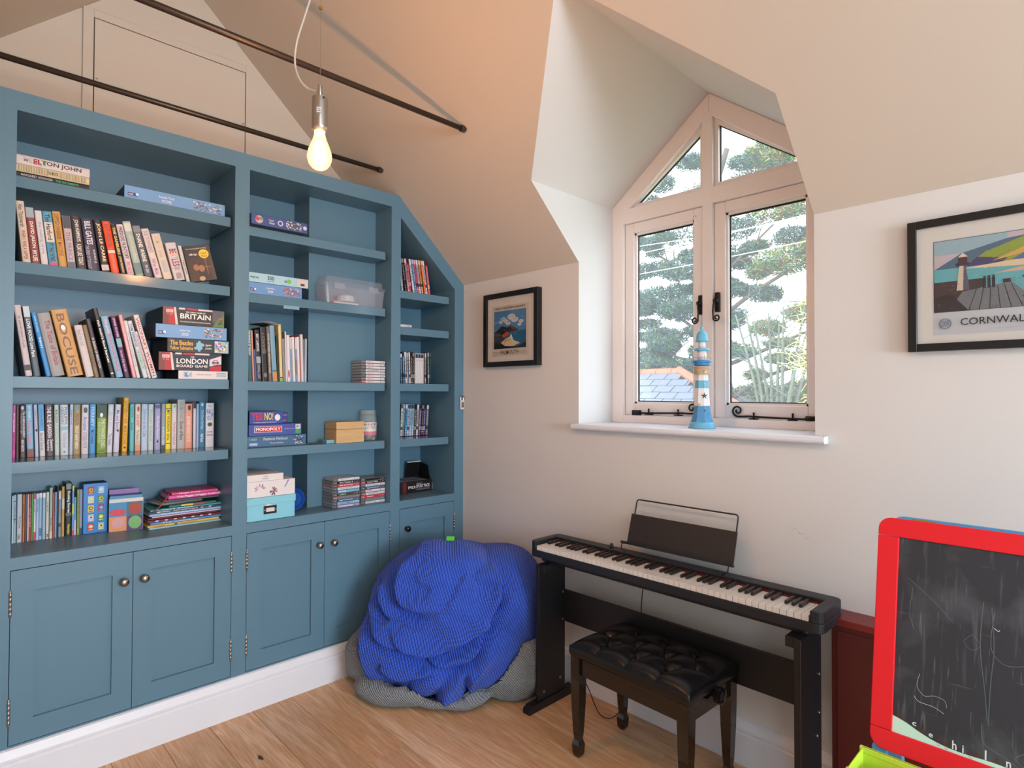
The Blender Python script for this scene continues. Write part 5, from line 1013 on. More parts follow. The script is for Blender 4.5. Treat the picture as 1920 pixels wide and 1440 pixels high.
for k in range(40):
    a = rr.uniform(0, 6.28); r2 = rr.uniform(.006, .022); c0 = (.125, .022); p.poly([(c0[0], c0[1]), (c0[0]+r2*math.cos(a), max(.002, c0[1]+r2*math.sin(a))), (c0[0]+r2*math.cos(a+.25), max(.002, c0[1]+r2*math.sin(a+.25)))], rr.choice([(60, 70, 96), (150, 60, 60), (90, 110, 150), (190, 130, 130)]), up=.1)
p.poly([(.172, .036), (.178, .036), (.199, .07), (.190, .07)], (140, 150, 176)); p.build('feather_print', fb)
fb2 = empty('storage_box', (-.022, -1.2655, 1.0340), label='flat white box lying on the feather patterned box', cat='storage box')
MB().box(-.2, 0, 0, .170, 0, .031, .0012).build('box_body', FW, fb2)
p = Print((0, 0, 0), (0, 1, 0), (0, 0, 1), .0004); p.text('KEEPSAKES', .07, .10, .008, .014, (150, 150, 154)); p.text('THE NEST', .075, .095, .018, .024, (150, 150, 154)); p.build('box_print', fb2)
fr_ = MB().lathe([(.0005, -.004), (.040, -.004), (.045, -.010), (.056, -.012), (.058, -.008), (.047, -.004), (.042, .002), (.0005, .002)], (0, 0, 0), 32, 'y', cap=False).build('plate', mat('cobalt_plate', (24, 74, 160), .3), None, angle=35)
fr_.location = (-.17, -1.010, .988+.0); fr_.rotation_euler = (math.radians(-6), 0, math.radians(58)); tag(fr_, 'cobalt blue plate standing behind the feather box', 'plate')
fr_.location = (-.13, -.998, .912); fr_.scale = (1, 1, 1)
# ---------------------------------------------------------------- narrow bay extras
bs = empty('box_set', (-.055, -.3185, 1.5024), label='grey slipcase of white spined volumes among the disc cases', cat='box set')
q = MB(); q.box(-.13, 0, 0, .004, 0, .178); q.box(-.13, 0, .062, .066, 0, .178); q.box(-.13, 0, .004, .062, 0, .003); q.box(-.13, 0, .004, .062, .175, .178); q.build('slipcase', mat('slip_grey', (150, 142, 138), .5), bs)
for k in range(3):
    o = MB().box(-.125, -.001, .005+k*.019, .0235+k*.019, .0032, .1745, .0008, 1).build('volume', mat('vol_white', (206, 206, 210), .4), bs)
    p = Print((-.001, .005+k*.019, 0), (0, 1, 0), (0, 0, 1), .0003); p.rect(.001, .0175, .15, .172, (40, 50, 80)); p.text('24', .005, .013, .13, .142, (110, 110, 116)); p.rect(.007, .012, .02, .12, (196, 196, 202)); p.build('volume_print', o)
wc = empty('gadget', (-.05, -.42, 1.8204), label='small flat white gadget on the narrow bay shelf', cat='gadget')
MB().box(-.09, 0, 0, .078, .004, .018, .003).build('gadget_body', mat('gadget_white', (214, 214, 214), .35), wc); MB().box(-.08, -.005, .004, .03, 0, .004).build('foot', mat('gadget_foot', (190, 176, 130), .6), wc)
p = Print((0, 0, 0), (0, 1, 0), (0, 0, 1), .0004); p.rect(.042, .046, .008, .014, (70, 90, 150)); p.rect(.054, .060, .008, .014, (60, 60, 70)); p.build('gadget_ports', wc)
sp = empty('accessory_box', (-.178, -.3295, .8514), label='black and red console accessory box with its flap open', cat='box')
BB = mat('black_card', (22, 20, 22), .4)
MB().box(-.15, 0, 0, .229, 0, .068, .001).build('carton', BB, sp)
p = Print((0, 0, 0), (0, 1, 0), (0, 0, 1), .0004); p.rect(.015, .042, .002, .066, (104, 28, 30)); p.text('PS3', .055, .106, .024, .04, (225, 225, 228)); p.text('SPORT PACK', .112, .212, .026, .046, (222, 222, 226)); p.rect(.112, .21, .012, .021, (90, 90, 92)); p.text('official', .112, .15, .05, .055, (200, 200, 202)); p.build('carton_print', sp)
p = Print((-.15, 0, .068), (0, 1, 0), (1, 0, 0), .0004); p.U, p.V, p.N = Vector((0, 1, 0)), Vector((1, 0, 0)), Vector((0, 0, 1)); p.rect(.002, .2, .004, .146, (150, 152, 156)); patch(p, .02, .19, .02, .13, [(90, 96, 100), (180, 182, 186), (150, 60, 80), (70, 76, 80)], 30, 3, .03); p.build('top_print', sp)
q = MB(); q.prism([(-.15, .07), (-.148, .07), (-.120, .165), (-.122, .165)], 'y', .13, .227)
o = q.build('flap', BB, sp)
q = MB(); q.prism([(-.15, .066), (-.148, .066), (-.022, .176), (-.024, .178)], 'y', .2305, .2325)
MB().prism([(-.147, .002), (-.02, .002), (-.02, .06), (-.05, .15), (-.147, .165)], 'y', .2295, .2315).build('side_flap', BB, sp)
MB().box(-.12, -.012, .232, .242, .004, .045, .002).build('bubble_wrap', mat('plastic_wrap', (190, 190, 192), .25), sp)
MB().tube([(-.122, .13, .168), (-.121, .228, .168)], .004, 8).build('flap_edge', mat('card_edge_white', (205, 205, 205), .5), sp)
# ---------------------------------------------------------------- pendant lamp
pe = empty('pendant_lamp', (1.107, RIDGE_Y, 2.12), label='bare glowing bulb hanging on a thin wire from the ridge', cat='lamp')
prof = [(.0005, .0), (.012, .0015), (.022, .007), (.031, .018), (.0355, .031), (.0365, .042), (.034, .057), (.028, .074), (.0205, .092), (.0165, .106), (.0155, .124)]
def bulb_mat():
    M = bpy.data.materials.new('amber_bulb_glass'); M.use_nodes = True; n = M.node_tree; n.nodes.remove(n.nodes['Principled BSDF']); L = n.links.new
    out = n.nodes['Material Output']; t = n.nodes.new('ShaderNodeBsdfTransparent'); t.inputs['Color'].default_value = (1, .86, .62, 1)
    e = n.nodes.new('ShaderNodeEmission'); e.inputs['Color'].default_value = (1, .62, .28, 1); e.inputs['Strength'].default_value = 5
    g = n.nodes.new('ShaderNodeBsdfGlossy'); g.inputs['Roughness'].default_value = .05
    m1 = n.nodes.new('ShaderNodeMixShader'); m1.inputs['Fac'].default_value = .45; L(t.outputs[0], m1.inputs[1]); L(e.outputs[0], m1.inputs[2])
    f = n.nodes.new('ShaderNodeFresnel'); f.inputs['IOR'].default_value = 1.4; m2 = n.nodes.new('ShaderNodeMixShader'); L(f.outputs[0], m2.inputs['Fac']); L(m1.outputs[0], m2.inputs[1]); L(g.outputs[0], m2.inputs[2]); L(m2.outputs[0], out.inputs['Surface'])
    return M
MB().lathe(prof, n=32, cap=False).build('bulb', bulb_mat(), pe, True)
def emis(name, col, s):
    M = bpy.data.materials.new(name); M.use_nodes = True; b = M.node_tree.nodes['Principled BSDF']; b.inputs['Emission Color'].default_value = col; b.inputs['Emission Strength'].default_value = s; b.inputs['Base Color'].default_value = (1, .8, .5, 1); return M
q = MB()
for k in range(6):
    a = math.pi*k/3; q.tube([(.017*math.cos(a), .017*math.sin(a), .03), (.009*math.cos(a), .009*math.sin(a), .086)], .0016, 6)
q.build('filament', emis('filament_glow', (1, .70, .34, 1), 40), pe, True)
MB().lathe([(.0165, .118), (.0225, .124), (.0235, .130), (.0235, .205), (.0228, .2055), (.0228, .2075), (.0235, .208), (.0235, .219), (.006, .2195), (.0065, .2205), (.0065, .258), (.003, .26)], n=32).build('lamp_holder', STEEL, pe, angle=40)
hol = MB().lathe([(.0035, 0), (.0035, .0008)], (.0236, -.0, .2135), 10, 'x'); hol.build('grub_screw', BLACKP, pe)
p = Print((.0165, -.0170, .165), (.707, .707, 0), (0, 0, 1), .0006); p.rect(-.001, .013, .0, .016, (225, 222, 218)); p.rect(.001, .011, .004, .007, (110, 110, 112)); p.rect(.001, .009, .010, .012, (110, 110, 112)); p.build('rating_label', pe)
MB().tube([(0, 0, .258), (0, 0, RIDGE_Z-2.12)], .0007, 6).build('suspension_wire', STEEL, pe)
cb_ = clear_box_mat('clear_cord', (214, 206, 196), .75, .25)
MB().tube(spline([(-.0055, 0, .24), (-.045, -.018, .26), (-.080, -.03, .30), (-.097, -.036, .355), (-.088, -.033, .42), (-.055, -.02, .50), (-.022, -.008, .58), (-.004, -.001, .66), (.001, 0, .76), (0, 0, RIDGE_Z-2.12)], 8), .0032, 8).build('clear_cord', cb_, pe, True)
MB().lathe([(.004, .49), (.006, .492), (.006, .498), (.004, .5)], (0, 0, 0), 10).build('cord_clip', mat('brass_clip', (190, 160, 80), .3, .9), pe)
MB().lathe([(.05, RIDGE_Z-2.12-.06), (.05, RIDGE_Z-2.12-.035), (.01, RIDGE_Z-2.12-.03), (.008, RIDGE_Z-2.12-.0)], n=20).build('ceiling_rose', STEEL, pe)
bl_ = lamp('POINT', 'bulb_light', (1.107, RIDGE_Y, 2.165), 46, (1, .46, .18), shadow_soft_size=.012)

# ---------------------------------------------------------------- pictures
def picture(x0, x1, z0, z1, fw, dep, label, mw, draw, mat0=(214, 211, 206)):
    r = empty('picture', ((x0+x1)/2, -.001, z0), label=label, cat='picture'); W_, H_ = x1-x0, z1-z0; q = MB(); h = W_/2
    for a, c, d, e in ((-h, -h+fw, 0, H_), (h-fw, h, 0, H_), (-h+fw, h-fw, 0, fw), (-h+fw, h-fw, H_-fw, H_)): q.box(a, c, -dep, 0, d, e, .001, 1)
    q.build('frame', mat('black_frame', (20, 20, 21), .35), r)
    MB().box(-h+fw, h-fw, -dep+.012, -.004, fw, H_-fw).build('mount', mat('mount_card', mat0, .8), r)
    MB().box(-h+fw, h-fw, -dep+.004, -dep+.006, fw, H_-fw).build('glass', PGLASS, r)
    p = Print((-h, -dep+.012, 0), (1, 0, 0), (0, 0, 1), .0004); draw(p, W_, H_); p.build('art_print', r)
    return r
def falmouth(p, W, H):
    u0, u1, v0, v1 = .066, W-.075, .058, H-.072
    p.rect(u0, u1, v0, v1, (196, 182, 164)); p.rect(u0+.002, u1-.002, v0+.002, v1-.002, (204, 194, 180))
    a, c, d, e = u0+.016, u1-.018, v0+.042, v1-.03; w_, h_ = c-a, e-d
    p.rect(a, c, d, e, (74, 128, 176)); p.rect(a, c, d, d+h_*.45, (30, 92, 130))
    for (x, y, s) in ((.55, .82, .10), (.65, .74, .09), (.3, .78, .07), (.22, .7, .05), (.45, .66, .06), (.85, .68, .06), (.8, .6, .05), (.38, .72, .06)): p.disc(a+w_*x, d+h_*y, w_*s*1.3, (196, 200, 200), 12, ry=h_*s*.8, up=.2)
    p.poly([(a, d+h_*.42), (a+w_*.25, d+h_*.6), (a+w_*.42, d+h_*.55), (a+w_*.55, d+h_*.6), (a+w_*.78, d+h_*.47), (a+w_*.5, d+h_*.43)], (44, 34, 34)); p.poly([(a+w_*.5, d+h_*.57), (a+w_*.58, d+h_*.59), (a+w_*.75, d+h_*.48), (a+w_*.6, d+h_*.5)], (110, 60, 40))
    p.poly([(a, d), (a, d+h_*.45), (a+w_*.3, d+h_*.5), (a+w_*.42, d+h_*.4), (a+w_*.3, d+h_*.22), (a+w_*.35, d)], (34, 30, 36)); p.poly([(a+w_*.25, d+h_*.35), (a+w_*.42, d+h_*.46), (a+w_*.5, d+h_*.36), (a+w_*.3, d+h_*.28)], (170, 84, 50))
    p.poly([(a+w_*.22, d+h_*.16), (a+w_*.38, d+h_*.26), (a+w_*.55, d+h_*.32), (a+w_*.6, d+h_*.18), (a+w_*.82, d+h_*.12), (a+w_*.6, d+h_*.05), (a+w_*.35, d+h_*.07)], (216, 190, 140)); p.poly([(a+w_*.5, d+h_*.3), (a+w_*.55, d+h_*.38), (a+w_*.62, d+h_*.2), (a+w_*.84, d+h_*.13), (a+w_*.6, d+h_*.17)], (200, 214, 214))
    for k in range(9): p.disc(a+w_*(.28+.03*k), d+h_*(.2+.02*(k % 3)), .003, [(50, 40, 46), (180, 70, 60), (60, 70, 110)][k % 3], 6, up=0)
    p.poly([(a, d), (a, d+h_*.1), (a+w_*.3, d+h_*.06), (a+w_*.7, d+h_*.03), (c, d+h_*.14), (c, d)], (26, 24, 26)); p.poly([(a, d+h_*.7), (a+w_*.4, d+h_*.82), (a+w_*.4, d+h_*.8), (a, d+h_*.66)], (120, 166, 200), up=1)
    rb_ = random.Random(6); p.layer += 1
    for k in range(150):
        x = rb_.uniform(.02, .95); y = rb_.uniform(.02, .97); sky = y > .62; sea = (.14 < y < .44 and x > .62)
        if not (sky or sea or x < .4): continue
        cc = rb_.choice([(90, 140, 184), (120, 160, 196), (170, 184, 196), (70, 118, 164)] if sky else [(40, 104, 142), (90, 150, 176), (28, 80, 118)] if sea else [(50, 40, 44), (110, 60, 44), (34, 30, 36), (150, 120, 90)])
        l_ = rb_.uniform(.004, .012); p.poly([(a+w_*x*.94, d+h_*y), (a+w_*x*.94+l_, d+h_*y+l_*rb_.uniform(-.2, .7)), (a+w_*x*.94+l_, d+h_*y+l_*.5+.0012)], cc, up=.02)
    p.text('GREAT WESTERN RAILWAY', a+.006, c-.004, e+.008, e+.02, (96, 84, 80)); p.text('FALMOUTH', a+w_*.22, a+w_*.78, v0+.01, v0+.032, (56, 62, 66), bold=False)
    for s in (0, 1):
        for k in range(2): p.text('HOLIDAY GUIDE', a+w_*(.01+.8*s), a+w_*(.19+.8*s), v0+.012+.009*k, v0+.016+.009*k, (150, 130, 120), bold=False)
picture(.222, .652, 1.598, 2.012, .028, .036, 'small black framed coastal poster reading FALMOUTH', .06, falmouth)
def cornwall(p, W, H):
    m_ = .067; u0, u1, v0, v1 = m_, W-m_, .05, H-.07
    p.rect(u0, u1, v0, v1, (190, 194, 200)); a, c, d, e = u0+.003, u1-.003, v0+.072, v1-.004; w_ = .345*1.55; w_ = c-a; h_ = e-d
    X_ = lambda t: a+t*.36
    p.rect(a-.0015, c+.0015, d-.0015, e+.0015, (24, 22, 26)); p.rect(a, c, d, e, (190, 178, 186)); p.rect(a, X_(.5), d+h_*.8, e, (150, 178, 190)); p.rect(X_(1.0), c, d+h_*.7, e, (214, 182, 150))
    p.poly([(a, d+h_*.6), (X_(.2), d+h_*.8), (X_(.5), d+h_*.92), (X_(.9), d+h_*.97), (c, d+h_*.93), (c, d+h_*.5), (a, d+h_*.55)], (80, 108, 134)); p.poly([(X_(.22), d+h_*.62), (X_(.36), d+h_*.78), (X_(.62), d+h_*.93), (X_(.95), d+h_*.9), (c, d+h_*.8), (c, d+h_*.6)], (142, 158, 62))
    p.poly([(X_(.22), d+h_*.6), (X_(.3), d+h_*.72), (X_(.5), d+h_*.66), (X_(.46), d+h_*.6)], (70, 66, 110)); p.poly([(X_(.4), d+h_*.64), (X_(.6), d+h_*.78), (X_(.85), d+h_*.83), (X_(.6), d+h_*.7)], (206, 164, 90)); p.poly([(X_(.5), d+h_*.6), (X_(.62), d+h_*.72), (X_(.8), d+h_*.72), (X_(.84), d+h_*.6)], (86, 104, 150)); p.poly([(X_(.6), d+h_*.95), (X_(.75), d+h_*.98), (X_(.9), d+h_*.9), (X_(.68), d+h_*.9)], (96, 66, 90))
    p.rect(a, c, d, d+h_*.6, (98, 170, 180)); p.poly([(X_(.2), d+h_*.58), (X_(.5), d+h_*.62), (c, d+h_*.64), (c, d+h_*.5), (X_(.55), d+h_*.54)], (220, 196, 160)); p.poly([(X_(.62), d+h_*.56), (X_(.8), d+h_*.62), (c, d+h_*.78), (c, d+h_*.6), (X_(.8), d+h_*.54)], (44, 40, 52)); p.poly([(X_(.4), d+h_*.47), (X_(.62), d+h_*.53), (c, d+h_*.52), (c, d+h_*.48)], (206, 170, 150))
    p.poly([(a, d), (a, d+h_*.42), (X_(.34), d+h_*.42), (X_(.34), d+h_*.3), (X_(.5), d)], (62, 50, 54)); p.poly([(X_(.1), d), (X_(.2), d+h_*.26), (X_(.52), d+h_*.34), (X_(.58), d+h_*.24), (X_(.7), d)], (112, 116, 122))
    for k in range(6): p.poly([(X_(.24+.07*k), d), (X_(.245+.07*k), d), (X_(.302+.045*k), d+h_*.3), (X_(.298+.045*k), d+h_*.3)], (80, 82, 88), up=0)
    p.poly([(a, d), (a, d+h_*.2), (X_(.12), d+h_*.24), (X_(.24), d)], (40, 34, 40)); p.poly([(X_(.16), d+h_*.28), (X_(.18), d+h_*.62), (X_(.225), d+h_*.62), (X_(.25), d+h_*.28)], (206, 190, 170)); p.poly([(X_(.205), d+h_*.28), (X_(.21), d+h_*.62), (X_(.225), d+h_*.62), (X_(.25), d+h_*.28)], (90, 88, 110)); p.rect(X_(.155), X_(.25), d+h_*.62, d+h_*.66, (70, 44, 56)); p.rect(X_(.175), X_(.235), d+h_*.66, d+h_*.74, (70, 44, 56)); p.poly([(X_(.17), d+h_*.74), (X_(.205), d+h_*.8), (X_(.24), d+h_*.74)], (220, 200, 180))
    for k in range(3): p.rect(X_(.34+.03*k), X_(.36+.03*k), d+h_*.28, d+h_*.42, (40, 34, 44), up=0); p.disc(X_(.35+.03*k), d+h_*.435, .0035, (40, 34, 44), 8, up=.1)
    p.rect(X_(.47), X_(.52), d+h_*.33, d+h_*.38, (60, 40, 46))
    for (x, y, s, cc) in ((.64, .4, .16, (206, 84, 56)), (.7, .38, .15, (90, 46, 60)), (.64, .14, .16, (216, 140, 60)), (.8, .14, .28, (206, 88, 52)), (.9, .34, .14, (130, 92, 84)), (.98, .02, .4, (120, 56, 48)), (1.12, .1, .35, (190, 80, 54)), (1.3, .2, .3, (150, 90, 60))):
        p.poly([(X_(x-.035), d+h_*y), (X_(x+.01), d+h_*(y+s)), (X_(x+.05), d+h_*y)], cc)
        p.poly([(X_(x-.05), d+h_*y), (X_(x+.07), d+h_*y), (X_(x+.05), d+h_*(y-.04)), (X_(x-.03), d+h_*(y-.04))], (40, 44, 60))
    p.poly([(X_(.74), d), (X_(.82), d+h_*.24), (X_(.9), d+h_*.2), (X_(1.0), d)], (110, 52, 46))
    rb_ = random.Random(9); p.layer += 1
    for k in range(420):
        x = rb_.uniform(0, 1.4); y = rb_.uniform(.0, .97)
        if X_(x) > c-.012: continue
        if y > .62 and x > .25 and y < .95-.1*abs(x-.8): cc = rb_.choice([(150, 166, 70), (110, 130, 60), (200, 170, 96), (84, 80, 120), (90, 110, 150)])
        elif .42 < y < .58 and x > .2: cc = rb_.choice([(120, 186, 196), (200, 214, 214), (90, 160, 176), (214, 184, 150)])
        elif y < .4 and x < .6: cc = rb_.choice([(70, 66, 72), (100, 104, 112), (54, 46, 52), (126, 130, 134)])
        elif y < .4: cc = rb_.choice([(80, 150, 166), (130, 190, 196), (60, 110, 130)])
        else: continue
        l_ = rb_.uniform(.004, .013); v_ = d+h_*y
        p.poly([(X_(x), v_), (X_(x)+l_, v_+l_*.12), (X_(x)+l_*.8, v_+.0022)], cc, up=.01)
    g = (104, 116, 134); p.ring(u0+.031, v0+.034, .0165, .0025, g, 20); p.text('GWR', u0+.018, u0+.044, v0+.023, v0+.045, g)
    p.text('CORNWALL', u0+.070, u0+.070+.166, v0+.026, v0+.048, (30, 28, 34), bold=False); p.text('IT\'S FUN TO TRAVEL', u0+.16, u0+.25, v0+.010, v0+.013, (150, 150, 154), bold=False)
picture(2.303, 3.08, 1.587, 2.006, .024, .03, 'large black framed harbour poster reading CORNWALL', .067, cornwall, (206, 210, 208))

# ---------------------------------------------------------------- lighthouse ornament on the sill
lh = empty('lighthouse_ornament', (1.503, .115, 1.2985), label='blue and white wooden lighthouse ornament on the window sill', cat='ornament')
LB = mat('ornament_light_blue', (104, 178, 208), .45, bump=.2, bscale=150); MBL = mat('ornament_mid_blue', (84, 148, 196), .5, bump=.25, bscale=150, var=.2, vscale=50); WB = mat('ornament_white', (222, 220, 220), .5, bump=.2, bscale=120); ROPE = mat('jute_rope', (196, 170, 140), .8, bump=.5, bscale=300)
H8 = 8
def tw(name, prof, m_, n=8, **k): return MB().lathe(prof, n=n, **k).build(name, m_, lh, n > 10)
tw('base', [(.058, 0), (.058, .006), (.055, .008), (.054, .02), (.050, .027)], LB, 16)
tw('tower_foot', [(.050, .027), (.042, .05), (.037, .075), (.035, .098)], MBL)
tw('tower_band', [(.035, .098), (.032, .14), (.0305, .175)], WB); tw('tower_band', [(.0305, .175), (.0295, .19), (.0285, .209)], LB); tw('tower_band', [(.0285, .209), (.0275, .23), (.027, .268)], WB)
q = MB()
for k in range(6): q.tube([(.0325*math.cos(2*math.pi*i/20), .0325*math.sin(2*math.pi*i/20), .238+k*.0058) for i in range(20)], .0032, 6, True)
q.build('rope', ROPE, lh, True)
tw('gallery', [(.034, .2735), (.036, .280), (.0335, .283), (.041, .288), (.042, .296), (.030, .297)], mat('gallery_blue', (54, 130, 186), .4), 20)
q = MB()
for k in range(8): a = math.pi*2*k/8; q.tube([(.038*math.cos(a), .038*math.sin(a), .296), (.038*math.cos(a), .038*math.sin(a), .320)], .0011, 5)
q.tube([(.038*math.cos(2*math.pi*i/24), .038*math.sin(2*math.pi*i/24), .309) for i in range(24)], .0007, 4, True); q.build('railing', mat('railing_wire', (190, 170, 130), .4, .6), lh)
tw('lantern_room', [(.020, .297), (.0185, .34)], WB, 12); tw('ring', [(.0305, .3395), (.032, .342), (.032, .348), (.0305, .3505)], LB, 20); tw('upper_room', [(.0155, .3505), (.015, .381)], WB, 12)
tw('dome', [(.0275, .379), (.028, .386), (.025, .392), (.0245, .405), (.021, .418), (.012, .427), (.004, .431), (.0035, .433), (.0065, .4365), (.0068, .441), (.004, .4455), (.0005, .447)], LB, 20)
d_ = Vector((.72, -.69, 0)).normalized(); u_ = Vector((.69, .72, 0)).normalized()
def star(cx, z, rad, m_):
    q = MB(); pts = []
    for k in range(10): a = math.pi/2+math.pi*k/5; rr_ = rad if k % 2 == 0 else rad*.3; pts.append((rr_*math.cos(a), rr_*math.sin(a)))
    base = d_*.0335+u_*cx+Vector((0, 0, z)); V0 = [q.bm.verts.new(base+u_*a+Vector((0, 0, b_))) for a, b_ in pts]; c0 = q.bm.verts.new(base+d_*.004)
    for i in range(10): q.bm.faces.new((V0[i], V0[(i+1) % 10], c0))
    q.build('starfish', m_, lh)
star(0, .142, .016, mat('starfish_green', (52, 84, 84), .7)); 
for (cx, z, rd, m_) in ((-.022, .101, .0075, ROPE), (.003, .245, .0085, mat('shell_cream', (222, 200, 160), .5)), (.002, .192, .0035, WB)):
    b0 = d_*(.034 if z < .2 else .035)+u_*cx
    o = MB().lathe([(rd, 0), (rd*.8, rd*.4), (rd*.3, rd*.6), (.0004, rd*.65)], (0, 0, 0), 10).build('shell', m_, lh, True); o.location = b0+Vector((0, 0, z)); o.rotation_euler = (math.pi/2, 0, math.radians(46))
o = MB().lathe([(.0035, 0), (.0035, .002)], n=10).build('porthole', BLACKP, lh); o.location = d_*.0385+Vector((0, 0, .078)); o.rotation_euler = (math.pi/2, 0, math.radians(46))

# ---------------------------------------------------------------- piano, its stand, stool
pi_ = empty('digital_piano', (1.462, -.1525, .66), label='black digital piano with eighty-eight keys under the window', cat='piano')
x0, x1, y0, y1 = -.651, .651, -.1025, .1025
def rr_poly(x0, x1, y0, y1, r, n=5, corners=(1, 1, 1, 1)):
    P = []
    for (cx, cy, a0, on) in ((x1-r, y1-r, 0, corners[0]), (x0+r, y1-r, 90, corners[1]), (x0+r, y0+r, 180, corners[2]), (x1-r, y0+r, 270, corners[3])):
        if on:
            for k in range(n+1): a = math.radians(a0+90*k/n); P.append((cx+r*math.cos(a), cy+r*math.sin(a)))
        else: P.append((cx+(r if a0 in (0, 270) else -r), cy+(r if a0 in (0, 90) else -r)))
    return P
q = MB(); q.prism(rr_poly(x0, x1, y0, y1, .028), 'z', .016, .049)
kx0, kx1, ky = -.6085, .6085, .042
outer = rr_poly(x0, x1, y0, y1, .028)
# upper shell: back strip and two cheek blocks
U_poly = []
c1 = [p_ for p_ in outer]
left = [p_ for p_ in outer if p_[0] < 0]; right = [p_ for p_ in outer if p_[0] > 0]
# order: right-back corner, left-back corner, left-front corner, right-front corner
back_r, back_l, front_l, front_r = outer[0:6], outer[6:12], outer[12:18], outer[18:24]
U_poly = back_r+back_l+front_l+[(kx0-.004, y0), (kx0-.004, ky), (kx1+.004, ky), (kx1+.004, y0)]+front_r
q.prism(U_poly, 'z', .0491, .088)
body = q.build('piano_body', BLACKP, pi_); bv = body.modifiers.new('bevel', 'BEVEL'); bv.width = .003; bv.segments = 2; bv.limit_method = 'ANGLE'; bv.angle_limit = math.radians(50)
MB().prism(rr_poly(x0+.05, x1-.05, y0+.02, y1-.02, .02), 'z', .0, .016).build('underside', BLACKM, pi_)
MB().box(kx0, kx1, ky-.006, ky, .055, .074).build('felt_strip', mat('red_felt', (120, 20, 24), .95), pi_)
WK = mat('white_key', (224, 222, 220), .25); BK_ = mat('black_key', (40, 34, 32), .35, bump=.1, bscale=200)
pitch = (kx1-kx0)/52
wme = {}
def keymesh(name, w_, y_a, y_b, z0_, z1_, m_, bev):
    b_ = MB().box(0, w_, y_a, y_b, z0_, z1_, bev, 1); me = bpy.data.meshes.new(name); b_.bm.to_mesh(me); b_.bm.free(); me.materials.append(m_); return me
mW = keymesh('white_key', pitch-.0016, y0+.0045, ky-.007, .0495, .0695, WK, .0008)
q = MB(); bw = .0105
q.prism([(-.046+.003, .0698), (ky-.007, .0698), (ky-.007, .081), (-.046+.008, .081), (-.046+.0045, .0795)], 'x', 0, bw, .0007, 1)
mB = bpy.data.meshes.new('black_key'); q.bm.to_mesh(mB); q.bm.free(); mB.materials.append(BK_)
names = 'ABCDEFG'
for i in range(52):
    link('white_key', mW, pi_, loc=(kx0+i*pitch+.0005, 0, 0))
for i in range(51):
    if names[i % 7] in 'ACDFG': link('black_key', mB, pi_, loc=(kx0+(i+1)*pitch-bw/2, 0, 0))
MB().lathe([(.009, .088), (.009, .094), (.0075, .100), (.007, .106), (.003, .107)], (-.30, .072, 0), 16).build('volume_knob', BLACKP, pi_, True)
p = Print((0, .048, .088), (1, 0, 0), (0, 1, 0), .0003)
p.rect(-.345, -.32, .02, .023, (120, 122, 128)); p.rect(-.27, -.255, .02, .023, (150, 152, 156)); p.rect(-.25, -.235, .02, .023, (150, 152, 156)); p.rect(-.265, -.24, .028, .03, (120, 122, 128))
for k in range(20): p.rect(-.12+k*.028, -.108+k*.028, .006, .008, (110, 112, 118), up=0)
p.rect(.585, .605, .03, .033, (90, 92, 98)); p.build('panel_print', pi_)
# music rest leaning on the wall
mr_ = Vector((0, .053, .127-.0)); 
def mrp(x, t):  # t: 0 bottom .. 1 top of the wire
    return (x, .058+.060*t, .127+.190*t)
q = MB(); q.tube([mrp(-.2, -.18)]+spline([mrp(-.232, -.15), mrp(-.232, -.02)], 2)+[mrp(-.205, .0)], .003, 8)
q.tube([mrp(.24, -.2), mrp(.262, -.12), mrp(.262, -.01), mrp(.235, .01)], .003, 8)
a_, c_, r_ = -.192, .275, .012
q.tube([mrp(a_, .02), mrp(a_, .93)]+[mrp(a_+r_*(1-math.cos(t)), .93+.06*math.sin(t)) for t in (.5, 1.0, 1.4)]+[mrp(c_-r_*(1-math.cos(t)), .93+.06*math.sin(t)) for t in (1.4, 1.0, .5)]+[mrp(c_, .93), mrp(c_, .02)], .0032, 8)
q.build('rest_wire', BLACKP, pi_, True)
q = MB(); P8 = []
for (x, t) in ((a_-.012, 0), (c_+.006, 0), (c_+.006, .66), (a_-.012, .66)):
    P8.append(mrp(x, t))
q.bm.verts.ensure_lookup_table(); nrm = Vector((0, -.95, .30)).normalized()*.006
A_ = [q.bm.verts.new(Vector(v)) for v in P8]; B_ = [q.bm.verts.new(Vector(v)+nrm) for v in P8]
q.bm.faces.new(A_[::-1]); q.bm.faces.new(B_)
for i in range(4): q.bm.faces.new((A_[i], A_[(i+1) % 4], B_[(i+1) % 4], B_[i]))
q.build('rest_panel', mat('rest_panel_dark', (44, 40, 40), .5), pi_)
q = MB(); lip = [(a_-.035, -.02), (c_+.012, -.02), (c_+.012, .035), (a_-.035, .035)]
A_ = [q.bm.verts.new(Vector(mrp(*v))+nrm*1.05) for v in lip]; B_ = [q.bm.verts.new(Vector(mrp(*v))+nrm*3.4) for v in lip]
q.bm.faces.new(A_[::-1]); q.bm.faces.new(B_)
for i in range(4): q.bm.faces.new((A_[i], A_[(i+1) % 4], B_[(i+1) % 4], B_[i]))
q.build('rest_lip', BLACKP, pi_)
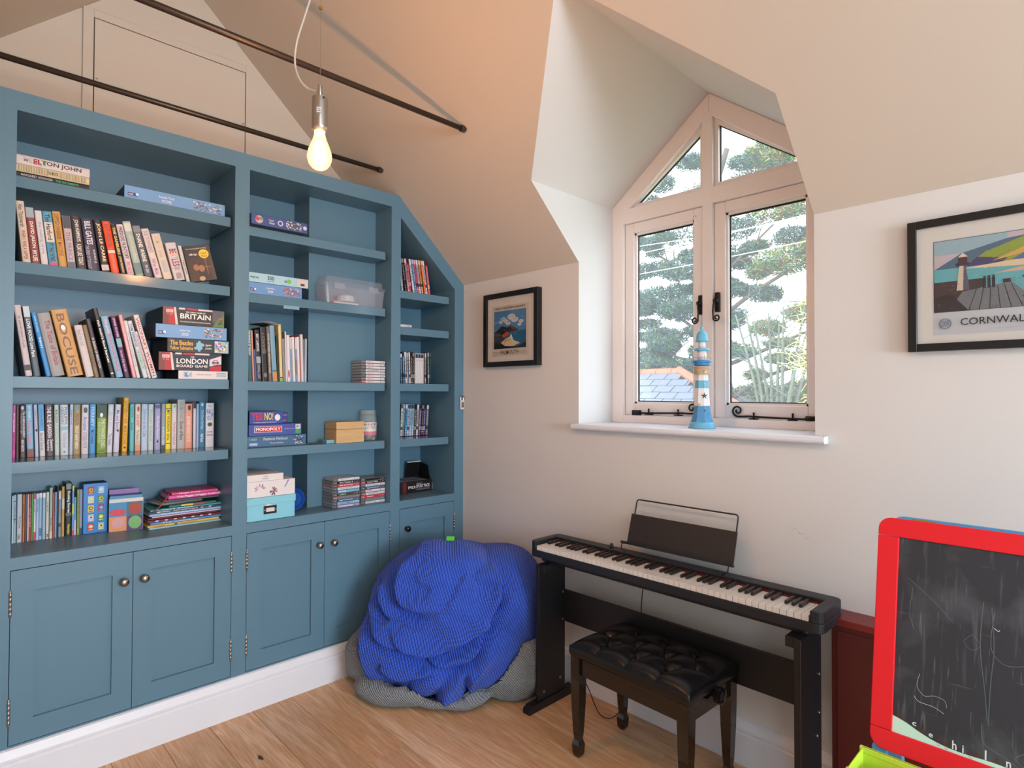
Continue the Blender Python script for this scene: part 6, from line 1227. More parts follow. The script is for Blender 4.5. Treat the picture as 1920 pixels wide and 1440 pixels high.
# stand
st = empty('piano_stand', (1.48, -.2, 0), label='black two legged stand carrying the digital piano', cat='stand')
def L_(o_): return o_
ox, oy = 1.48, -.2
for s, xa, xb in ((-1, .893, .912), (1, 2.040, 2.062)):
    MB().box(xa-ox, xb-ox, -.297-oy, -.113-oy, .036, .6595, .0015, 1).build('side_panel', BLACKM, st)
    xm_ = (xa+xb)/2-ox
    q = MB(); q.prism([(-.37-oy, 0), (-.055-oy, 0), (-.055-oy, .036), (-.345-oy, .036), (-.37-oy, .024)], 'x', xm_-.021, xm_+.021, .002, 1); q.build('foot', BLACKM, st)
    xi = xb-ox if s < 0 else xa-ox
    q = MB(); q.box(min(xi, xi-s*.03), max(xi, xi-s*.03), -.29-oy, -.12-oy, .625, .6595, .001, 1); q.build('top_bracket', BLACKM, st)
    for (yy_, zz_) in ((-.262, .07), (-.15, .10), (-.13, .50), (-.13, .37), (-.15, .30) if s > 0 else (-.2, .62)):
        for side in (1,):
            xx_ = (xb-ox) if True else 0
            MB().lathe([(.006, 0), (.0055, .003), (.002, .004)], (xx_, yy_-oy, zz_), 10, 'x').build('bolt', CHROME if s > 0 else STEEL, st)
MB().box(.9125-ox, 2.0395-ox, -.128-oy, -.113-oy, .362, .511, .0015, 1).build('back_panel', BLACKM, st)
# stool
sx0, sx1, sy0, sy1 = 1.238, 1.775, -.468, -.128; scx, scy = (sx0+sx1)/2, (sy0+sy1)/2
so = empty('piano_stool', (scx, scy, 0), (0, 0, math.radians(-2)), label='black tufted leather piano stool with height knobs', cat='stool')
hw, hd = (sx1-sx0)/2, (sy1-sy0)/2
btn = []
for r_i, yy_ in enumerate((-.082, .0, .082)):
    xs_ = (-.135, 0, .135) if r_i != 1 else (-.2, -.0675, .0675, .2)
    for xx in xs_: btn.append((xx+(-.0 if r_i != 1 else 0), yy_))
NX, NY = 84, 54; me = bpy.data.meshes.new('cushion'); vs = []; fs = []
seams = []
for a in btn:
    for b_ in btn:
        if a < b_ and math.dist(a, b_) < .125: seams.append((a, b_))
for (xx, yy_) in btn:
    if abs(yy_) > .05: seams.append(((xx, yy_), (xx, math.copysign(hd, yy_))))
for sx_ in (-1, 1):
    seams.append(((sx_*.2, 0), (sx_*hw, 0))); seams.append(((sx_*.2, 0), (sx_*hw*.99, -hd*.6))) if 0 else None
def dseg(px, py, a, b_):
    ax, ay = a; bx_, by_ = b_; dx, dy = bx_-ax, by_-ay; t = max(0, min(1, ((px-ax)*dx+(py-ay)*dy)/(dx*dx+dy*dy))); return math.hypot(px-ax-t*dx, py-ay-t*dy)
for j in range(NY+1):
    for i in range(NX+1):
        u, v = -1+2*i/NX, -1+2*j/NY; x, y_ = u*hw, v*hd
        ex = 1-abs(u)**9; ey = 1-abs(v)**7; edge_ = max(0, ex)*max(0, ey)
        h_ = .435+.030*edge_**.7
        db_ = min(math.hypot(x-a, y_-c) for a, c in btn); ds = min(dseg(x, y_, a, c) for a, c in seams if True)
        h_ -= .016*math.exp(-(db_/.016)**2)+.009*math.exp(-(db_/.04)**2); h_ -= .0055*math.exp(-(ds/.0045)**2)*min(1, edge_*1.5); h_ += .004*min(1, ds/.03)
        vs.append((x, y_, h_))
for j in range(NY):
    for i in range(NX): a = j*(NX+1)+i; fs.append((a, a+1, a+NX+2, a+NX+1))
n0 = len(vs); rim = [i for i in range(NX+1)]+[(j+1)*(NX+1)-1 for j in range(1, NY+1)]+[NY*(NX+1)+i for i in range(NX-1, -1, -1)]+[j*(NX+1) for j in range(NY-1, 0, -1)]
prev = rim
for zz_, g_ in ((.425, 1.004), (.412, 1.004), (.402, .99)):
    cur = []
    for k in rim: x, y_, _ = vs[k]; vs.append((x*g_, y_*g_, zz_)); cur.append(len(vs)-1)
    for k in range(len(rim)): fs.append((prev[k], cur[k], cur[(k+1) % len(rim)], prev[(k+1) % len(rim)]))
    prev = cur
fs.append(tuple(prev[::-1])); me.from_pydata(vs, [], fs); bm_ = bmesh.new(); bm_.from_mesh(me); bmesh.ops.recalc_face_normals(bm_, faces=bm_.faces); bm_.to_mesh(me); bm_.free()
cu_ = link('cushion', me, so, [LEATH], True)
for a, c in btn: MB().lathe([(.0065, .437), (.006, .441), (.003, .4432), (.0003, .4436)], (a, c, .003), 12).build('button', LEATH, so, True)
q = MB(); t_ = .018
q.box(-hw+.018, hw-.018, -hd+.014, -hd+.014+t_, .33, .4015); q.box(-hw+.018, hw-.018, hd-.014-t_, hd-.014, .33, .4015); q.box(-hw+.014, -hw+.014+t_, -hd+.032, hd-.032, .33, .4015); q.box(hw-.014-t_, hw-.014, -hd+.032, hd-.032, .33, .4015)
q.build('apron', LACQ, so)
for sx_ in (-1, 1):
    for sy_ in (-1, 1):
        cx_, cy_ = sx_*(hw-.026), sy_*(hd-.026); q = MB()
        R4 = lambda w_, z_, ox_=0: [(cx_-sx_*ox_+a*w_, cy_-sy_*ox_+c*w_, z_) for a, c in ((-1, -1), (1, -1), (1, 1), (-1, 1))]
        loft(q, [R4(.0115, .0), R4(.0165, .012), R4(.0185, .05), R4(.0125, .068), R4(.0155, .10), R4(.0205, .22), R4(.0225, .3298), R4(.0225, .3999)]); q.build('leg', LACQ, so)
    kn = MB(); n = 40; prof_k = [(.0, 0), (.012, 0), (.012, .006), (.026, .008)]
    R_ring = []
    for (rad, d) in ((.013, 0), (.013, .012), (.027, .013), (.028, .034), (.022, .036), (.020, .031), (.0005, .031)):
        ring = []
        for k in range(n):
            a = 2*math.pi*k/n; rk = rad*(1+(.035 if k % 2 else -.02)*(1 if rad > .025 else 0)); ring.append((sx_*(hw-.010+d), .01+rk*math.cos(a), .385+rk*math.sin(a)))
        R_ring.append(ring)
    loft(kn, R_ring); kn.build('height_knob', mat('bakelite_knob', (20, 18, 18), .15), so)
# cables
cc = MB(); cc.tube(spline([(1.325, -.06, .66), (1.322, -.07, .60), (1.316, -.075, .51), (1.31, -.06, .40), (1.29, -.05, .28), (1.262, -.07, .14), (1.235, -.10, .06), (1.20, -.13, .012), (1.15, -.14, .006), (1.09, -.11, .02), (1.03, -.08, .06), (.98, -.065, .10), (.94, -.05, .16)], 8), .0022, 6)
tag(cc.build('power_cable', BLACKP, None, True), 'thin black cable looping behind the stool to the floor', 'cable')

# ---------------------------------------------------------------- red cabinet against the wall
rc = empty('cabinet', (2.40, -.05, 0), label='low dark red cabinet against the wall behind the easel', cat='cabinet')
RED = mat('mahogany_red', (122, 34, 32), .35, var=.15, vscale=6); RED2 = mat('mahogany_dark', (84, 24, 24), .38, var=.15, vscale=6)
MB().box(-.315, .4, -.062, .049, .672, .695, .002).build('cabinet_top', RED, rc)
MB().box(-.308, .39, -.054, .047, .05, .671, .001, 1).build('cabinet_body', RED2, rc); MB().box(-.29, .385, -.058, -.0545, .09, .655, .001, 1).build('cabinet_door', RED2, rc); MB().box(-.30, .385, -.05, .046, .0, .05).build('plinth', RED2, rc)

# ---------------------------------------------------------------- children's easel
ea = empty('easel', (2.335, -.61, 0), label='red framed blackboard easel with a lime green tray', cat='easel')
BR = mat('board_red', (222, 26, 38), .35, bump=.05, bscale=100); BBL = mat('board_blue', (90, 160, 214), .4)
# the front panel: local frame with U = x, V up the slope; tilted back
tl = math.atan2(.10, .556); yb_, zb_ = .01, .572
def tilt(root, name='x'):
    e = root
    return e
fp = empty('front_board', (0, yb_, zb_), (-tl, 0, 0)); fp.parent = ea
EW, EH, FW_ = .56, .565, .047
def slab(pts, y0_, y1_, nm, m_, par, bev=.002): return MB().prism(pts, 'y', y0_, y1_, bev, 2).build(nm, m_, par)
def rcorner(cx, cz, r, a0, a1, n=6): return [(cx+r*math.cos(math.radians(a0+(a1-a0)*k/n)), cz+r*math.sin(math.radians(a0+(a1-a0)*k/n))) for k in range(n+1)]
R__ = .03
slab(rcorner(R__, EH-R__, R__, 180, 90)+rcorner(EW-R__, EH-R__, R__, 90, 0)+[(EW, EH-FW_), (0, EH-FW_)], 0, .016, 'frame_rail', BR, fp)
slab([(0, FW_+.0006), (FW_, FW_+.0006), (FW_, EH-FW_-.0006), (0, EH-FW_-.0006)], 0, .016, 'frame_stile', BR, fp); slab([(EW-FW_, FW_+.0006), (EW, FW_+.0006), (EW, EH-FW_-.0006), (EW-FW_, EH-FW_-.0006)], 0, .016, 'frame_stile', BR, fp)
slab(rcorner(EW-R__, R__, R__, 0, -90)+rcorner(R__, R__, R__, 270, 180)+[(0, FW_), (EW, FW_)], 0, .016, 'frame_rail', BR, fp)
def chalk():
    M = bpy.data.materials.new('chalkboard'); M.use_nodes = True; n = M.node_tree; b = n.nodes['Principled BSDF']; L = n.links.new
    t = n.nodes.new('ShaderNodeTexCoord'); acc = None
    base = n.nodes.new('ShaderNodeRGB'); base.outputs[0].default_value = lin((40, 44, 52)); cur = base.outputs[0]
    for (sc_x, sc_z, rot, lo, hi, amt, s_) in ((1, 1, 0, .52, .75, .16, 7), (26, 2.0, .15, .60, .76, .2, 3.0), (3, 40, -.5, .64, .74, .22, 2.0), (60, 5, .75, .64, .72, .25, 1.6), (120, 10, .1, .62, .72, .22, 1.2)):
        mp = n.nodes.new('ShaderNodeMapping'); mp.inputs['Scale'].default_value = (sc_x, 1, sc_z); mp.inputs['Rotation'].default_value = (0, rot, 0); L(t.outputs['Object'], mp.inputs['Vector'])
        x = n.nodes.new('ShaderNodeTexNoise'); x.inputs['Scale'].default_value = s_; x.inputs['Detail'].default_value = 6; x.inputs['Distortion'].default_value = .3; L(mp.outputs[0], x.inputs['Vector'])
        r = n.nodes.new('ShaderNodeMapRange'); r.inputs['From Min'].default_value = lo; r.inputs['From Max'].default_value = hi; r.inputs['To Max'].default_value = amt; L(x.outputs['Fac'], r.inputs['Value'])
        q_ = n.nodes.new('ShaderNodeMixRGB'); q_.inputs['Color2'].default_value = lin((150, 158, 166)); L(r.outputs[0], q_.inputs['Fac']); L(cur, q_.inputs['Color1']); cur = q_.outputs[0]
    L(cur, b.inputs['Base Color']); b.inputs['Roughness'].default_value = .55; return M
bd = MB().box(FW_-.004, EW-FW_+.004, .006, .012, FW_-.004, EH-FW_+.004).build('blackboard', chalk(), fp)
# scribbles and the printed alphabet wave: lie in the board face
def scrib(pts, wd, c): 
    S_ = spline([(a, 0, b_) for a, b_ in pts], 6)
    p.layer += .3
    for A0, A1 in zip(S_, S_[1:]):
        d0 = Vector((A1.x-A0.x, A1.z-A0.z)); 
        if d0.length < 1e-6: continue
        nn = Vector((-d0.y, d0.x)).normalized()*wd*.32; p.poly([(A0.x-nn.x, A0.z-nn.y), (A1.x-nn.x, A1.z-nn.y), (A1.x+nn.x, A1.z+nn.y), (A0.x+nn.x, A0.z+nn.y)], c, .8, up=0)
p = Print((0, .006, 0), (1, 0, 0), (0, 0, 1), .0003)
MINT = (190, 232, 214)
wave = [(FW_, .098), (.09, .088), (.13, .066), (.17, .054), (.21, .047), (.25, .050), (.29, .048), (.34, .036), (.40, .03), (EW-FW_, .05)]
WS = spline([(a, 0, b_) for a, b_ in [(FW_, .075), (.08, .068), (.12, .054), (.16, .0475)]], 4)
top_ = spline([(a, 0, b_) for a, b_ in [(FW_-.003, .086), (.075, .078), (.105, .066), (.135, .0575), (.165, .0535), (.20, .0535), (.23, .0555), (.26, .0555), (.29, .052), (.33, .049), (.40, .055), (EW-FW_, .07)]], 5)
p.layer += 1
p.poly([(FW_-.003, FW_-.003)]+[(EW-FW_, FW_-.003)]+[(v.x, v.z) for v in top_[::-1]], MINT, .4)
CH = (176, 182, 188)
scrib([(.10, .20), (.095, .17), (.11, .152), (.13, .158), (.15, .155), (.155, .14)], .0012, CH); scrib([(.09, .145), (.10, .135), (.13, .133), (.15, .125)], .0014, (200, 204, 208)); scrib([(.24, .38), (.235, .30), (.26, .27), (.30, .28)], .001, (130, 138, 144)); scrib([(.22, .13), (.225, .09), (.26, .075), (.29, .06)], .001, (120, 128, 134))
scrib([(.07, .42), (.12, .38), (.16, .34)], .0016, (100, 108, 114)); scrib([(.08, .40), (.075, .34), (.085, .30)], .0009, (126, 134, 140)); scrib([(.30, .10), (.28, .08), (.30, .065), (.33, .07), (.33, .09), (.31, .10)], .0009, (128, 134, 140)); scrib([(.22, .40), (.215, .30), (.225, .20), (.23, .14)], .002, (96, 106, 114))
scrib([(.235, .39), (.24, .30), (.235, .22), (.232, .13)], .003, (84, 94, 102)); scrib([(.20, .32), (.185, .30), (.20, .285), (.215, .30), (.20, .32)], .0008, (120, 128, 134)); scrib([(.24, .345), (.247, .34), (.25, .343)], .002, (220, 224, 226))
for ch, u, sz in (('c', .088, .0105), ('e', .1215, .0105), ('h', .167, .019), ('i', .186, .016), ('l', .227, .020), ('n', .264, .0125), ('p', .31, .012)):
    vz = min([v for v in top_], key=lambda v: abs(v.x-u)).z+.0015
    p.text(ch, u, u+{'i': .003, 'l': .003}.get(ch, .0085), vz+(.002 if ch in 'ce' else 0), vz+sz, (214, 226, 226))
for ch, u in (('a', .058), ('b', .073), ('d', .104), ('f', .138), ('g', .152), ('j', .199), ('k', .212), ('m', .246), ('o', .285), ('q', .33)):
    vz = min([v for v in top_], key=lambda v: abs(v.x-u)).z
    p.text(ch, u, u+.007, vz+.001, vz+.012, (96, 44, 44))
for u in (.138, .153, .199, .30): 
    vz = min([v for v in top_], key=lambda v: abs(v.x-u)).z; scrib([(u, vz-.001), (u+.003, vz-.005), (u+.006, vz-.002)], .0013, (206, 70, 60))
scrib([(.125, .545), (.14, .5435), (.155, .540)], .0008, (232, 130, 130))
p.build('board_print', fp)
# rear panel, hinge, tray, legs
bp = empty('rear_board', (0, yb_+.20, zb_), (tl*.6, 0, 0)); bp.parent = ea
slab(rcorner(R__, EH-R__, R__, 180, 90)+rcorner(EW-R__, EH-R__, R__, 90, 0)+[(EW, 0), (0, 0)], 0, .016, 'rear_panel', BBL, bp)
bp.location = (0.002, yb_+.125+.02, zb_-.018); bp.rotation_euler = (math.radians(-7), 0, 0)
MB().box(.07, .12, .016, .028, EH-.006, EH+.004).build('hinge', mat('hinge_brass', (176, 150, 96), .35, .8), fp)
for xx in (.0, EW-.04):
    MB().prism([(.02, .57), (.045, .57), (-.03, 0), (-.055, 0)], 'x', xx+.003, xx+.035, .002).build('front_leg', BBL, ea); MB().prism([(.16, .58), (.185, .58), (.245, 0), (.22, 0)], 'x', xx+.003, xx+.035, .002).build('rear_leg', BBL, ea)
LIME = mat('lime_plastic', (192, 226, 70), .35); q = MB()
ty0, ty1, tz0_, tz1_ = -.115, -.006, .50, .569
for (a, b_, c, d, e, f) in ((-.012, EW+.012, ty0, ty1, tz0_, tz0_+.004), (-.012, EW+.012, ty0, ty0+.004, tz0_, tz1_-.012), (-.012, EW+.012, ty1-.004, ty1, tz0_, tz1_), (-.012, -.008, ty0, ty1, tz0_, tz1_-.004), (EW+.008, EW+.012, ty0, ty1, tz0_, tz1_-.004), (.18, .184, ty0, ty1, tz0_, tz1_-.012), (.38, .384, ty0, ty1, tz0_, tz1_-.012)): q.box(a, b_, c, d, e, f, .001, 1)
for (a, b_, c, d) in ((-.016, EW+.016, ty0-.006, ty0+.005), (-.016, EW+.016, ty1-.006, ty1+.004)): q.box(a, b_, c, d, tz1_-.013, tz1_-.007 if c < -.05 else tz1_, .001, 1)
q.build('tray', LIME, ea)
MB().box(.03, .12, ty0+.02, ty1-.02, tz0_+.0045, tz0_+.045, .003).build('orange_box', mat('orange_box', (226, 176, 60), .4), ea)

# ---------------------------------------------------------------- bean bags in the corner
import json
def beanbag(name, cen, lobes, mat_, label, cat, grooves=(), ridges=(), clampx=.03, clampy=-.03, seed=1, uvrot=.5, zmin=.004, wr=.008, n1=260, n2=150, under=None):
    e1 = Vector((.7071, .7071, 0)); e2 = Vector((.7071, -.7071, 0)); cen = Vector(cen); vs = []; uvs = []
    from mathutils import noise
    L = []
    for (c, r, p_) in lobes: L.append((Vector(c), r, p_))
    if under: UL = [(Vector(c), tuple(v+.004 for v in r), p_) for c, r, p_ in BLUEL]; under = Vector(under)
    for j in range(n2+1):
        th = math.pi*j/n2
        for i in range(n1):
            ph = 2*math.pi*i/n1
            dl = Vector((math.sin(th)*math.cos(ph), math.sin(th)*math.sin(ph), math.cos(th)))  # in (e1,e2,z)
            best = .02
            for c, r, p_ in L:
                # march for superellipsoid via bisection
                f = lambda t: sum(abs((dl[k]*t-c[k])/r[k])**p_ for k in range(3))
                lo, hi = 0, 1.2
                # find the farthest crossing
                t = hi; step = .04; 
                while t > 0 and f(t) > 1: t -= step
                if t <= 0: continue
                lo, hi = t, t+step
                for _ in range(9):
                    md_ = (lo+hi)/2
                    if f(md_) > 1: hi = md_
                    else: lo = md_
                best = max(best, lo)
            q_ = dl*best
            front = max(0, min(1, (q_[1]+.05)/.12))
            dd = 0
            if front > 0:
                for (poly, amp, sg) in grooves:
                    x_, z_ = q_[0], q_[2]+cen.z
                    if not (poly[4][0]-4*sg < x_ < poly[4][1]+4*sg and poly[4][2]-4*sg < z_ < poly[4][3]+4*sg): continue
                    dmin = 9; sdv = 0; tau = 0; ns = len(poly[0])-1
                    for si_, (a, c) in enumerate(zip(poly[0], poly[0][1:])):
                        ax, az = a; bx_, bz_ = c; dx, dz_ = bx_-ax, bz_-az; ll = math.hypot(dx, dz_)+1e-9; t_ = max(0, min(1, ((x_-ax)*dx+(z_-az)*dz_)/(ll*ll))); ex_, ez_ = x_-ax-t_*dx, z_-az-t_*dz_; d_ = math.hypot(ex_, ez_)
                        if d_ < dmin: dmin = d_; sdv = (dx*ez_-dz_*ex_)/ll; tau = (si_+t_)/ns
                    wt = front*min(1, 5*tau)*min(1, 5*(1-tau))
                    dd += wt*(amp*math.tanh(sdv/(sg*.8))*math.exp(-(dmin/(sg*3.2))**2)-amp*.55*math.exp(-(dmin/(sg*.7))**2))
            nz_ = noise.noise(Vector((q_[0]*7+seed, q_[1]*7, q_[2]*5)))*wr+noise.noise(Vector((q_[0]*3+q_[2]*14+seed, q_[1]*3, q_[2]*3+q_[0]*9)))*wr*.7
            q_ = q_*(1+(dd+nz_)/max(best, .1))
            P = cen+e1*q_[0]+e2*q_[1]+Vector((0, 0, q_[2]))
            P.x = max(P.x, clampx); P.y = min(P.y, clampy); P.z = max(P.z, zmin)
            if P.x > .884 and P.y < -.105: P.x = .884
            if under:
                loc = Vector(((P-under).dot(e1), (P-under).dot(e2), P.z-under.z)); g_ = 0
                while g_ < 60 and P.z-.01*g_ > .012 and any(sum(abs((loc[k]-c[k])/r[k])**p2 for k in range(3)) < 1 for c, r, p2 in UL): loc.z -= .01; g_ += 1
                P.z -= .01*g_
            vs.append(P); uvs.append((q_[0]*1.0+q_[2]*uvrot*1.2, q_[2]*1.1-q_[0]*uvrot+q_[1]*.9))
    fs = []
    for j in range(n2):
        for i in range(n1): fs.append((j*n1+i, (j+1)*n1+i, (j+1)*n1+(i+1) % n1, j*n1+(i+1) % n1))
    me = bpy.data.meshes.new(name); me.from_pydata([tuple(v) for v in vs], [], fs); ul = me.uv_layers.new(name='UVMap')
    for p_ in me.polygons:
        for li, vi in zip(p_.loop_indices, p_.vertices): ul.data[li].uv = uvs[vi]
    o = link(name, me, None, [mat_], True); return tag(o, label, cat)
def PX(L): # fold lines traced in the corner's own frame: metres along the corner diagonal, metres up
    pts = [(((650+a/4.114)-858)/372.0, .715-((1000+b_/4.114)-1012)*.00232) for a, b_ in L]
    s = [(v.x, v.z) for v in spline([(a, 0, c) for a, c in pts], 3)]
    return (s, 0, 0, 0, (min(a for a, c in s), max(a for a, c in s), min(c for a, c in s), max(c for a, c in s)))
fold = [([(455, 670), (520, 770), (640, 850), (760, 860), (900, 820), (1050, 740), (1180, 640), (1240, 480), (1250, 350), (1180, 200)], .050, .015),
        ([(640, 90), (540, 200), (490, 330), (500, 430), (560, 520), (690, 550), (830, 530)], .048, .014),
        ([(1000, 240), (950, 320), (900, 430), (830, 540)], .008, .016),
        ([(260, 500), (290, 620), (380, 760), (500, 830), (650, 865)], .042, .013),
        ([(350, 380), (370, 500), (455, 650)], .034, .013),
        ([(670, 880), (760, 940), (900, 960), (1050, 900), (1130, 800), (1190, 620)], .036, .011),
        ([(1170, 780), (1080, 960), (960, 1000), (850, 1150), (740, 1350)], .038, .012),
        ([(230, 590), (220, 700), (260, 900), (330, 1100), (450, 1230)], .034, .012),
        ([(1040, 960), (1020, 1130), (1030, 1230)], .028, .009), ([(850, 1170), (900, 1215), (1020, 1250)], .024, .009),
        ([(400, 960), (420, 1010), (560, 1080), (700, 1040), (900, 985)], .028, .012), ([(1260, 420), (1300, 470), (1200, 600), (1190, 640)], .024, .009),
        ([(620, 250), (650, 330), (730, 370), (700, 440)], .010, .014), ([(1060, 330), (1150, 340), (1240, 400)], .020, .011)]
GR = [(PX(L), a, s) for L, a, s in fold]
GREYL = [((0, 0, 0), (.50, .345, .19), 2.6), ((-.33, .08, -.02), (.19, .19, .15), 2.2), ((.30, .10, -.01), (.22, .25, .19), 2.3), ((-.20, .24, -.10), (.24, .15, .075), 2.2), ((.02, .26, -.12), (.2, .15, .05), 2.2)]
BLUEL = [((0, 0, 0), (.42, .37, .30), 2.3), ((-.03, .05, .085), (.30, .28, .255), 2.2), ((.22, -.02, -.01), (.28, .34, .30), 2.3), ((-.10, .16, -.12), (.335, .225, .215), 2.3), ((.10, .16, -.13), (.29, .225, .21), 2.3), ((-.02, .21, -.22), (.20, .20, .125), 2.2)]
beanbag('bean_bag', (.36, -.36, .16), GREYL, GREYK, 'grey knitted bean bag squashed flat on the floor beneath the blue one', 'bean bag', under=(.36, -.36, .36), seed=4, uvrot=.8, n1=200, n2=100, wr=.012)
beanbag('bean_bag', (.36, -.36, .36), BLUEL, BLUEK, 'bright blue knitted bean bag slumped in folds on the grey one', 'bean bag', grooves=GR, seed=2, uvrot=.35, zmin=.014, wr=.012, n1=380, n2=240)
gl = empty('x', (0, 0, 0)); bpy.data.objects.remove(gl)
q = MB(); q.prism([(-.02, 0), (.02, 0), (.02, .022), (-.02, .022)], 'y', 0, .0012)
lt_ = q.build('fabric_label', mat('green_label', (70, 190, 60), .5), None); lt_.location = (.405, -.415, .700); lt_.rotation_euler = (math.radians(-30), 0, math.radians(43)); tag(lt_, 'small bright green label sewn on top of the blue bean bag', 'label')
# ---------------------------------------------------------------- outside the window
GZ = -1.0
gr = struct(MB().box(-30, 25, .7, 60, GZ-.2, GZ).build('floor_ground_outside', mat('lawn', (120, 140, 84), .95, var=.3, vscale=3)))
gr.name = 'lawn'; tag(gr, kind='structure')
# neighbour's slate roof with terracotta ridge
nb = empty('neighbour_roof', (-3.2, 7, GZ), label='grey slate roof with terracotta ridge seen through the left casement', cat='roof')
SL = mat('slate', (104, 110, 126), .45, var=.2, vscale=4, bump=.2, bscale=20); TC = mat('terracotta', (176, 100, 74), .7, var=.2, vscale=6)
def RP(u, t):  # u along the ridge (x), t down the slope towards us
    return Vector((u, -1.75*t/2.05, 2.83-1.05*t/2.05))
ux0, ux1 = -2.6, .62
rp = random.Random(11); sm = {}
def slate_mesh(w_, h_):
    k = (round(w_, 2), round(h_, 2))
    if k not in sm:
        b_ = MB(); b_.box(0, w_, -.008, .004, -h_, 0); me = bpy.data.meshes.new('slate'); b_.bm.to_mesh(me); b_.bm.free(); me.materials.append(SL); sm[k] = me
    return sm[k]
ang = math.atan2(1.05, 1.75)
for r_i in range(9):
    t = .10+r_i*.215; xr = ux1+t*1.3; off = (r_i % 2)*.17
    x = ux0
    while x < xr-.05:
        w_ = min(.34, xr-x)
        o = link('slate', slate_mesh(w_-.018, .196), nb); P = RP(x+(off if x == ux0 else 0)*0, t); o.location = P+Vector((off*0, 0, .012+.004*rp.random())); o.rotation_euler = (-(math.pi/2-ang), 0, rp.uniform(-.004, .004))
        x += .34 if not (x == ux0 and off) else .17
MB().prism([(-.0, 2.80), (-1.75, 1.76), (-1.75, 0), (1.6, 0), (1.6, 1.9)], 'x', ux0-.4, ux1-.1).build('roof_body', mat('roof_underlay', (50, 54, 62), .9), nb)
MB().tube([(ux1-.02, 0, 2.86), (ux1+1.3*1.95, -1.75*1.95/2.05, 2.86-1.05*1.95/2.05)], .07, 10).build('hip_tile', TC, nb)
MB().prism([(ux1-.1, 0), (ux1+2.4, 0), (ux1+2.4, 1.72), (ux1+.3, 2.5), (ux1-.1, 2.7)], 'y', -.2, 1.2).build('roof_hip_body', mat('roof_underlay', (50, 54, 62), .9), nb)
q = MB(); x = ux0
while x < ux1:
    q2 = MB(); pts = [(.10*math.cos(a), 2.80+.10*math.sin(a)) for a in [math.pi*k/8 for k in range(9)]]
    q2.prism(pts, 'x', x, min(x+.30, ux1)); q2.build('ridge_tile', TC, nb); x += .31
q.bm.free()
# eaves of our own house corner with gutter, left of the casement
ev = empty('roof_gutter', (-1.28, 3.0, 2.2), label='dark eaves corner and grey gutter at the far left of the view', cat='gutter')
MB().prism([(-.35, .27), (.20, .27), (.12, .36), (-.35, .62)], 'y', 0, .5).build('barge_board', mat('slate_dark', (66, 76, 86), .6), ev)
MB().box(-.35, .22, 0, .45, .10, .22, .01).build('fascia', mat('gutter_grey', (130,130,142), .5), ev)
MB().box(-.35, .14, .0, .4, .0, .095, .004).build('soffit', mat('slate_dark2', (96, 100, 110), .6), ev)
# hedge: clipped box filled with small leaves
def leafcloud(name, parent, m_list, blobs, n_per, size, seed, flat=.0, kind='stuff', needle=False):
    """blobs: (x,y,z, rx,ry,rz, density) ; leaves are small real triangles"""
    rr = random.Random(seed); vs, fs, mi = [], [], []
    for (x, y, z, rx, ry, rz, dn) in blobs:
        for i in range(int(n_per*dn)):
            while True:
                a, b_, c = rr.uniform(-1, 1), rr.uniform(-1, 1), rr.uniform(-1, 1); d = a*a+b_*b_+c*c
                if d < 1 and d > .12: break
            px, py, pz = x+a*rx, y+b_*ry, z+c*rz
            th = rr.uniform(0, 6.283); el = rr.uniform(-.6, 1.2); s = size*rr.uniform(.6, 1.3)
            dv = Vector((math.cos(th)*math.cos(el), math.sin(th)*math.cos(el), math.sin(el))); sd = dv.cross(Vector((rr.uniform(-1, 1), rr.uniform(-1, 1), rr.uniform(-1, 1)))).normalized()*(s*(.13 if needle else .38))
            P = Vector((px, py, pz)); k = len(vs); vs += [tuple(P-sd), tuple(P+sd), tuple(P+dv*s)]; fs.append((k, k+1, k+2)); mi.append(min(len(m_list)-1, int(rr.random()**1.2*len(m_list))))
    me = bpy.data.meshes.new(name); me.from_pydata(vs, [], fs)
    for m_ in m_list: me.materials.append(m_)
    for p_, k in zip(me.polygons, mi): p_.material_index = k
    o = bpy.data.objects.new(name, me); C.objects.link(o); o['kind'] = 'stuff'
    if parent: o.parent = parent
    return o
def lf(name, c): return mat(name, c, .7)
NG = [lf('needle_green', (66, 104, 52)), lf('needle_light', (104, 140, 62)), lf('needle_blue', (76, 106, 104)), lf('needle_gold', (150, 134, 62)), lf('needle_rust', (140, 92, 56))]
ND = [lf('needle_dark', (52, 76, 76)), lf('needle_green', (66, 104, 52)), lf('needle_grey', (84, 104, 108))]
hd_ = empty('hedge', (-1.6, 9.6, GZ), label='low sunlit hedge along the bottom of the right casement', cat='hedge')
bl_h = []
rr = random.Random(4)
for k in range(44):
    bl_h.append((-2.6+k*.13, rr.uniform(-.3, .3), 2.0+rr.uniform(-.1, .22)+.28, .22, .3, .28, 1)); bl_h.append((-2.6+k*.13, rr.uniform(-.3, .3), 1.4, .22, .3, .5, 1))
leafcloud('foliage', hd_, [lf('hedge_green', (92, 108, 52)), lf('hedge_yellow', (160, 150, 80)), lf('hedge_dark', (62, 70, 44))], bl_h, 900, .06, 3)
q = MB(); q.box(-2.7, 3.3, -.28, .28, 0, 2.1); q.build('hedge_core', mat('hedge_core', (80, 88, 56), .95), hd_)
def limb(q, pts, r0, r1, n=7):
    S_ = spline(pts, 4); m_ = len(S_); q.tube(S_, r0, n, rr=[r0+(r1-r0)*i/(m_-1) for i in range(m_)])
BARK = mat('pine_bark', (100, 88, 76), .9, var=.35, vscale=5, bump=.6, bscale=12)
pt = empty('pine_tree', (-1.55, 7.6, GZ), label='tall spreading pine tree filling the view outside the window', cat='tree')
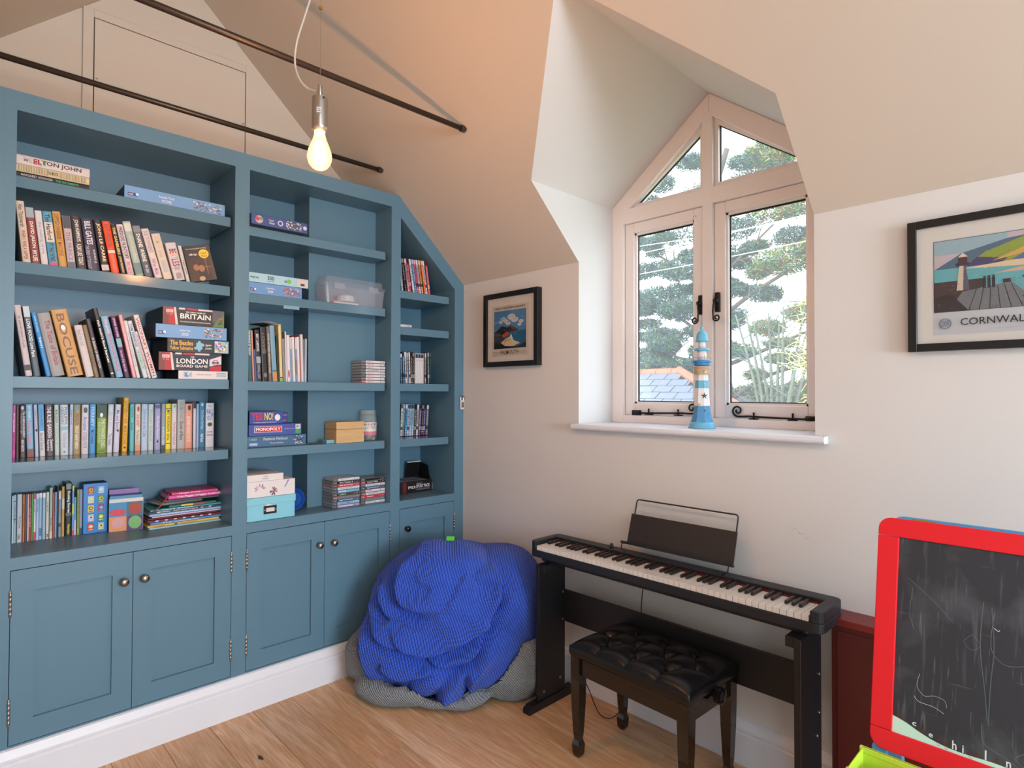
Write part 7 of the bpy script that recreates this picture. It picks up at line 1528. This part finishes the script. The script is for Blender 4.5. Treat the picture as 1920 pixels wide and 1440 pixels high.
q = MB(); limb(q, [(-.35, 0, 0), (-.38, 0, 1.6), (-.55, 0, 2.7), (-.85, 0, 3.4), (-1.0, .05, 4.4), (-.9, .1, 5.6), (-.5, .1, 6.8)], .19, .05, 10); q.build('trunk', BARK, pt, True)
branches = [([(-.45, 0, 2.3), (.2, .1, 2.75), (1.0, .2, 2.95), (1.9, .2, 2.9)], .07), ([(-.6, 0, 2.9), (.3, -.1, 3.2), (1.2, .0, 3.55), (2.0, .1, 3.6)], .07), ([(-.8, 0, 3.4), (-1.5, .1, 3.9), (-2.3, .1, 4.1)], .07), ([(-.85, 0, 3.6), (0, .1, 4.2), (.9, .1, 4.6), (1.8, .1, 4.8)], .08),
            ([(-.6, 0, 3.0), (-1.3, -.1, 3.1), (-2.1, 0, 3.45)], .06), ([(-.95, 0, 4.2), (-.1, 0, 4.9), (.7, .1, 5.6)], .06), ([(-.95, 0, 4.4), (-1.7, .1, 5.0), (-2.4, .1, 5.4)], .06), ([(-.4, 0, 2.2), (.5, -.2, 2.2), (1.3, -.3, 2.45)], .05), ([(-.4, 0, 2.0), (-1.0, -.2, 2.5), (-1.7, -.2, 2.8)], .05), ([(-.9, 0, 5.4), (-.1, 0, 6.1), (.5, 0, 6.4)], .05), ([(-.35, 0, 1.9), (.6, .3, 1.75), (1.4, .3, 1.95)], .04)]
for L_, r0 in branches:
    q = MB(); limb(q, L_, r0*.62, .010)
    rr = random.Random(int(L_[1][2]*100))
    S_ = spline(L_, 5)
    for k in range(9):
        s = S_[rr.randrange(4, len(S_)-1)]; dxy = Vector((rr.uniform(-.5, .5), rr.uniform(-.3, .3), rr.uniform(-.25, .45))); limb(q, [tuple(s), tuple(s+dxy*.5+Vector((0, 0, .05))), tuple(s+dxy)], .014, .004, 4)
    q.build('branch', BARK, pt, True)
# needle clouds, in flat tiers along the branches
bl1 = [(.5, .1, 4.65, .55, .45, .24, 1), (1.1, .1, 4.75, .5, .4, .22, 1), (1.6, .1, 4.85, .4, .4, .2, .8), (.2, .1, 3.55, .3, .3, .14, .6), (.9, .1, 3.75, .45, .4, .16, 1), (1.4, .1, 3.8, .35, .3, .14, .8), (.9, .1, 3.0, .5, .35, .13, 1), (1.5, .1, 2.98, .5, .35, .14, 1), (1.9, .2, 2.9, .35, .3, .13, .8), (.5, .0, 3.02, .3, .3, .1, .6), (1.75, .1, 3.5, .3, .3, .15, .6),
       (.3, .1, 5.6, .5, .4, .3, .9), (.75, .1, 5.95, .35, .3, .3, .7), (.2, .1, 6.4, .4, .3, .35, .7), (-.25, .1, 6.0, .35, .3, .3, .6), (1.25, .1, 5.45, .22, .3, .22, .5), (1.6, .1, 5.2, .18, .3, .16, .3)]
bl2 = [(-1.3, 0, 4.75, .55, .4, .22, 1), (-.7, 0, 4.9, .45, .4, .28, 1), (-1.9, 0, 4.3, .4, .4, .2, .8), (-1.2, 0, 4.05, .55, .4, .18, .9), (-.5, 0, 4.3, .35, .3, .2, .9), (-1.7, 0, 3.55, .4, .35, .15, .7), (-.65, -.1, 3.65, .35, .3, .17, .9), (-.5, -.1, 3.25, .3, .25, .12, .7), (-1.6, -.1, 2.95, .42, .3, .17, 1), (-1.1, -.1, 2.95, .3, .3, .14, .9), (-1.95, 0, 3.1, .3, .3, .12, .6), (-.3, 0, 5.3, .4, .3, .2, .7), (-1.5, 0, 5.5, .5, .4, .3, .6), (-1.0, 0, 5.95, .4, .4, .3, .5), (1.25, .2, 5.05, .3, .3, .18, .8), (1.75, .2, 5.15, .3, .3, .16, .7), (.6, .2, 5.05, .35, .3, .16, .7), (.55, .1, 2.45, .2, .2, .08, .3)]
rq = random.Random(77)
for L_, r0 in branches:
    S_ = spline(L_, 5)
    for k in range(8):
        s_ = S_[rq.randrange(3, len(S_))]; (bl1 if s_.x > 0 else bl2).append((s_.x+rq.uniform(-.25, .25), s_.y+rq.uniform(-.3, .3), s_.z+rq.uniform(-.05, .25), rq.uniform(.14, .3), .25, rq.uniform(.08, .16), rq.uniform(.25, .5)))
for k in range(34):
    bl2.append((rq.uniform(-2.6, .1), rq.uniform(-.2, .6), rq.uniform(2.9, 6.9), rq.uniform(.18, .4), .3, rq.uniform(.08, .2), rq.uniform(.3, .6)))
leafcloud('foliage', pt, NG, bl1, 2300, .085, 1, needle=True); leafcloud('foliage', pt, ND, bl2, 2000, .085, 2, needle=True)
# bare multi-stemmed shrub
bs_ = empty('bare_shrub', (-.75, 6.6, GZ), label='leafless many stemmed shrub standing in the right casement view', cat='shrub')
LICH = mat('lichen_twigs', (104, 110, 96), .9, var=.3, vscale=8)
rr = random.Random(21)
for k in range(9):
    q = MB(); lean_ = -.36+k*.09; b0 = Vector((lean_*.25, rr.uniform(-.1, .1), 0)); m0 = b0+Vector((lean_*.55, rr.uniform(-.1, .1), 2.4)); t0 = m0+Vector((lean_*1.0, rr.uniform(-.2, .2), 1.3+rr.uniform(-.3, .3)))
    limb(q, [tuple(b0), tuple((b0+m0)/2+Vector((lean_*.1, 0, 0))), tuple(m0), tuple(t0)], .055, .010, 6)
    S_ = spline([tuple(b0), tuple((b0+m0)/2), tuple(m0), tuple(t0)], 8)
    for j in range(11):
        s = S_[rr.randrange(12, len(S_)-1)]; d = Vector((rr.uniform(-.55, .55), rr.uniform(-.2, .2), rr.uniform(.05, .5))); limb(q, [tuple(s), tuple(s+d*.5+Vector((0, 0, -.04))), tuple(s+d)], .010, .003, 4)
        s2 = s+d*.6; d2 = Vector((rr.uniform(-.3, .3), 0, rr.uniform(.0, .3))); limb(q, [tuple(s2), tuple(s2+d2)], .005, .002, 4)
    q.build('stem', LICH, bs_, True)
# sunlit pale twigs of a nearer shrub at the right edge
tw_ = empty('twiggy_shrub', (.62, 3.9, GZ), label='pale yellow sunlit twigs at the right edge of the casement view', cat='shrub')
TWM = mat('pale_twigs', (232, 214, 130), .8)
rr = random.Random(8)
for k in range(7):
    q = MB(); z_ = 2.2+k*.26; P0 = Vector((.35, 0, z_-.9)); 
    limb(q, [(.25, 0, 0), (.3, 0, 1.0), tuple(P0), (.15, .0, z_-.2)], .010, .005, 5)
    for j in range(8):
        a = Vector((.25-rr.uniform(0, .15), rr.uniform(-.1, .1), z_-rr.uniform(.1, .6))); d = Vector((-rr.uniform(.12, .38), rr.uniform(-.1, .1), rr.uniform(-.12, .25))); mid = a+d*.5+Vector((0, 0, rr.uniform(.02, .08)))
        limb(q, [tuple(a), tuple(mid), tuple(a+d)], .004, .0018, 4)
        for i in range(3): s = a+d*rr.uniform(.3, .9); d2 = Vector((rr.uniform(-.15, .05), 0, rr.uniform(-.12, .12))); limb(q, [tuple(s), tuple(s+d2)], .003, .0015, 4)
    q.build('stem', TWM, tw_)
for nm_, za, zb2, ya, lw in (('overhead_wire', 4.55, 4.85, 5.5, 'upper pale overhead wire rising to the right outside'), ('overhead_wire', 4.25, 4.5, 5.5, 'lower pale overhead wire rising to the right outside'), ('overhead_wire', 4.9, 4.55, 5.4, 'pale overhead wire falling to the right outside')):
    o = MB().tube([(-6, ya, za-1.0), (-1.5, ya, (za+zb2)/2-1.06), (4, ya, zb2-1.0)], .006, 5).build(nm_, mat('pale_wire', (225, 225, 222), .5), None); tag(o, lw, 'wire', 'overhead wires')
